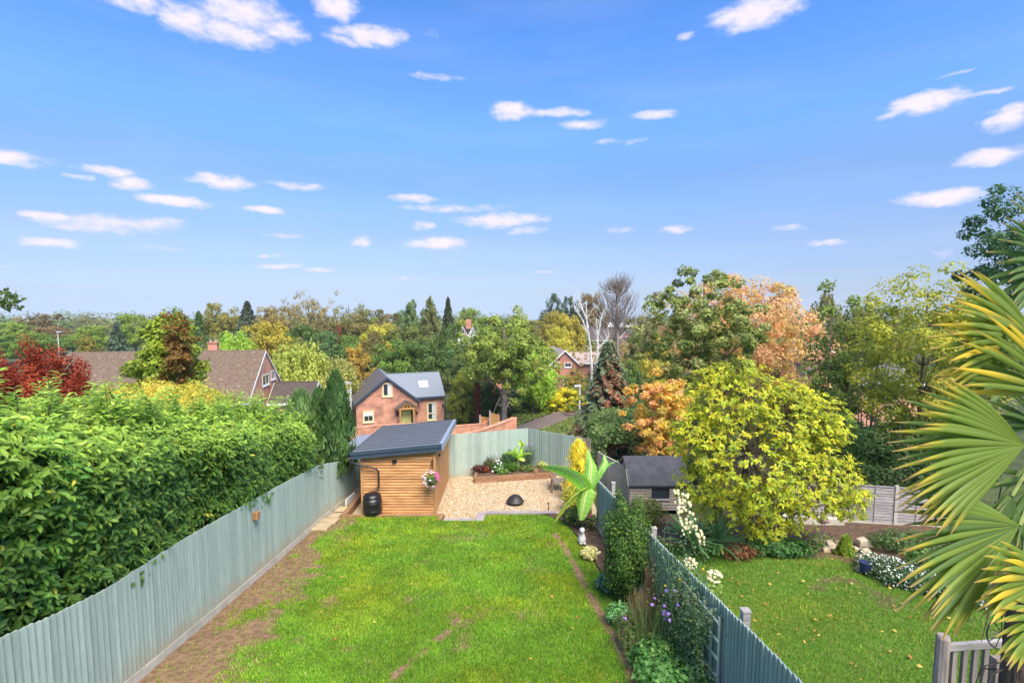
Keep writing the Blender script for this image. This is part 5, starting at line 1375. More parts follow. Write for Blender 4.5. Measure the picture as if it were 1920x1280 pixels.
hero('open_tree', 'open multi-stemmed green tree with bare upper twigs right of the magnolia', 'tree', 1600, 550, 900, 210, 24, [(.15, .21, .04), (.22, .28, .06), (.09, .13, .03)], [5, 3, 2], nc=120, nl=70, leaf=.19, crad=.08, lo=.3, noise=.25, seed=35, limbn=80, trunk_r=.12)
def whips(lbl, px, ytop, y, w_, n, seed, hb, leafc):
    r = np.random.default_rng(seed); c = U(px, ytop, y=y); gz = float(ground(c.x, y)); rt = root('sapling', (c.x, y, gz), lbl, 'tree'); mb = MB(); P = []
    for i in range(n):
        ex = c.x + r.uniform(-.5, .5) * w_; ez = c.z - r.uniform(0, .25) * (c.z - gz); a = Vector((c.x + (ex - c.x) * .2, y, gz)); e = Vector((ex, y + r.uniform(-.6, .6), ez))
        m = a.lerp(e, .5) + Vector((r.uniform(-.2, .2), 0, 0)); mb.tube([a, m, e], [.035, .022, .006], 4, cap=False)
        for k in range(12):
            q = m.lerp(e, r.uniform(-.3, 1)) ; f = q + Vector((r.uniform(-.5, .5), r.uniform(-.4, .4), r.uniform(.1, .6))); mb.tube([q, f], [.008, .003], 3, cap=False)
            for j in range(int(leafc)): P.append(tuple(q.lerp(f, r.uniform(.2, 1.05))))
    mb.part('stems', M['twig'], rt)
    P = np.array(P); n = len(P)
    build_crown('foliage', rt, (c.x, y, gz), P, rdir(r, n) + np.array([[0, 0, .4]]), rdir(r, n), r.uniform(.08, .16, n), palette(r, n, [(.12, .18, .03), (.22, .22, .04)], [3, 1]), LF_D)
whips('thin bare-topped sapling with a few leaves against the sky right of the orange tree', 1560, 530, 23, 3.2, 7, 41, 3, 4)
whips('twiggy sapling with scattered leaves above the open green tree', 1636, 538, 22, 2.6, 7, 42, 3, 3)
hero('ash_tree', 'feathery dark green tree entering the top right corner above the palm', 'tree', 1945, 325, 620, 240, 13, [(.05, .11, .035), (.08, .16, .05), (.035, .08, .03)], [4, 3, 3], nc=90, nl=120, leaf=.085, crad=.085, lo=.3, noise=.2, seed=36, base=lawn_z(13), limbn=40, trunk_r=.12, bx=1990)
hero('dark_hedge', 'dense dark green hedge mass behind the lap fence on the right', 'hedge', 1690, 770, 1000, 330, 18.6, [(.03, .065, .018), (.05, .10, .025), (.08, .13, .03)], [5, 3, 1], nc=120, nl=120, leaf=.12, crad=.09, lo=.3, noise=.12, seed=37, base=.1, depth=.45)
hero('apple_tree', 'loose dark green shrub-like tree left of the grey lap fence behind the magnolia', 'tree', 1590, 760, 990, 150, 19.5, [(.06, .13, .025), (.10, .19, .035), (.035, .08, .02)], [5, 3, 2], nc=80, nl=80, leaf=.13, crad=.1, lo=.3, noise=.25, seed=38, base=.1)
# left-hand side
hero('red_smoke_bush', 'dark copper-red feathery bush behind the hedge at the left edge', 'bush', 62, 660, 800, 200, 15.5, [(.24, .04, .016), (.16, .026, .014), (.33, .07, .025)], [4, 3, 2.2], nc=130, nl=200, leaf=.08, crad=.062, lo=.3, noise=.25, tmpl=LF_D, seed=51, base=1.0, flat=2.1, shape=lambda c: np.concatenate([c[:, :2], c[:, 2:] + .10 * np.sin(c[:, :1] * 16)], 1))
hero('golden_shrub', 'bright yellow shrub glowing behind the laurel hedge in front of the bungalow', 'bush', 272, 720, 800, 335, 17.5, [(.50, .42, .05), (.42, .38, .05), (.54, .43, .10), (.26, .27, .04)], [5, 4, 2, 1.5], nc=130, nl=120, leaf=.10, crad=.07, lo=.35, noise=.15, seed=52, base=.8)
hero('yellow_green_tree', 'yellow-green spire-topped tree standing in front of the bungalow roof', 'tree', 308, 572, 790, 195, 25, [(.20, .27, .03), (.30, .34, .04), (.12, .18, .03)], [4, 4, 2], nc=120, nl=110, leaf=.2, crad=.085, lo=.25, noise=.22, seed=53,
     shape=lambda c: np.concatenate([c[:, :2] * (1.25 - 1.05 * np.clip(c[:, 2:3] + .5, 0, 1) ** 1.1), c[:, 2:]], 1))
hero('brown_maple', 'brown-leaved maple growing against the yellow-green spire-topped tree', 'tree', 333, 585, 735, 100, 23.6, [(.17, .085, .02), (.22, .12, .03), (.11, .10, .02)], [4, 3, 2], nc=70, nl=42, leaf=.16, crad=.10, lo=.2, noise=.4, seed=54, bx=318,
     shape=lambda c: np.concatenate([c[:, :2] * (1.2 - .75 * np.clip(c[:, 2:3] + .5, 0, 1)), c[:, 2:]], 1))
hero('orange_shrub', 'small orange-brown shrub below the white dormer of the bungalow', 'bush', 407, 732, 790, 48, 21, [(.30, .14, .03), (.22, .12, .03)], [3, 2], nc=30, nl=70, leaf=.13, crad=.14, seed=55, base=.3)
# conifers at the hedge end
def feather(name, label, px, ytop, ybot, wpx, y, cols, seed, n=7000, pw=.75, base=None, sp=(.2, .38)):
    r = np.random.default_rng(seed); top = U(px, ytop, y=y); gz = U(px, ybot, y=y).z if base is None else base; wd = wpx / 960 * y; h = top.z - gz
    rt = root(name, (top.x, y, gz), label, 'conifer')
    ntip = 260; f = r.uniform(0, 1, ntip); a0 = r.uniform(0, 6.283, ntip)
    k = r.integers(0, ntip, n); z = np.clip(f[k] + r.uniform(-.10, .05, n), 0, 1)
    rad = wd / 2 * ((1 - z) ** pw) * (.75 + .3 * np.sin(a0[k] * 5 + f[k] * 23)) * r.uniform(.55, 1.08, n) + .03
    a = a0[k] + r.normal(size=n) * .14
    P = np.stack([top.x + np.cos(a) * rad, y + np.sin(a) * rad, gz + z * h * .97], 1)
    out = np.stack([np.cos(a), np.sin(a), np.zeros(n)], 1)
    T = out * .55 + np.array([[0, 0, 1.0]]) + rdir(r, n) * .3; Nn = out + rdir(r, n) * .5
    tn = palette(r, ntip, cols, [4, 3, 2])[k] * .6 + palette(r, n, cols, [4, 3, 2]) * .4
    build_crown('foliage', rt, (top.x, y, gz), P, Nn, T, r.uniform(*sp, n), tn * r.uniform(.75, 1.25, (n, 1)), (np.array([(-.10, 0, 0), (.10, 0, 0), (.16, .45, .02), (0, 1, 0), (-.16, .45, -.02)]), np.array([(0, 1, 2, 3), (0, 3, 4, 4)])[:1]))
    MB().tube([(top.x, y, gz - .1), (top.x, y, gz + h * .9)], [.09, .02], 7).part('trunk', M['bark'], rt)
CG = [(.08, .16, .045), (.055, .11, .035), (.14, .23, .07)]
feather('conifer_shrub', 'pale green feathery conifer between the laurel hedge and the taller conifer', 563, 738, 885, 120, 18.9, [(.14, .22, .07), (.10, .17, .05), (.20, .29, .10)], 61, 9000, .55)
feather('conifer_tree', 'tall upright green conifer ending the hedge at the shed corner', 628, 702, 880, 86, 19.3, CG, 62, 9000, .6)
feather('conifer_tree', 'green conifer leaning between the two hedge-end conifers', 598, 735, 880, 90, 19.6, CG, 63, 7000, .6)
feather('dwarf_conifer', 'small golden-green dwarf conifer on the neighbour’s rockery', 1587, 1008, 1072, 44, 13.6, [(.22, .30, .03), (.15, .24, .03), (.28, .34, .05)], 64, 2600, .6, sp=(.10, .18))
# brown-green conifer in the middle distance
def droopy(px, ytop, ybot, wpx, y, seed):
    r = np.random.default_rng(seed); top = U(px, ytop, y=y); gz = float(ground(top.x, y)); wd = wpx / 960 * y; h = top.z - gz
    rt = root('spruce_tree', (top.x, y, gz), 'grey-green spruce with patches of dead russet foliage beyond the rear fence', 'conifer')
    for nm, cols, n, sel in (('foliage', [(.14, .19, .10), (.18, .22, .12), (.09, .13, .07)], 11500, False), ('dead_foliage', [(.24, .11, .06), (.17, .08, .045), (.30, .16, .09)], 3000, True)):
        z = r.uniform(.02, 1, n); a = r.uniform(0, 6.283, n)
        if sel:
            z = np.concatenate([r.normal(.28, .05, n // 3), r.normal(.52, .09, n // 3), r.normal(.72, .08, n - 2 * (n // 3))]); a = np.concatenate([r.normal(4.2, .9, n // 3), r.normal(4.9, .35, n // 3), r.normal(4.75, .4, n - 2 * (n // 3))]); z = np.clip(z, .03, .95)
        tier = np.floor(z * 15 + .4 * np.sin(a * 3)) / 15
        rad = wd / 2 * (1 - z) ** .85 * (.8 + .35 * np.sin(a * 7 + tier * 40)) * r.uniform(.5, 1.05, n) + .06
        if sel: rad = rad * 1.08
        P = np.stack([top.x + np.cos(a) * rad, y + np.sin(a) * rad, gz + h * z - rad * .28 + r.normal(size=n) * .04], 1)
        out = np.stack([np.cos(a), np.sin(a), np.zeros(n)], 1)
        build_crown(nm, rt, (top.x, y, gz), P, np.array([[0, 0, 1.0]]) + out * .6 + rdir(r, n) * .5, out * .8 + np.array([[0, 0, -.55]]) + rdir(r, n) * .35, r.uniform(.22, .42, n), palette(r, n, cols, [4, 3, 2]) * r.uniform(.7, 1.25, (n, 1)), LF_D)
    MB().tube([(top.x, y, gz - .1), (top.x, y, gz + h * .96)], [.2, .03], 7).part('trunk', M['bark'], rt)
droopy(1142, 640, 805, 165, 38, 71)
# tall green tree in the centre
hero('alder_tree', 'tall bright green tree with a bare lower trunk in the centre behind the brick wall', 'tree', 945, 582, 738, 205, 57, [(.20, .26, .05), (.28, .33, .06), (.13, .18, .04), (.34, .32, .07)], [5, 4, 3, 1], nc=230, nl=105, leaf=.30, crad=.05, lo=.15, noise=.28, seed=72, limbn=30, trunk_r=.36, trunk_mat='twig')
ct = U(938, 700, y=57)
o = root('dead_branch', (ct.x, 57, ct.z), 'pale bare side branches on the trunk of the tall central tree', 'branch')
for (a, b, c_, d) in ((938, 738, 978, 732), (938, 745, 925, 775), (940, 742, 958, 768), (940, 715, 955, 700)):
    A1, B1 = U(a, b, y=56.8), U(c_, d, y=56.5); MB().tube([A1, A1.lerp(B1, .5) + Vector((0, 0, .15)), B1], [.1, .07, .03], 5).part('branch', M['twig'], o)
# white-stemmed birch, nearly bare
def birch():
    r = np.random.default_rng(73); y = 62
    b = U(1110, 760, y=y); gz = float(ground(b.x, y)); rt = root('silver_birch', (b.x, y, gz), 'nearly bare silver birch with white stems beside the orange brick house', 'tree')
    st = MB()
    S_ = [[(1108, 770), (1110, 700), (1107, 650), (1100, 600), (1099, 562)], [(1112, 740), (1119, 690), (1121, 640), (1118, 595)], [(1119, 640), (1124, 615), (1128, 590)], [(1102, 625), (1092, 600), (1080, 582), (1073, 565)], [(1100, 600), (1092, 580), (1086, 560)], [(1120, 655), (1134, 640), (1142, 630)]]
    for s_ in S_:
        pts = [U(a, c, y=y) for a, c in s_]; r0 = .20 if s_[0][1] > 700 else .09
        st.tube(pts, list(np.linspace(r0, .05, len(pts))), 6)
    st.part('stems', M['birch'], rt)
    tw = MB()
    for s_ in S_:
        for k in range(16):
            i = r.integers(0, len(s_) - 1); f = r.uniform(0, 1); a = U(s_[i][0] * (1 - f) + s_[i + 1][0] * f, s_[i][1] * (1 - f) + s_[i + 1][1] * f, y=y)
            if a.z < b.z + 4: continue
            e = a + Vector((r.uniform(-1.1, 1.1), r.uniform(-.8, .8), r.uniform(.2, 1.6))); tw.tube([a, a.lerp(e, .5) + Vector((0, 0, .15)), e], [.04, .025, .012], 3, cap=False)
    tw.part('twigs', M['birch'], rt)['kind'] = 'stuff'
birch()

def bare_tree():
    r = np.random.default_rng(74); y = 72; b = U(1158, 690, y=y); gz = float(ground(b.x, y)); rt = root('bare_tree', (b.x, y, gz), 'tall leafless tree with fine twigs against the sky', 'tree')
    top = U(1155, 524, y=y); st = MB(); st.tube([(b.x, y, gz), tuple(U(1158, 640, y=y)), tuple(U(1156, 580, y=y)), tuple(top)], [.34, .26, .15, .03], 7)
    tw = MB()
    for i in range(64):
        f = r.uniform(0, 1) ** .8; a = U(1157, 655 - f * 115, y=y); sd = r.uniform(-1, 1); ln = (1 - f * .55) * 3.4
        e = a + Vector((sd * ln, r.uniform(-.6, .6) * ln, ln * r.uniform(.9, 1.7))); e.z = min(e.z, top.z + r.uniform(-1.6, .2))
        m = a.lerp(e, .5) + Vector((sd * .35, 0, -.12)); tw.tube([a, m, e], [.075 * (1 - f * .5), .05, .018], 4, cap=False)
        for k in range(15):
            q = r.uniform(.2, 1); p = (a.lerp(m, q * 2) if q < .5 else m.lerp(e, q * 2 - 1)); g = p + Vector((sd * .3 + r.uniform(-.6, .6), r.uniform(-.6, .6), r.uniform(.4, 1.3)))
            tw.tube([p, p.lerp(g, .5) + Vector(rdir(r, 1)[0]) * .08, g], [.024, .018, .008], 3, cap=False)
            h = g + Vector((r.uniform(-.4, .4), r.uniform(-.4, .4), r.uniform(.1, .6))); tw.tube([p.lerp(g, .6), h], [.014, .007], 3, cap=False)
    st.part('trunk', M['twig'], rt); tw.part('twigs', M['twig'], rt)['kind'] = 'stuff'
bare_tree()

# ---------------------------------------------------------------- background trees
Y_ = 'yellow'; G1 = (.07, .13, .03); G2 = (.045, .085, .025); G3 = (.10, .16, .035); OL = (.12, .13, .035); BR = (.13, .085, .04); YG = (.19, .21, .04); BL = (.05, .085, .065); DG = (.03, .055, .022); LM = (.14, .24, .04); OR = (.24, .15, .035)
BG = [
 (12, 604, 90, 150, 'round', G3, 'rounded light green tree on the far left skyline above the copper bush'),
 (62, 592, 100, 175, 'loose', BR, 'brownish tree crown on the skyline just right of the far left edge'),
 (50, 625, 110, 120, 'round', G1, 'mid green tree behind the copper bush at the left'),
 (108, 618, 60, 165, 'loose', BR, 'reddish-brown distant tree beside the thin street lamp'),
 (135, 628, 60, 150, 'round', G1, 'small green tree just right of the thin street lamp'),
 (172, 610, 62, 135, 'round', G3, 'light green crown left of the blue-green conifer'),
 (163, 635, 52, 90, 'tall', OL, 'olive-brown conical tree left of the bungalow roof'),
 (218, 610, 62, 92, 'conifer', BL, 'broad blue-green conifer above the left end of the bungalow roof'),
 (250, 588, 66, 150, 'round', G3, 'green rounded tree behind the yellow-green spire-topped tree'),
 (290, 600, 70, 160, 'loose', OL, 'olive tree far behind the brown maple'),
 (372, 587, 44, 120, 'conifer', G2, 'slim dark green conifer right of the brown maple'),
 (412, 573, 80, 150, 'loose', OL, 'olive skyline tree above the bungalow chimney'),
 (345, 612, 70, 135, 'round', G1, 'green tree behind the bungalow ridge near the chimney'),
 (463, 568, 62, 145, 'conifer', (.05, .07, .055), 'wide dark cedar on the skyline between olive trees'),
 (505, 578, 70, 165, 'loose', (.13, .12, .05), 'tawny skyline tree right of the cedar'),
 (576, 553, 95, 140, 'sparse', (.15, .14, .06), 'see-through tall tree breaking the skyline above the willow'),
 (540, 566, 60, 150, 'sparse', (.14, .13, .05), 'thin crowned tree just left of the tall see-through tree'),
 (612, 590, 70, 160, 'loose', BR, 'brown low tree on the skyline right of the tall see-through tree'),
 (655, 560, 84, 128, 'sparse', (.10, .12, .045), 'dark airy oak top on the skyline left of centre'),
 (668, 585, 110, 132, 'loose', (.10, .10, .04), 'broad olive-brown oak below the airy oak top'),
 (437, 626, 86, 76, 'round', LM, 'lime green bush-like tree just above the bungalow ridge'),
 (500, 603, 104, 88, 'round', (.17, .17, .03), 'yellow-olive rounded tree above the bungalow gable'),
 (556, 640, 116, 62, 'willow', (.17, .22, .06), 'weeping willow with yellow-green strands right of the bungalow gable'),
 (625, 668, 90, 64, 'willow', (.16, .19, .07), 'pale weeping willow left of the new brick house'),
 (565, 612, 76, 100, 'round', G2, 'dark green round tree above the weeping willow'),
 (610, 622, 76, 92, 'round', (.05, .10, .04), 'bluish-green round tree above the pale willow'),
 (648, 628, 70, 96, 'round', G1, 'mid green tree right of the bluish-green round tree'),
 (634, 612, 22, 96, 'tall', (.16, .05, .03), 'narrow dark red tree among the greens left of centre'),
 (712, 606, 84, 100, 'round', YG, 'yellow-topped rounded tree left of the brick house ridge'),
 (697, 625, 58, 88, 'round', (.12, .09, .035), 'brown rounded tree in front of the yellow-topped tree'),
 (668, 652, 84, 70, 'tall', OR, 'orange and yellow autumn tree with a pale trunk behind the new brick house'),
 (748, 582, 40, 175, 'poplar', G1, 'distant narrow tree on the skyline left of the paired tall trees'),
 (720, 592, 60, 170, 'loose', BR, 'rusty distant tree crown left of the paired tall trees'),
 (772, 568, 58, 122, 'tall', (.07, .12, .05), 'tall grey-green tree left of the dark spruce'),
 (806, 562, 50, 118, 'tall', (.08, .10, .04), 'tall brownish-green pointed tree beside the dark spruce'),
 (840, 563, 46, 105, 'conifer', (.03, .05, .028), 'very dark pointed spruce on the skyline near the centre'),
 (880, 577, 52, 165, 'round', G3, 'rounded light green tree right of the dark spruce'),
 (740, 640, 90, 78, 'loose', G1, 'green tree just left of the brick house ridge line'),
 (790, 640, 100, 80, 'round', G2, 'dark green tree directly behind the slate roof'),
 (775, 618, 90, 92, 'loose', (.08, .11, .035), 'olive-green tree behind the dark green tree over the slate roof'),
 (845, 645, 80, 84, 'round', (.045, .10, .04), 'deep green rounded tree right of the slate roof'),
 (838, 612, 60, 98, 'loose', G2, 'dark tree below the pointed spruce'),
 (872, 668, 80, 68, 'loose', (.06, .09, .03), 'shadowy green tree between the slate roof and the central tree'),
 (866, 700, 60, 62, 'shrub', (.12, .15, .03), 'yellowish bush at the right corner of the new brick house'),
 (905, 712, 80, 63, 'shrub', (.04, .07, .025), 'dark undergrowth bush behind the orange fence panels'),
 (895, 690, 16, 60, 'tall', (.18, .045, .025), 'slim dark red shrub right of the new brick house'),
 (985, 705, 90, 71, 'loose', G2, 'dark green tree right of the central bare trunk'),
 (1000, 648, 90, 66, 'round', LM, 'bright green rounded tree leaning on the right of the central tree'),
 (1020, 690, 80, 72, 'loose', (.12, .20, .04), 'fresh green tree left of the street lamp'),
 (975, 742, 60, 67, 'shrub', (.06, .10, .03), 'dark bush at the foot of the central tree'),
 (1062, 728, 80, 69, 'shrub', (.28, .30, .03), 'yellow-green hedge bush just left of the white street lamp'),
 (1022, 738, 66, 69, 'shrub', (.17, .24, .03), 'lime hedge bush between the central tree and the lamp'),
 (1078, 700, 56, 72, 'shrub', (.20, .14, .035), 'orange-green bush in front of the orange brick house'),
 (1042, 557, 50, 142, 'loose', (.035, .06, .035), 'dark pine crown on the skyline left of the birch'),
 (1078, 562, 50, 146, 'loose', (.035, .06, .035), 'second dark pine crown just behind the birch top'),
 (1115, 555, 56, 140, 'loose', (.16, .10, .04), 'russet-brown tree on the skyline behind the birch'),
 (1038, 583, 62, 104, 'round', (.20, .15, .035), 'orange-olive autumn tree above the orange brick house'),
 (1070, 590, 64, 98, 'round', (.19, .19, .04), 'yellow-olive autumn tree left of the birch'),
 (1046, 612, 60, 92, 'round', YG, 'yellow tree directly above the white-edged gable'),
 (1203, 598, 60, 92, 'loose', (.14, .11, .045), 'brownish tree behind the edge of the green maple'),
 (1230, 640, 70, 60, 'loose', (.20, .20, .04), 'yellow-green tree tucked behind the green maple'),
 (1190, 668, 46, 75, 'shrub', (.08, .13, .03), 'green roadside bush in front of the brown brick house'),
 (1185, 700, 60, 58, 'shrub', (.04, .08, .03), 'dark green bush right of the spruce'),
 (1540, 563, 90, 70, 'loose', (.09, .10, .04), 'dull brown-green tree right of the orange tree'),
 (1590, 580, 90, 75, 'loose', (.08, .10, .035), 'dark skyline tree behind the bare-topped sapling'),
 (1660, 590, 110, 68, 'loose', (.10, .11, .04), 'dull green background tree behind the twiggy sapling'),
 (1480, 700, 110, 34, 'shrub', (.11, .13, .04), 'grey-green bush between the orange tree and the magnolia'),
 (1560, 690, 90, 32, 'loose', (.08, .13, .03), 'mid green bush right of the magnolia crown'),
 (1820, 560, 150, 50, 'loose', (.06, .09, .03), 'background tree behind the palm fronds'),
 (600, 600, 100, 210, 'round', OL, 'hazy olive tree far beyond the willow'),
 (690, 596, 90, 215, 'round', G1, 'hazy green tree far left of centre'),
 (330, 598, 100, 220, 'round', G1, 'hazy green tree far beyond the spire-topped tree'),
 (930, 596, 110, 230, 'round', G1, 'hazy green tree far behind the central tree'),
 (1010, 600, 90, 190, 'round', OL, 'hazy olive tree left of the dark pines'),
]
for t in BG: tree(*t[:6], t[6], seed=(t[0] * 3) % 2, cat='bush' if t[4] == 'shrub' else ('conifer' if t[4] == 'conifer' else 'tree'))
drop_protos()
# far woods: nobody could count these
def woods(lbl, x0, x1, y0, y1, n, hgt, seed, cols, leaf):
    r = np.random.default_rng(seed); cx = r.uniform(x0, x1, n); cy = r.uniform(y0, y1, n); h = hgt * r.uniform(.7, 1.2, n); gz = ground(cx, cy)
    nl = 110; d = rdir(r, n * nl); d[:, 2] = np.abs(d[:, 2])
    rad = rep(r.uniform(3.2, 6.0, n), nl)
    P = np.stack([rep(cx, nl) + d[:, 0] * rad, rep(cy, nl) + d[:, 1] * rad, rep(gz + h * .45, nl) + d[:, 2] * rep(h, nl) * .55 - r.uniform(0, .3, n * nl) * rep(h, nl)], 1)
    tn = rep(palette(r, n, cols, [4, 3, 2, 1]), nl) * r.uniform(.75, 1.25, (n * nl, 1))
    V, F = scatter(LF_D[0], LF_D[1], P, frames(d + rdir(r, len(d)) * .5 + np.array([[0, 0, .4]]), rdir(r, len(d))), r.uniform(.7, 1.3, n * nl) * leaf)
    tag(link('distant_woodland', npmesh('distant_woodland', V, F, M['leaf'], rep(tn, 4))), lbl, 'woodland', kind='stuff')
WC = [G1, OL, G2, (.15, .12, .04)]
woods('hazy belt of mixed autumn woodland along the horizon', -330, 330, 190, 330, 460, 11.0, 81, [(.14, .19, .06), (.18, .18, .06), (.11, .15, .06), (.17, .15, .07)], 1.3)
woods('mixed trees and scrub filling the valley between the houses', -75, 70, 84, 150, 230, 6.8, 82, [(.12, .18, .045), (.19, .19, .05), (.08, .12, .04), (.22, .16, .06)], 1.0)
woods('rough scrub and bushes on the valley floor beyond the rear fence', 10, 34, 66, 82, 40, 4.0, 83, [G1, G3, G2, YG], .6)
# bank of ivy and bramble
def bank(lbl, nm, x0, x1, y0, y1, n, hf, cols, wts, leaf, seed, dome=8):
    r = np.random.default_rng(seed); x = r.uniform(x0, x1, n); y = r.uniform(y0, y1, n); k = hf(x, y) > 0; x, y = x[k], y[k]; n = len(x)
    P = np.stack([x, y, ground(x, y) - .2 + hf(x, y) * r.uniform(.72, 1.03, n)], 1)
    Nn = np.array([[0, -.4, 1.0]]) + rdir(r, n) * .9
    tn = palette(r, n, cols, wts) * r.uniform(.7, 1.3, (n, 1)) * (.7 + .6 * fbm(x, y, 1.2, seed)[:, None])
    V, F = scatter(LF_D[0], LF_D[1], P, frames(Nn, rdir(r, n)), r.uniform(.7, 1.3, n) * leaf)
    tag(link(nm, npmesh(nm, V, F, M['leaf'], rep(tn, 4))), lbl, 'ground cover', kind='stuff')
bank('tangled bank of ivy and bramble beyond the rear fence below the spruce', 'bramble_bank', 3.9, 15, 22.6, 38, 52000,
     lambda x, y: (1.35 + 1.3 * fbm(x, y, .5, 5) + np.clip((y - 24) * .14, 0, 1.3)) * np.clip((x - 3.7 - np.clip(y - 29, 0, 9) * .22) * 1.5, 0, 1), [(.08, .13, .035), (.12, .18, .05), (.17, .23, .06), (.24, .25, .12)], [5, 4, 2, .6], .16, 91)
bank('low green scrub on the bank between the lane and the brick wall', 'scrub', -4, 2.5, 44, 56, 6000, lambda x, y: (.25 + .5 * fbm(x, y, .5, 8)) * (np.abs(x - road_x(y)) > 2.4), [(.06, .11, .03), (.10, .16, .04)], [1, 1], .22, 92)

bank('rough grass and low scrub beside the lane below the street lamp', 'scrub', 0, 16, 52, 66, 16000, lambda x, y: (.2 + .45 * fbm(x, y, .6, 18)) * (np.abs(x - road_x(y)) > 2.1), [(.10, .15, .03), (.16, .20, .05), (.20, .19, .07)], [3, 2, 1], .2, 95)
# ---------------------------------------------------------------- palm
def palm():
    r = random.Random(5)
    bx, by = U(1908, 1200, y=3.9).x, 3.9; gz = lawn_z(3.9)
    rt = root('fan_palm', (bx, by, gz), 'fan palm with yellow-tipped fronds leaning in from the right edge', 'palm')
    crown = Vector((bx + .18, by, 6.55))
    MB().tube([(bx, by, gz - .1), (bx, by, 3.5), (bx + .03, by, 5.2), tuple(crown)], [.13, .11, .105, .09], 10).part('trunk', M['palm_trunk'], rt)
    def blade(name, col, tip, tipf=.72, droop=.05, bend=.05):
        n = 9; V = []; F = []; C_ = []
        for i in range(n + 1):
            f = i / n; w_ = .0135 * (.3 + 1.0 * min(1, f * 2.2)) * (1 - max(0, (f - .5) / .5) ** 1.9 * .93)
            z = -droop * f ** 2.6; xb = -bend * f ** 3; V += [(xb - w_, f, z - .006), (xb, f, z + w_ * .75), (xb + w_, f, z - .006)]
            g = max(0, min(1, (f - tipf) / .2)); c = [a * (1 - g) + b * g for a, b in zip(col, tip)]
            if f > .97: c = (.22, .14, .05)
            C_ += [c] * 3
            if i: F += [(3 * i - 3, 3 * i - 2, 3 * i + 1, 3 * i), (3 * i - 2, 3 * i - 1, 3 * i + 2, 3 * i + 1)]
        return npmesh(name, V, F, M['gloss_leaf'], np.array(C_))
    g = (.10, .145, .02); g2 = (.06, .10, .022); ye = (.38, .27, .02)
    blades = [blade('leaflet', g, ye, .79), blade('leaflet', g2, (.32, .24, .03), .9), blade('leaflet', (.15, .17, .022), ye, .5), blade('leaflet', g2, (.10, .13, .04), .9, .03)]
    cnt = 0
    # (hub px, py, depth, radius m, middle direction deg (0=right, 90=up), spread deg, tilt towards the lens, kinds, leaflets, squash)
    fans = [
     ((2030, 500), 3.5, .66, 160, 60, .35, (1, 3, 1), 36),
     ((1985, 640), 3.35, .84, 172, 38, .30, (0, 0, 0, 0, 2), 32),
     ((2040, 745), 3.2, .85, 150, 24, .1, (2, 0, 0), 13),
     ((1990, 800), 3.9, .85, 140, 40, .5, (3, 1, 3), 18),
     ((1960, 835), 3.15, .92, 177, 40, .25, (0, 0, 1, 0), 44),
     ((1950, 985), 3.3, .96, 190, 40, .3, (0, 0, 1, 1), 42),
     ((1935, 930), 3.55, .55, 245, 40, .2, (3, 1, 1), 14),
     ((2000, 1085), 3.1, .56, 168, 34, .3, (0, 0, 0, 2), 18),
     ((2020, 1160), 3.05, .50, 178, 34, .3, (0, 0, 0), 14),
     ((1990, 900), 3.9, .85, 200, 40, .6, (3, 3, 1), 16),
     ((1960, 700), 4.3, .85, 120, 90, .5, (3, 1), 22),
     ((1880, 985), 3.7, .52, 262, 28, .05, (3, 1), 9),
    ]
    for (hx, hy), y, rad, mid, spr, tilt, kinds, n in fans:
        hub = U(hx - 38, hy, y=y)
        fr = MB(); pts = [tuple(crown), tuple((crown + hub) / 2 + Vector((0, 0, .12))), tuple(hub)]; fr.tube(pts, [.02, .014, .011], 6)
        fo = fr.part('frond', M['banana_stem'], rt)
        for i in range(n):
            f = (i + .5) / n * 2 - 1; a = R(mid + f * spr + r.uniform(-1.2, 1.2))
            d = Vector((math.cos(a), -tilt * math.cos(f * 1.2) - .12 * (i % 2), math.sin(a))); d.normalize()
            nrm = Vector((.12, -1, .42)); s_ = d.cross(nrm).normalized(); nrm = s_.cross(d)
            ln = 1.13 * rad * (1.0 - .28 * abs(f) ** 2.2) * r.uniform(.92, 1.05)
            q = Matrix((s_, d, nrm)).transposed()
            q = q @ Matrix.Rotation(r.uniform(-.25, .25), 3, 'Y')
            o = link('leaflet', blades[kinds[i % len(kinds)] if abs(f) < .8 else kinds[0]], fo, tuple(hub)); o.rotation_euler = q.to_euler()
            wsc = rad * 1.5 * spr / n
            o.scale = (max(.8, min(1.25, wsc)), ln, ln); cnt += 1
    # dead thatch fibres round the head of the trunk
    th = MB()
    for i in range(34):
        a = r.uniform(0, 6.28); z = r.uniform(4.6, 6.3); p = Vector((bx + .1 * math.cos(a), by + .1 * math.sin(a), z)); th.tube([p, p + Vector((.1 * math.cos(a), .1 * math.sin(a), -.05)), p + Vector((.14 * math.cos(a), .14 * math.sin(a), -.5 * r.uniform(.5, 1)))], [.008, .007, .003], 3, cap=False)
    th.part('dry_fibres', M['palm_trunk'], rt)
    # hanging metal ring ornament on the railing post
    c = U(1886, 1185, y=5.1); rg = root('garden_ornament', tuple(c), 'round open metal ornament hanging behind the railing post under the palm', 'ornament')
    MB().tube([(c.x + .20 * math.cos(t), 5.1, c.z + .20 * math.sin(t)) for t in np.linspace(0, 6.283, 25)], .008, 5).part('ring', M['iron'], rg)
    for t in np.linspace(0, 3.14, 7): MB().tube([(c.x + .20 * math.cos(t + .3), 5.1, c.z + .2 * math.sin(t + .3)), (c.x - .05, 5.09, c.z), (c.x - .2 * math.cos(t), 5.1, c.z - .2 * math.sin(t))], .005, 4).part('spoke', M['iron'], rg)
palm()

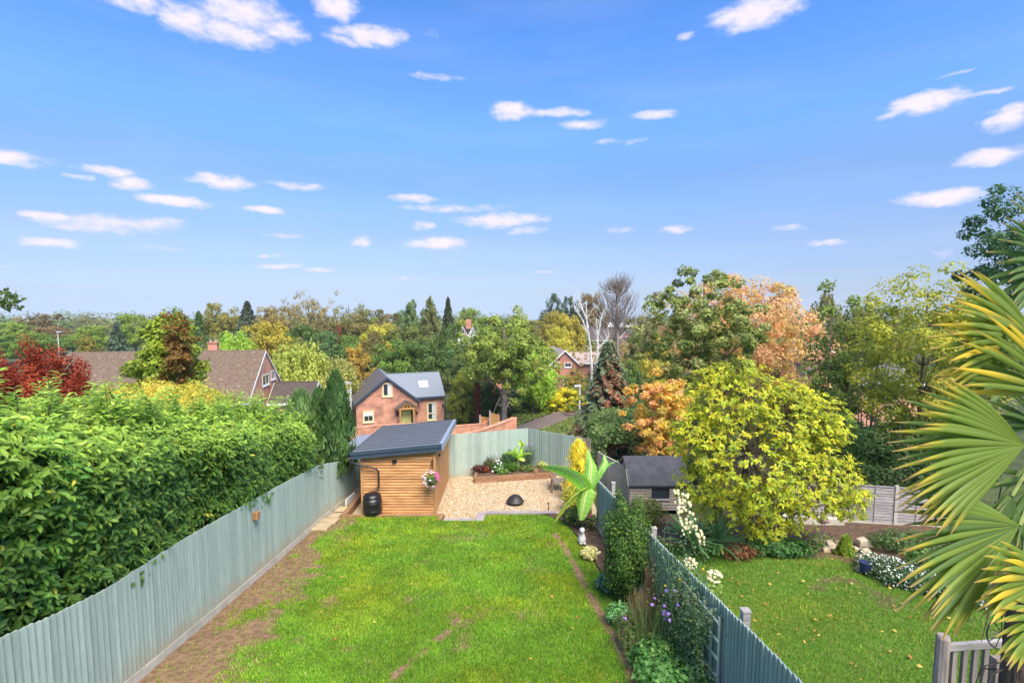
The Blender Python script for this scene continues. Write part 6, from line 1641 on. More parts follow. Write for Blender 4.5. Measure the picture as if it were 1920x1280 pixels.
# ---------------------------------------------------------------- bananas
def banana_leaf(parent, pts, wid, col, edge, seed=0, roll=0.0):
    """pts: midrib polyline (world); wid: half width; a blade folded along its midrib with nicks"""
    r = np.random.default_rng(seed); P = [Vector(p) for p in pts]; n = 22; L_ = []
    for i in range(n + 1):
        f = i / n * (len(P) - 1); k = min(int(f), len(P) - 2); u = f - k
        p0, p1, p2, p3 = P[max(k - 1, 0)], P[k], P[k + 1], P[min(k + 2, len(P) - 1)]
        L_.append(.5 * ((2 * p1) + (p2 - p0) * u + (2 * p0 - 5 * p1 + 4 * p2 - p3) * u * u + (3 * p1 - 3 * p2 + p3 - p0) * u ** 3))
    V = []; C_ = []; F = []; rows = 7
    for i, p in enumerate(L_):
        d = (L_[min(i + 1, n)] - L_[max(i - 1, 0)]).normalized(); s_ = d.cross(Vector((0, 0, 1)))
        if s_.length < .05: s_ = Vector((1, 0, 0))
        s_.normalize(); s_ = Matrix.Rotation(roll, 3, d) @ s_; up = s_.cross(d).normalized()
        f = i / n; w_ = wid * (math.sin(math.pi * min(1, .06 + f * .94) ** .75) ** .6) * (1 + r.uniform(-.05, .03))
        for j in range(rows):
            q = (j / (rows - 1) * 2 - 1); a = abs(q)
            V.append(tuple(p + s_ * w_ * q - up * (w_ * a * a * .45) + up * w_ * a * .10 + up * .012 * a * math.sin(i * 2.4 + q)))
            g = max(0, (a - .72) / .28) * edge; rb = 1.0 + .14 * math.sin(i * 3.1)
            c = np.array(col) * rb * (1 - g) + np.array((.55, .36, .06)) * g
            if j == rows // 2: c = np.array((.45, .52, .20))
            C_.append(c)
        if i: 
            for j in range(rows - 1): F.append((rows * (i - 1) + j, rows * (i - 1) + j + 1, rows * i + j + 1, rows * i + j))
    o0 = L_[0]
    me = npmesh('leaf', np.array(V) - np.array(o0)[None], F, M['gloss_leaf'], np.clip(np.array(C_), 0, 1), smooth=True)
    lf = link('leaf', me, parent, tuple(o0))
    MB().tube(L_, list(np.linspace(.022, .004, n + 1) * wid / .3), 6).part('midrib', M['banana_stem'], lf, smooth=True)
    return lf
by = 15.9
bs = U(1103, 985, y=by)
ba = root('banana_plant', tuple(bs), 'large banana plant with long arching leaves at the right fence', 'plant')
MB().tube([(bs.x + .05, by, lawn_z(by) - .05), (bs.x + .02, by, bs.z + .6), tuple(U(1102, 925, y=by))], [.10, .08, .05], 9).part('stem', M['banana_stem'], ba, smooth=True)
BLV = [ ([(1104, 922), (1085, 895), (1050, 877), (1014, 874)], .26, .15, .9), ([(1103, 922), (1106, 895), (1108, 868), (1103, 842)], .22, .05, .2),
        ([(1104, 922), (1118, 900), (1138, 872), (1160, 862)], .17, .05, -.5), ([(1100, 920), (1090, 918), (1060, 945), (1036, 982)], .26, .5, .8),
        ([(1103, 920), (1099, 915), (1093, 945), (1088, 976)], .32, .1, .1), ([(1105, 918), (1125, 882), (1135, 866), (1133, 852)], .13, .05, .3)]
for k, (pts, w_, ed, roll) in enumerate(BLV):
    dy = [0, -.15, -.35, -.5] if k in (0, 3, 4) else [0, .1, .25, .4]
    banana_leaf(ba, [U(a, b, y=by + dy[i]) for i, (a, b) in enumerate(pts)], w_, [(.17, .36, .04), (.15, .30, .05), (.13, .32, .05), (.26, .36, .04), (.16, .32, .05), (.12, .28, .04)][k], ed, k, roll)
by2 = 22.6; bs = U(972, 885, y=by2)
bb = root('young_banana_plant', tuple(bs), 'small lime green banana plant standing in the raised planter', 'plant')
MB().tube([(bs.x, by2, .25), tuple(U(972, 856, y=by2))], [.06, .04], 8).part('stem', M['banana_stem'], bb)
for k, (pts, w_, ed, roll) in enumerate([([(972, 858), (974, 845), (978, 832), (976, 824)], .19, 0, .1), ([(971, 856), (962, 848), (952, 847), (943, 850)], .16, 0, .6), ([(973, 857), (983, 850), (991, 849), (998, 850)], .12, 0, -.5), ([(972, 858), (978, 858), (981, 861), (983, 864)], .13, 0, .2), ([(972, 857), (968, 852), (966, 842), (971, 834)], .12, 0, 0)]):
    banana_leaf(bb, [U(a, b, y=by2 - .06 * i) for i, (a, b) in enumerate(pts)], w_, (.30, .46, .05), 0, 20 + k, roll)

# ---------------------------------------------------------------- garden plants
def plant(name, label, cat, c, w_, d_, h, n, cols, wts, leaf, seed, tmpl=LF_D, flowers=None, m='leaf', stems=10, upright=.4, fname='flower'):
    """a clump of foliage on a point c (x, y, z ground)"""
    r = np.random.default_rng(seed); rt = root(name, c, label, cat)
    d = rdir(r, n); q = r.uniform(.35, 1, n) ** .5; bump = 1 + .22 * np.sin(d[:, 0] * 7 + seed) * np.sin(d[:, 2] * 6 + seed * 2)
    P = np.array([[c[0], c[1], c[2] + h * .5]]) + d * np.array([[w_ / 2, d_ / 2, h / 2]]) * (q * bump)[:, None]
    P[:, 2] = np.maximum(P[:, 2], c[2] + .01)
    tn = palette(r, n, cols, wts) * r.uniform(.7, 1.3, (n, 1))
    build_crown('foliage', rt, c, P, d + rdir(r, n) * .7 + np.array([[0, 0, .5]]), rdir(r, n) + np.array([[0, 0, upright]]) + d * .4, r.uniform(.6, 1.3, n) * leaf, tn, tmpl, M[m])
    if stems:
        mb = MB()
        for i in range(stems):
            a = r.uniform(0, 6.28); e = Vector((c[0] + math.cos(a) * w_ * .4, c[1] + math.sin(a) * d_ * .4, c[2] + h * r.uniform(.5, .95))); mb.tube([Vector(c), Vector(c).lerp(e, .5) + Vector((0, 0, h * .08)), e], [.012, .009, .004], 4, cap=False)
        mb.part('stems', M['bark'], rt)
    if flowers:   # (list of (dx, dy, dz, r), colour material)
        for (dx, dy, dz, rr), fm in flowers:
            mb = MB(); p = Vector((c[0] + dx, c[1] + dy, c[2] + dz))
            for k in range(7):
                mb.sph(p + Vector((r.uniform(-1, 1), r.uniform(-1, 1), r.uniform(-.6, .8))) * rr * .55, rr * r.uniform(.35, .6), 6, .8)
            mb.part(fname, fm, rt)
    return rt
def fmat(n, c): return mat(n, c, .8, .12, 30, bump=0)
PINK = fmat('pink_petals', (.78, .13, .42)); WHT = fmat('white_petals', (.82, .80, .80)); LIL = fmat('lilac_petals', (.42, .24, .62)); CRM = fmat('cream_petals', (.78, .70, .42)); PLP = fmat('pale_pink_petals', (.78, .50, .66)); RED = fmat('red_petals', (.30, .03, .02)); YEL = fmat('yellow_petals', (.75, .55, .05))
def L_(px, py):  # point on the sloping lawn plane under a pixel
    d = ray(px, py); y = (lawn_z(0) + .0 - CZ) / (d[2] + .143); return (d[0] * y, y, lawn_z(y) + .05)
def NG(px, py, y=None):  # ground of the neighbour's garden
    return L_(px, py)
# hanging basket
hb = root('hanging_basket', (-2.88, 17.75, 1.5), 'hanging basket of pink and white petunias on the shed corner', 'flower basket')
MB().lathe((-2.88, 17.78, 1.30), [(.02, 0), (.14, .04), (.2, .12), (.22, .2)], 14).part('basket', M['bark'], hb)
for t in range(3): MB().tube([(-2.88 + .2 * math.cos(t * 2.1), 17.78 + .2 * math.sin(t * 2.1), 1.5), (-2.88, 17.78, 2.04)], .004, 3).part('chain', M['iron'], hb)
r = np.random.default_rng(301); n = 420; d = rdir(r, n); P = np.array([[-2.88, 17.78, 1.45]]) + d * np.array([[.28, .26, .26]]) * r.uniform(.5, 1, (n, 1))
build_crown('foliage', hb, (-2.88, 17.78, 1.5), P, d, rdir(r, n), r.uniform(.04, .08, n), palette(r, n, [(.14, .24, .05), (.08, .16, .04)], [1, 1]), LF_D)
for k in range(30):
    d = rdir(r, 1)[0]; d[1] = -abs(d[1]); p = np.array([-2.88, 17.78, 1.48]) + d * np.array([.32, .27, .30]); fm = PINK if d[0] > .5 else (WHT if k % 3 else PLP)
    MB().lathe(tuple(p), [(.012, -.02), (.045, .0), (.052, .012), (.01, .016)], 7).part('flower', fm, hb)
# yellow shrub
feather('golden_privet', 'upright bright yellow shrub in front of the weathered end of the rear fence', 1086, 826, 955, 66, 19.6, [(.60, .52, .04), (.48, .44, .04), (.66, .58, .12)], 65, 3600, .38, base=.05, sp=(.10, .22))
plant('low_golden_shrub', 'lower yellow-green shrub under the upright yellow one by the banana', 'bush', (1.75 + .65, 18.4, .05), 1.1, 1.1, 1.0, 1500, [(.42, .42, .05), (.28, .32, .05), (.14, .20, .04)], [3, 3, 2], .09, 66)
# right bed
c = L_(1172, 1128); plant('evergreen_shrub', 'dense dark green shrub growing against the right blue fence', 'bush', (c[0], c[1], c[2]), 1.02, 1.05, 2.35, 13000, [(.045, .10, .02), (.07, .14, .025), (.12, .20, .03), (.20, .24, .03)], [5, 4, 2, .4], .052, 67, stems=26, upright=1)
c = L_(1106, 1050); plant('cream_heuchera', 'cream-leaved mound plant in the right bed below the dog statue', 'plant', c, .46, .46, .34, 420, [(.62, .54, .30), (.46, .44, .22), (.5, .5, .2)], [3, 2, 2], .07, 68, stems=0)
c = L_(1136, 1108); plant('bluish_perennial', 'blue-green leafy perennial at the foot of the dark fence shrub', 'plant', c, .42, .4, .3, 300, [(.07, .15, .10), (.10, .20, .12)], [1, 1], .12, 69, stems=0)
c = L_(1164, 1170); plant('lush_perennial', 'fresh mid green leafy clump below the dark fence shrub', 'plant', c, .62, .5, .36, 700, [(.12, .28, .08), (.18, .34, .12), (.30, .42, .25)], [4, 3, 1], .08, 70, stems=0)
c = L_(1098, 995); 
fl = [((-.02, -.1, .5, .085), PINK), ((.05, -.05, .46, .07), PINK), ((.42, .0, .62, .055), PINK), ((.36, -.05, .58, .045), PINK), ((.1, -.1, .52, .05), PINK)]
plant('pink_dahlia', 'straggly plant with bright pink blooms beneath the banana', 'flowering plant', (c[0] + .05, c[1], c[2]), .9, .5, .6, 420, [(.10, .14, .05), (.16, .12, .08), (.22, .22, .08)], [3, 2, 1], .07, 71, flowers=fl, stems=14)
c = L_(1075, 985); plant('dark_iris_clump', 'dark leafy clump at the corner of the bed under the banana leaves', 'plant', c, .9, .7, .55, 700, [(.03, .07, .02), (.05, .10, .03), (.25, .28, .04)], [4, 3, .8], .16, 72, tmpl=LF_N, stems=0, upright=1.6)
# grasses and rusty stems
def stalks(name, label, cat, c, w_, n, h, col, seed, lean=.25, tips=None, rad=.004, mm=None, spread=1.0):
    r = np.random.default_rng(seed); rt = root(name, c, label, cat); mb = MB(); T_ = []
    for i in range(n):
        a = r.uniform(0, 6.28); q = r.uniform(0, w_ / 2); b = Vector((c[0] + q * math.cos(a), c[1] + q * math.sin(a) * spread, c[2])); hh = h * r.uniform(.6, 1.05)
        e = b + Vector((r.uniform(-lean, lean), r.uniform(-lean, lean), hh)); mb.tube([b, b.lerp(e, .5) + Vector((r.uniform(-.04, .04), 0, 0)), e], [rad * 1.3, rad, rad * .6], 3, cap=False); T_.append(e)
    mb.part('stems', mm, rt)
    if tips:
        nt2, rr, fm = tips
        for e in T_[:nt2]:
            m2 = MB()
            for k in range(5): m2.sph(e + Vector((r.uniform(-1, 1), r.uniform(-1, 1), r.uniform(-.5, .5))) * rr * .6, rr * .5, 5)
            m2.part('flower', fm, rt)
    return rt
TAN = mat('dry_grass_stems', (.30, .22, .10), .9, .3, 5, bump=0); GST = mat('green_stems', (.12, .2, .05), .8, .3, 5, bump=0); RUS = mat('rust_stems', (.25, .12, .07), .9, .3, 5, bump=0)
c = L_(1212, 1180); stalks('dry_grass', 'clump of tawny ornamental grass against the right fence', 'ornamental grass', c, .5, 420, .75, None, 73, .22, mm=TAN)
stalks('cane_bundle', 'bundle of rust-brown canes leaning on the right fence behind the dry grass', 'canes', (c[0] + .1, c[1] + .25, c[2]), .14, 24, 1.25, None, 74, .07, rad=.008, mm=RUS)
c = L_(1222, 1236); stalks('verbena', 'tall thin verbena stems with lilac heads in the right bed', 'flowering plant', c, 1.1, 90, .95, None, 75, .3, tips=(10, .035, LIL), mm=GST)
c = L_(1278, 1262); stalks('verbena', 'verbena reaching above the fence foot with lilac-pink heads beside the black pole', 'flowering plant', c, .5, 26, 1.5, None, 76, .28, tips=(9, .04, LIL), mm=GST)
c = L_(1235, 1262); plant('leafy_perennials', 'bright green mixed foliage at the near end of the right bed', 'plant', c, .9, .8, .5, 1500, [(.10, .24, .05), (.07, .15, .04), (.2, .32, .07)], [4, 3, 2], .08, 77, stems=0)
c = L_(1185, 1215); plant('bronze_perennials', 'bronze-green low foliage along the middle of the right bed', 'plant', (c[0], c[1], c[2]), .6, 1.3, .42, 1100, [(.12, .14, .04), (.18, .12, .06), (.09, .16, .04)], [3, 2, 3], .06, 78, stems=0)
c = L_(1262, 1300); plant('lush_edging_plant', 'leafy green plant cut by the lower edge of the photo in the right bed', 'plant', c, 1.2, .8, .45, 1300, [(.09, .22, .05), (.14, .28, .07)], [1, 1], .09, 79, stems=0)
# climber on the fence
def climber():
    r = np.random.default_rng(88); rt = root('climbing_plant', (3.0, 8.2, lawn_z(8.2)), 'airy blue-green climber with small yellow flowers scrambling over the right fence', 'climbing plant')
    P = []; mb = MB()
    for i in range(90):
        y = r.uniform(6.9, 10.6) if i % 3 else r.uniform(7.4, 8.9); z0 = lawn_z(y); z1 = z0 + r.uniform(.7, 1.95); x0 = float(right_x(y)) - .08
        pts = [Vector((x0 - r.uniform(0, .25), y, z0)), Vector((x0 - r.uniform(.02, .3), y + r.uniform(-.3, .3), (z0 + z1) / 2)), Vector((x0 + r.uniform(-.3, .1), y + r.uniform(-.6, .6), z1))]
        mb.tube(pts, [.007, .005, .003], 3, cap=False)
        dens = 170 if y < 9 else 22
        for k in range(dens):
            f = r.uniform(.05, 1.05) * 2; j = min(1, int(f)); q = pts[j].lerp(pts[j + 1], f - j); P.append((q.x + r.normal() * .07, q.y + r.normal() * .09, q.z + r.normal() * .06))
    P = np.array(P); P[:, 0] = np.where(P[:, 2] < lawn_z(P[:, 1]) + 1.55, np.minimum(P[:, 0], right_x(P[:, 1]) - .05), P[:, 0]); n = len(P)
    mb.part('stems', GST, rt)
    build_crown('foliage', rt, (3.0, 8.2, lawn_z(8.2)), P, rdir(r, n) + np.array([[-.8, 0, .4]]), rdir(r, n), r.uniform(.025, .06, n), palette(r, n, [(.10, .17, .09), (.15, .23, .10), (.07, .12, .05), (.28, .28, .06)], [5, 3, 3, .8]), LF_D)
    for k in range(26):
        i = r.integers(0, n); MB().sph(tuple(P[i] + np.array([-.04, 0, 0])), .02, 5).part('flower', YEL, rt)
    for (px, py) in ((1249, 1107), (1281, 1109), (1252, 1147), (1285, 1135), (1283, 1166), (1262, 1178)):
        p = U(px, py, y=8.6); MB().sph(tuple(p), .035, 6, .7).sph((p.x + .02, p.y, p.z + .02), .022, 6, .7).part('flower', LIL, rt)
climber()
bp = U(1307, 1113, y=7.6); o = MB().tube([(bp.x, 7.6, lawn_z(7.6) - .1), (bp.x + .01, 7.6, bp.z)], .012, 8).part('pole', M['iron']); tag(o, 'thin black metal pole standing before the climber on the right fence', 'pole')
# dog statue
dg = L_(1091, 1020); dr_ = root('dog_statue', dg, 'small white dog statue sitting in the right bed', 'statue')
x, y, z = dg
MB().lathe((x, y, z), [(.10, 0), (.125, .05), (.12, .13), (.09, .22), (.06, .30), (.05, .34), (.01, .35)], 12, 1, 1.2).sph((x - .05, y - .12, z + .04), .045, 8, .6, 1, 1.6).sph((x + .06, y - .12, z + .04), .045, 8, .6, 1, 1.6).part('body', M['statue'], dr_, smooth=True)
hd_ = MB().sph((x, y - .03, z + .40), .078, 10, .95).sph((x - .01, y - .11, z + .38), .042, 8, .8, 1, 1.3).part('head', M['statue'], dr_, smooth=True)
for s_ in (-1, 1): MB().sph((x + s_ * .07, y - .01, z + .38), .03, 6, 1.9, .6, .9).part('ear', M['statue'], hd_)
for s_ in (-1, 1): MB().tube([(x + s_ * .045, y - .11, z + .02), (x + s_ * .045, y - .09, z + .22)], [.03, .035], 7).part('foreleg', M['statue'], dr_, smooth=True)
MB().sph((x - .01, y - .163, z + .39), .012, 5).part('nose', M['black'], hd_)
# planter plants
def PL(px, y): return (U(px, 890, y=y).x, y, .24)
plant('red_heuchera', 'dark red and bronze leafed plants at the left end of the raised planter', 'plant', PL(900, 22.35), .75, .4, .32, 520, [(.05, .02, .02), (.16, .03, .02), (.08, .05, .03)], [3, 2, 2], .09, 101, stems=0)
plant('red_begonia', 'small red-flowered plant beside the dark red leaves in the planter', 'flowering plant', PL(912, 22.3), .35, .3, .3, 200, [(.22, .04, .02), (.10, .12, .03)], [3, 1], .07, 102, stems=0)
fl = [((dx, dy, dz, .055), WHT) for dx, dy, dz in ((-.1, -.15, .28), (.02, -.12, .42), (.12, -.1, .34), (.1, -.18, .22), (-.05, 0, .5), (.2, -.1, .24), (0, -.2, .16), (-.22, -.2, .1), (.05, .1, .5), (.16, 0, .42))]
plant('white_petunia', 'white-flowered plant spilling over the front of the raised planter', 'flowering plant', PL(933, 22.35), .62, .5, .42, 520, [(.10, .2, .04), (.06, .13, .03)], [1, 1], .08, 103, flowers=fl, stems=6)
plant('green_perennial', 'dark green foliage right of the white flowers in the raised planter', 'plant', PL(950, 22.6), .7, .4, .5, 600, [(.04, .10, .03), (.07, .15, .03)], [1, 1], .08, 104, stems=6)
plant('strappy_perennial', 'bright green strappy leaves left of the young banana', 'plant', PL(962, 22.45), .4, .3, .32, 260, [(.13, .26, .04), (.08, .17, .03)], [1, 1], .2, 105, tmpl=LF_N, stems=0, upright=1.6)
plant('feathery_shrub', 'grey-green feathery shrub right of the young banana plant', 'bush', PL(985, 22.8), .7, .5, 1.0, 900, [(.09, .15, .08), (.06, .11, .06)], [1, 1], .11, 106, tmpl=LF_N, stems=10, upright=1.6)
plant('variegated_shrub', 'cream and lime variegated mound at the right end of the planter', 'plant', PL(1022, 23.0), .8, .4, .32, 620, [(.5, .48, .14), (.3, .38, .08), (.6, .56, .3)], [3, 3, 1], .06, 107, stems=0)
plant('airy_perennial', 'airy stems with a pale mauve head above the planter flowers', 'plant', PL(925, 22.7), .9, .3, .7, 260, [(.16, .18, .10), (.12, .14, .06)], [1, 1], .05, 108, flowers=[((.15, 0, .75, .05), PLP)], stems=16)
o = root('grass_tuft', (1.6, 22.9, 0), 'small yellow-green tuft beside the planter post', 'plant')
plant('trailing_green', 'trailing mid green foliage over the planter edge below the white flowers', 'plant', (PL(942, 22.1)[0], 22.12, .2), .7, .3, .3, 380, [(.10, .2, .04), (.16, .26, .05)], [1, 1], .06, 301, stems=0)
plant('bronze_foliage', 'bronze and green foliage between the dark red leaves and the white flowers', 'plant', PL(918, 22.6), .6, .4, .55, 420, [(.10, .12, .05), (.14, .07, .04), (.07, .13, .04)], [1, 1, 1], .07, 302, stems=8)
plant('dark_leafy_plant', 'dark leafy plant against the rear fence left of the young banana', 'plant', PL(955, 23.0), .9, .4, .8, 620, [(.05, .11, .03), (.08, .15, .04)], [1, 1], .08, 303, stems=8)
plant('low_green_mound', 'low green mound at the foot of the young banana in the planter', 'plant', PL(988, 22.5), .9, .4, .28, 420, [(.09, .18, .04), (.15, .2, .05), (.22, .12, .05)], [2, 2, 1], .07, 304, stems=0)
plant('violet_aster', 'misty grey-violet aster behind the young banana against the fence', 'flowering plant', PL(992, 23.1), .7, .4, 1.15, 420, [(.16, .17, .16), (.10, .13, .08)], [1, 1], .05, 305, flowers=[((.1, -.1, 1.1, .05), LIL), ((-.2, -.1, 1.0, .04), LIL)], stems=16)
plant('heather_bush', 'dark green spreading shrub on the bare soil in front of the lap fence', 'bush', NG(1690, 1035), 1.6, .8, .6, 1200, [(.07, .12, .04), (.10, .17, .05)], [1, 1], .08, 306, stems=8)
plant('fern_clump', 'fresh green fern-like clump behind the daisies near the palm leaf tips', 'plant', NG(1740, 1060), 1.3, .8, .5, 900, [(.09, .17, .04), (.14, .22, .06)], [1, 1], .1, 307, stems=0)
plant('creeping_green', 'creeping green plant between the rockery and the lap fence', 'plant', NG(1655, 1022), 1.2, .7, .25, 700, [(.08, .14, .04), (.13, .18, .06)], [1, 1], .06, 308, stems=0)
plant('corner_foliage', 'lush green leaves at the foot of the yellow shrub near the rear fence', 'plant', (3.1, 20.9, .0), 1.0, 1.2, .9, 1200, [(.10, .2, .04), (.2, .28, .05), (.05, .11, .03)], [3, 2, 2], .09, 109, stems=10)
bpy.data.objects.remove(o)
# neighbour's plants
yc = U(1320, 1040, y=13.3)
yu = root('yucca', (yc.x, 13.3, lawn_z(13.3)), 'spiky dark green yucca with tall cream flower spikes below the magnolia', 'plant')
rr_ = random.Random(3)
YM = npmesh('blade', [(-.035, 0, 0), (.035, 0, 0), (.045, .5, .03), (-.045, .5, .03), (0, 1, -.06), (0, .5, .0)], [(0, 1, 2, 5), (0, 5, 3, 3), (5, 2, 4, 4), (3, 5, 4, 4)][:1] and [(0, 1, 2, 3), (3, 2, 4, 4)][:1], M['gloss_leaf'], np.repeat([(.04, .09, .03)], 6, 0))
def blade_me(nm, c):
    return npmesh(nm, [(-.03, 0, 0), (.03, 0, 0), (0, .02, .0), (.042, .45, .05), (-.042, .45, .05), (.02, .8, .0), (-.02, .8, 0), (0, 1.0, -.07)], [(0, 1, 3, 4), (4, 3, 5, 6), (6, 5, 7, 7)][:2], M['gloss_leaf'], np.repeat([c], 8, 0))
YMs = [blade_me('blade', (.035, .085, .035)), blade_me('blade', (.06, .13, .05)), blade_me('blade', (.12, .18, .05))]
for i in range(150):
    a = rr_.uniform(0, 6.28); el = rr_.uniform(-.15, 1.2); cx = yc.x + (-.35 if i % 2 else .35); d = Vector((math.cos(a) * math.cos(el), math.sin(a) * math.cos(el), math.sin(el)))
    nrm = Vector((0, 0, 1)); s_ = d.cross(nrm).normalized(); nrm = s_.cross(d); o = link('blade', YMs[i % 3 if i % 5 == 0 else i % 2], yu, (cx, 13.3, lawn_z(13.3) + .45)); o.rotation_euler = Matrix((s_, d, nrm)).transposed().to_euler(); ln = rr_.uniform(.75, 1.15); o.scale = (ln * .85, ln, ln)
for k, pts in enumerate([[(1305, 1040), (1282, 980), (1265, 915)], [(1318, 1040), (1300, 990), (1288, 945), (1283, 925)], [(1330, 1045), (1315, 1012), (1303, 985)]]):
    W_ = [U(a, b, y=12.9) for a, b in pts]; sp_ = MB().tube(W_, .014, 5).part('flower_spike', GST, yu)
    for q in range([46, 30, 24][k]):
        f = .35 + .65 * rr_.random(); j = f * (len(W_) - 1); i0 = min(int(j), len(W_) - 2); p = W_[i0].lerp(W_[i0 + 1], j - i0) + Vector((rr_.uniform(-.13, .13), rr_.uniform(-.1, .1), rr_.uniform(-.06, .06))) * (1.15 - .5 * f)
        MB().sph(p, rr_.uniform(.03, .048), 6, 1.1).part('blossom', CRM, sp_)
for (px, py, yy, lb, rad) in ((1295, 1055, 10.6, 'round cream flower head above the right fence', .13), (1339, 1080, 9.9, 'larger round cream flower head right of the first above the fence', .14)):
    c = U(px, py, y=yy); rt = root('hydrangea', (c.x, yy, lawn_z(yy)), lb + ' on its leafy stem', 'flowering plant'); r = np.random.default_rng(px)
    MB().tube([(c.x, yy, lawn_z(yy)), tuple(c)], .01, 5).part('stem', GST, rt)
    mb = MB()
    for k in range(46):
        d = rdir(r, 1)[0]; mb.sph((c.x + d[0] * rad, yy + d[1] * rad, c.z + d[2] * rad * .75), .034, 5, .7)
    mb.part('flower_head', CRM, rt)
    n = 120; d = rdir(r, n); P = np.array([[c.x - .1, yy, c.z - .35]]) + d * .3
    build_crown('foliage', rt, (c.x, yy, lawn_z(yy)), P, d, rdir(r, n), r.uniform(.06, .11, n), palette(r, n, [(.2, .26, .06), (.1, .18, .05)], [1, 1]), LF_D)
c = NG(1460, 1040); plant('green_ground_cover', 'dark green spreading ground cover at the foot of the magnolia', 'plant', c, 2.3, .9, .38, 1900, [(.05, .13, .03), (.08, .19, .04), (.04, .09, .03)], [3, 2, 2], .09, 111, stems=0)
c = NG(1385, 1048); plant('russet_bush', 'low russet bush on the bare soil beneath the magnolia', 'bush', c, 1.1, .7, .35, 700, [(.16, .06, .03), (.22, .10, .05)], [1, 1], .07, 112, stems=8)
c = NG(1440, 1020); plant('russet_bush', 'small reddish plant between the magnolia trunk and the lap fence', 'bush', (c[0], c[1] + .3, c[2]), .9, .5, .35, 420, [(.20, .07, .04), (.14, .09, .04)], [1, 1], .07, 113, stems=6)
c = NG(1225, 985); plant('olive_bush', 'olive-yellow bush between the playhouse and the right fence', 'bush', (4.5, 16.6, .3), 1.3, 1.0, .95, 1500, [(.20, .22, .04), (.12, .16, .03)], [1, 1], .08, 114, stems=10)
c = NG(1540, 1020); plant('cream_rockery_plant', 'pale variegated plant at the left of the rockery stones', 'plant', (c[0], c[1], c[2]), .8, .5, .28, 420, [(.42, .40, .2), (.2, .26, .08)], [1, 1], .06, 115, stems=0)
st_r = random.Random(8)
for k, (px, py, s_) in enumerate([(1556, 1022, .2), (1572, 1020, .17), (1617, 1018, .24), (1603, 1030, .16), (1622, 1036, .2), (1632, 1046, .17), (1613, 1050, .18), (1628, 1058, .2), (1640, 1060, .15), (1548, 1030, .13), (1650, 1052, .14), (1612, 1066, .13)]):
    c = NG(px, py + 4); mb = MB(); m_ = 6; V = []
    for (dx, dy, dz) in [(-1, -.7, 0), (1, -.8, 0), (.9, .7, 0), (-.8, .8, 0), (-.7, -.5, .8), (.75, -.4, .65), (.6, .6, .9), (-.5, .5, .7)]:
        V.append((c[0] + dx * s_ * st_r.uniform(.7, 1.1), c[1] + dy * s_ * st_r.uniform(.7, 1.1), c[2] - .05 + (dz * s_ * st_r.uniform(.9, 1.5))))
    o = mb.hexa(V).part('rock', M['stone']); bv = o.modifiers.new('b', 'BEVEL'); bv.width = .03; bv.segments = 2
    tag(o, ['pale buff rock', 'cream angular rock', 'sandy weathered rock'][k % 3] + [' at the left foot of the dwarf conifer', ' behind the left side of the dwarf conifer', ' standing tallest behind the dwarf conifer', ' tucked right behind the dwarf conifer tip', ' in the middle of the rockery heap', ' at the right of the rockery heap', ' low in front of the tallest rock', ' near the bottom of the rockery heap', ' at the far right below the palm leaves', ' at the far left end of the rockery', ' half under the palm leaf tips', ' lowest in the rockery beside the pots'][k], 'rock', 'rockery stones')
pot = NG(1622, 1075)
o = MB().lathe((pot[0], pot[1], pot[2]), [(.1, 0), (.14, .2), (.15, .26), (.13, .26)], 14).part('plant_pot', mat('navy_glaze', (.03, .04, .12), .4, .1, 3, bump=0)); tag(o, 'dark blue plant pot in front of the rockery', 'plant pot')
o = MB().box((pot[0] + .35, pot[1] - .2, pot[2] + .03), (.5, .25, .16), .3).part('trough', M['black']); tag(o, 'low black trough lying beside the blue pot', 'trough')
# white daisies band
def daisies():
    r = np.random.default_rng(121); n = 9000; t = r.uniform(0, 1, n)
    A1, B1 = np.array(L_(1672, 1100)), np.array(L_(1870, 1150)); P = A1[None] * (1 - t)[:, None] + B1[None] * t[:, None]
    P[:, 1] += r.uniform(0, 1.5, n); P[:, 0] += r.uniform(-.2, .2, n) + (P[:, 1] - A1[1]) * .1; P[:, 2] = lawn_z(P[:, 1]) + r.uniform(0, .38, n) * (.5 + .9 * fbm(P[:, 0], P[:, 1], 1.5, 3))
    tn = palette(r, n, [(.07, .14, .05), (.11, .19, .07), (.05, .09, .04)], [1, 1, 1])
    rt = root('daisy_border', tuple(map(float, A1)), 'drift of small white daisies along the edge of the neighbouring lawn', 'flower border')
    build_crown('foliage', rt, tuple(map(float, A1)), P, rdir(r, n) + np.array([[0, 0, .6]]), rdir(r, n), r.uniform(.03, .08, n), tn, LF_D, kind='stuff')
    k = r.choice(n, 1300, replace=False); Q = P[k].copy(); Q[:, 2] += .04
    build_crown('flowers', rt, tuple(map(float, A1)), Q, rdir(r, 1300) * .5 + np.array([[0, -.5, 1]]), rdir(r, 1300), r.uniform(.018, .036, 1300), np.full((1300, 3), .82), (np.array([(-.5, -.5, 0), (.5, -.5, 0), (.5, .5, 0), (-.5, .5, 0)]), np.array([(0, 1, 2, 3)])), M['petal'], kind='stuff')
daisies()
c = L_(1760, 1110); plant('lily_leaves', 'broad green strappy leaves rising behind the daisies under the palm', 'plant', (c[0] + .6, c[1] + .35, c[2]), 1.2, .6, .5, 220, [(.06, .13, .03), (.09, .18, .04)], [1, 1], .3, 122, tmpl=(LF_D[0] * np.array([[.5, 1, 1]]), LF_D[1]), stems=0, upright=1.5)
c = L_(1860, 1120); plant('pink_flowered_bush', 'grey-green bush with a few purple flowers behind the palm stem', 'bush', (c[0], c[1] + .8, c[2]), 1.8, .9, .9, 1300, [(.07, .11, .05), (.12, .16, .07)], [1, 1], .07, 123, flowers=[((-.3, -.4, .6, .05), LIL), ((-.1, -.4, .75, .04), LIL)], stems=8)
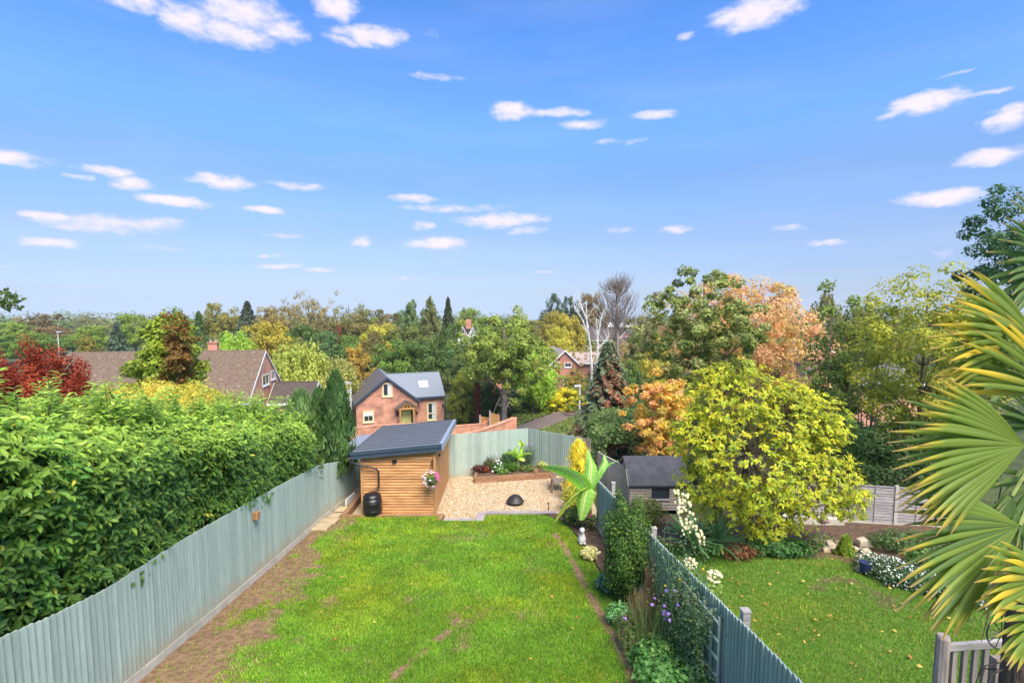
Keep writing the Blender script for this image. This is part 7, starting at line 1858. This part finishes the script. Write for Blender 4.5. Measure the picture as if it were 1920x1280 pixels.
# flamingo
f = L_(1541, 1006); fr_ = root('flamingo_ornament', f, 'faded pink flamingo ornament standing before the lap fence', 'ornament')
x, y, z = f[0], f[1], f[2]
MB().sph((x, y, z + .46), .12, 10, .75, 1.5, 1).sph((x + .14, y, z + .43), .07, 8, .6, 1.5, 1).part('body', M['pink_plastic'], fr_, smooth=True)
MB().tube([(x - .14, y, z + .48), (x - .22, y, z + .60), (x - .16, y, z + .70), (x - .20, y, z + .60), (x - .26, y, z + .56)][:4], [.035, .025, .03, .02], 7).part('neck', M['pink_plastic'], fr_, smooth=True)
for dx in (-.03, .05): MB().tube([(x + dx, y, z), (x + dx + .02, y, z + .2), (x + dx, y, z + .4)], .009, 5).part('leg', M['pink_plastic'], fr_)
# bird house and screw heads on the left fence
q = U(460, 966, y=11.9); o = MB().box((float(left_x(11.9)) + .09, 11.9, q.z), (.12, .13, .17)).add([(0, 0, 0)], []).part('bird_box', M['clad_v']); tag(o, 'small wooden box fixed near the top of the left fence', 'bird box')
# fallen leaves on both lawns
r = np.random.default_rng(131); n = 150
x = r.uniform(3.4, 9, n); y = r.uniform(6.5, 13.8, n); x[:30] = r.uniform(-5, 1.8, 30); y[:30] = r.uniform(7, 17, 30)
P = np.stack([x, y, lawn_z(y) + .065], 1)
V, F = scatter(LF_D[0], LF_D[1], P, frames(rdir(r, n) * .5 + np.array([[0, 0, 1]]), rdir(r, n)), r.uniform(.05, .10, n))
tag(link('fallen_leaves', npmesh('fallen_leaves', V, F, M['leaf'], rep(palette(r, n, [(.45, .26, .06), (.5, .38, .08), (.3, .14, .04)], [3, 2, 2]), 4))), 'scattered orange and yellow fallen leaves on the neighbouring lawn', 'leaves', kind='stuff')
# overhanging twig of a tree at the upper left edge
c = U(2, 566, y=7.5); rt = root('overhanging_branch', (c.x - 1.5, 7.5, c.z), 'leafy twig poking in at the left edge against the sky', 'branch')
MB().tube([(c.x - 2.5, 7.5, c.z - .3), tuple(c), tuple(U(24, 572, y=7.5))], [.03, .014, .005], 5).tube([tuple(c), tuple(U(22, 555, y=7.4))], [.01, .004], 4).part('twig', M['bark'], rt)
r = np.random.default_rng(141); n = 150; P = np.array([tuple(U(a + r.normal() * 4, b + r.normal() * 3.0, y=7.4 + r.normal() * .05)) for a, b in [(8, 550), (25, 556), (31, 560), (28, 573), (16, 575), (4, 570), (-10, 560), (10, 563)] for _ in range(n // 8)]); n = len(P)
build_crown('leaves', rt, (c.x - 1.5, 7.5, c.z), P, rdir(r, n) + np.array([[0, 0, .5]]), rdir(r, n), r.uniform(.05, .09, n), palette(r, n, [(.06, .10, .03), (.10, .14, .03)], [1, 1]), LF_D)
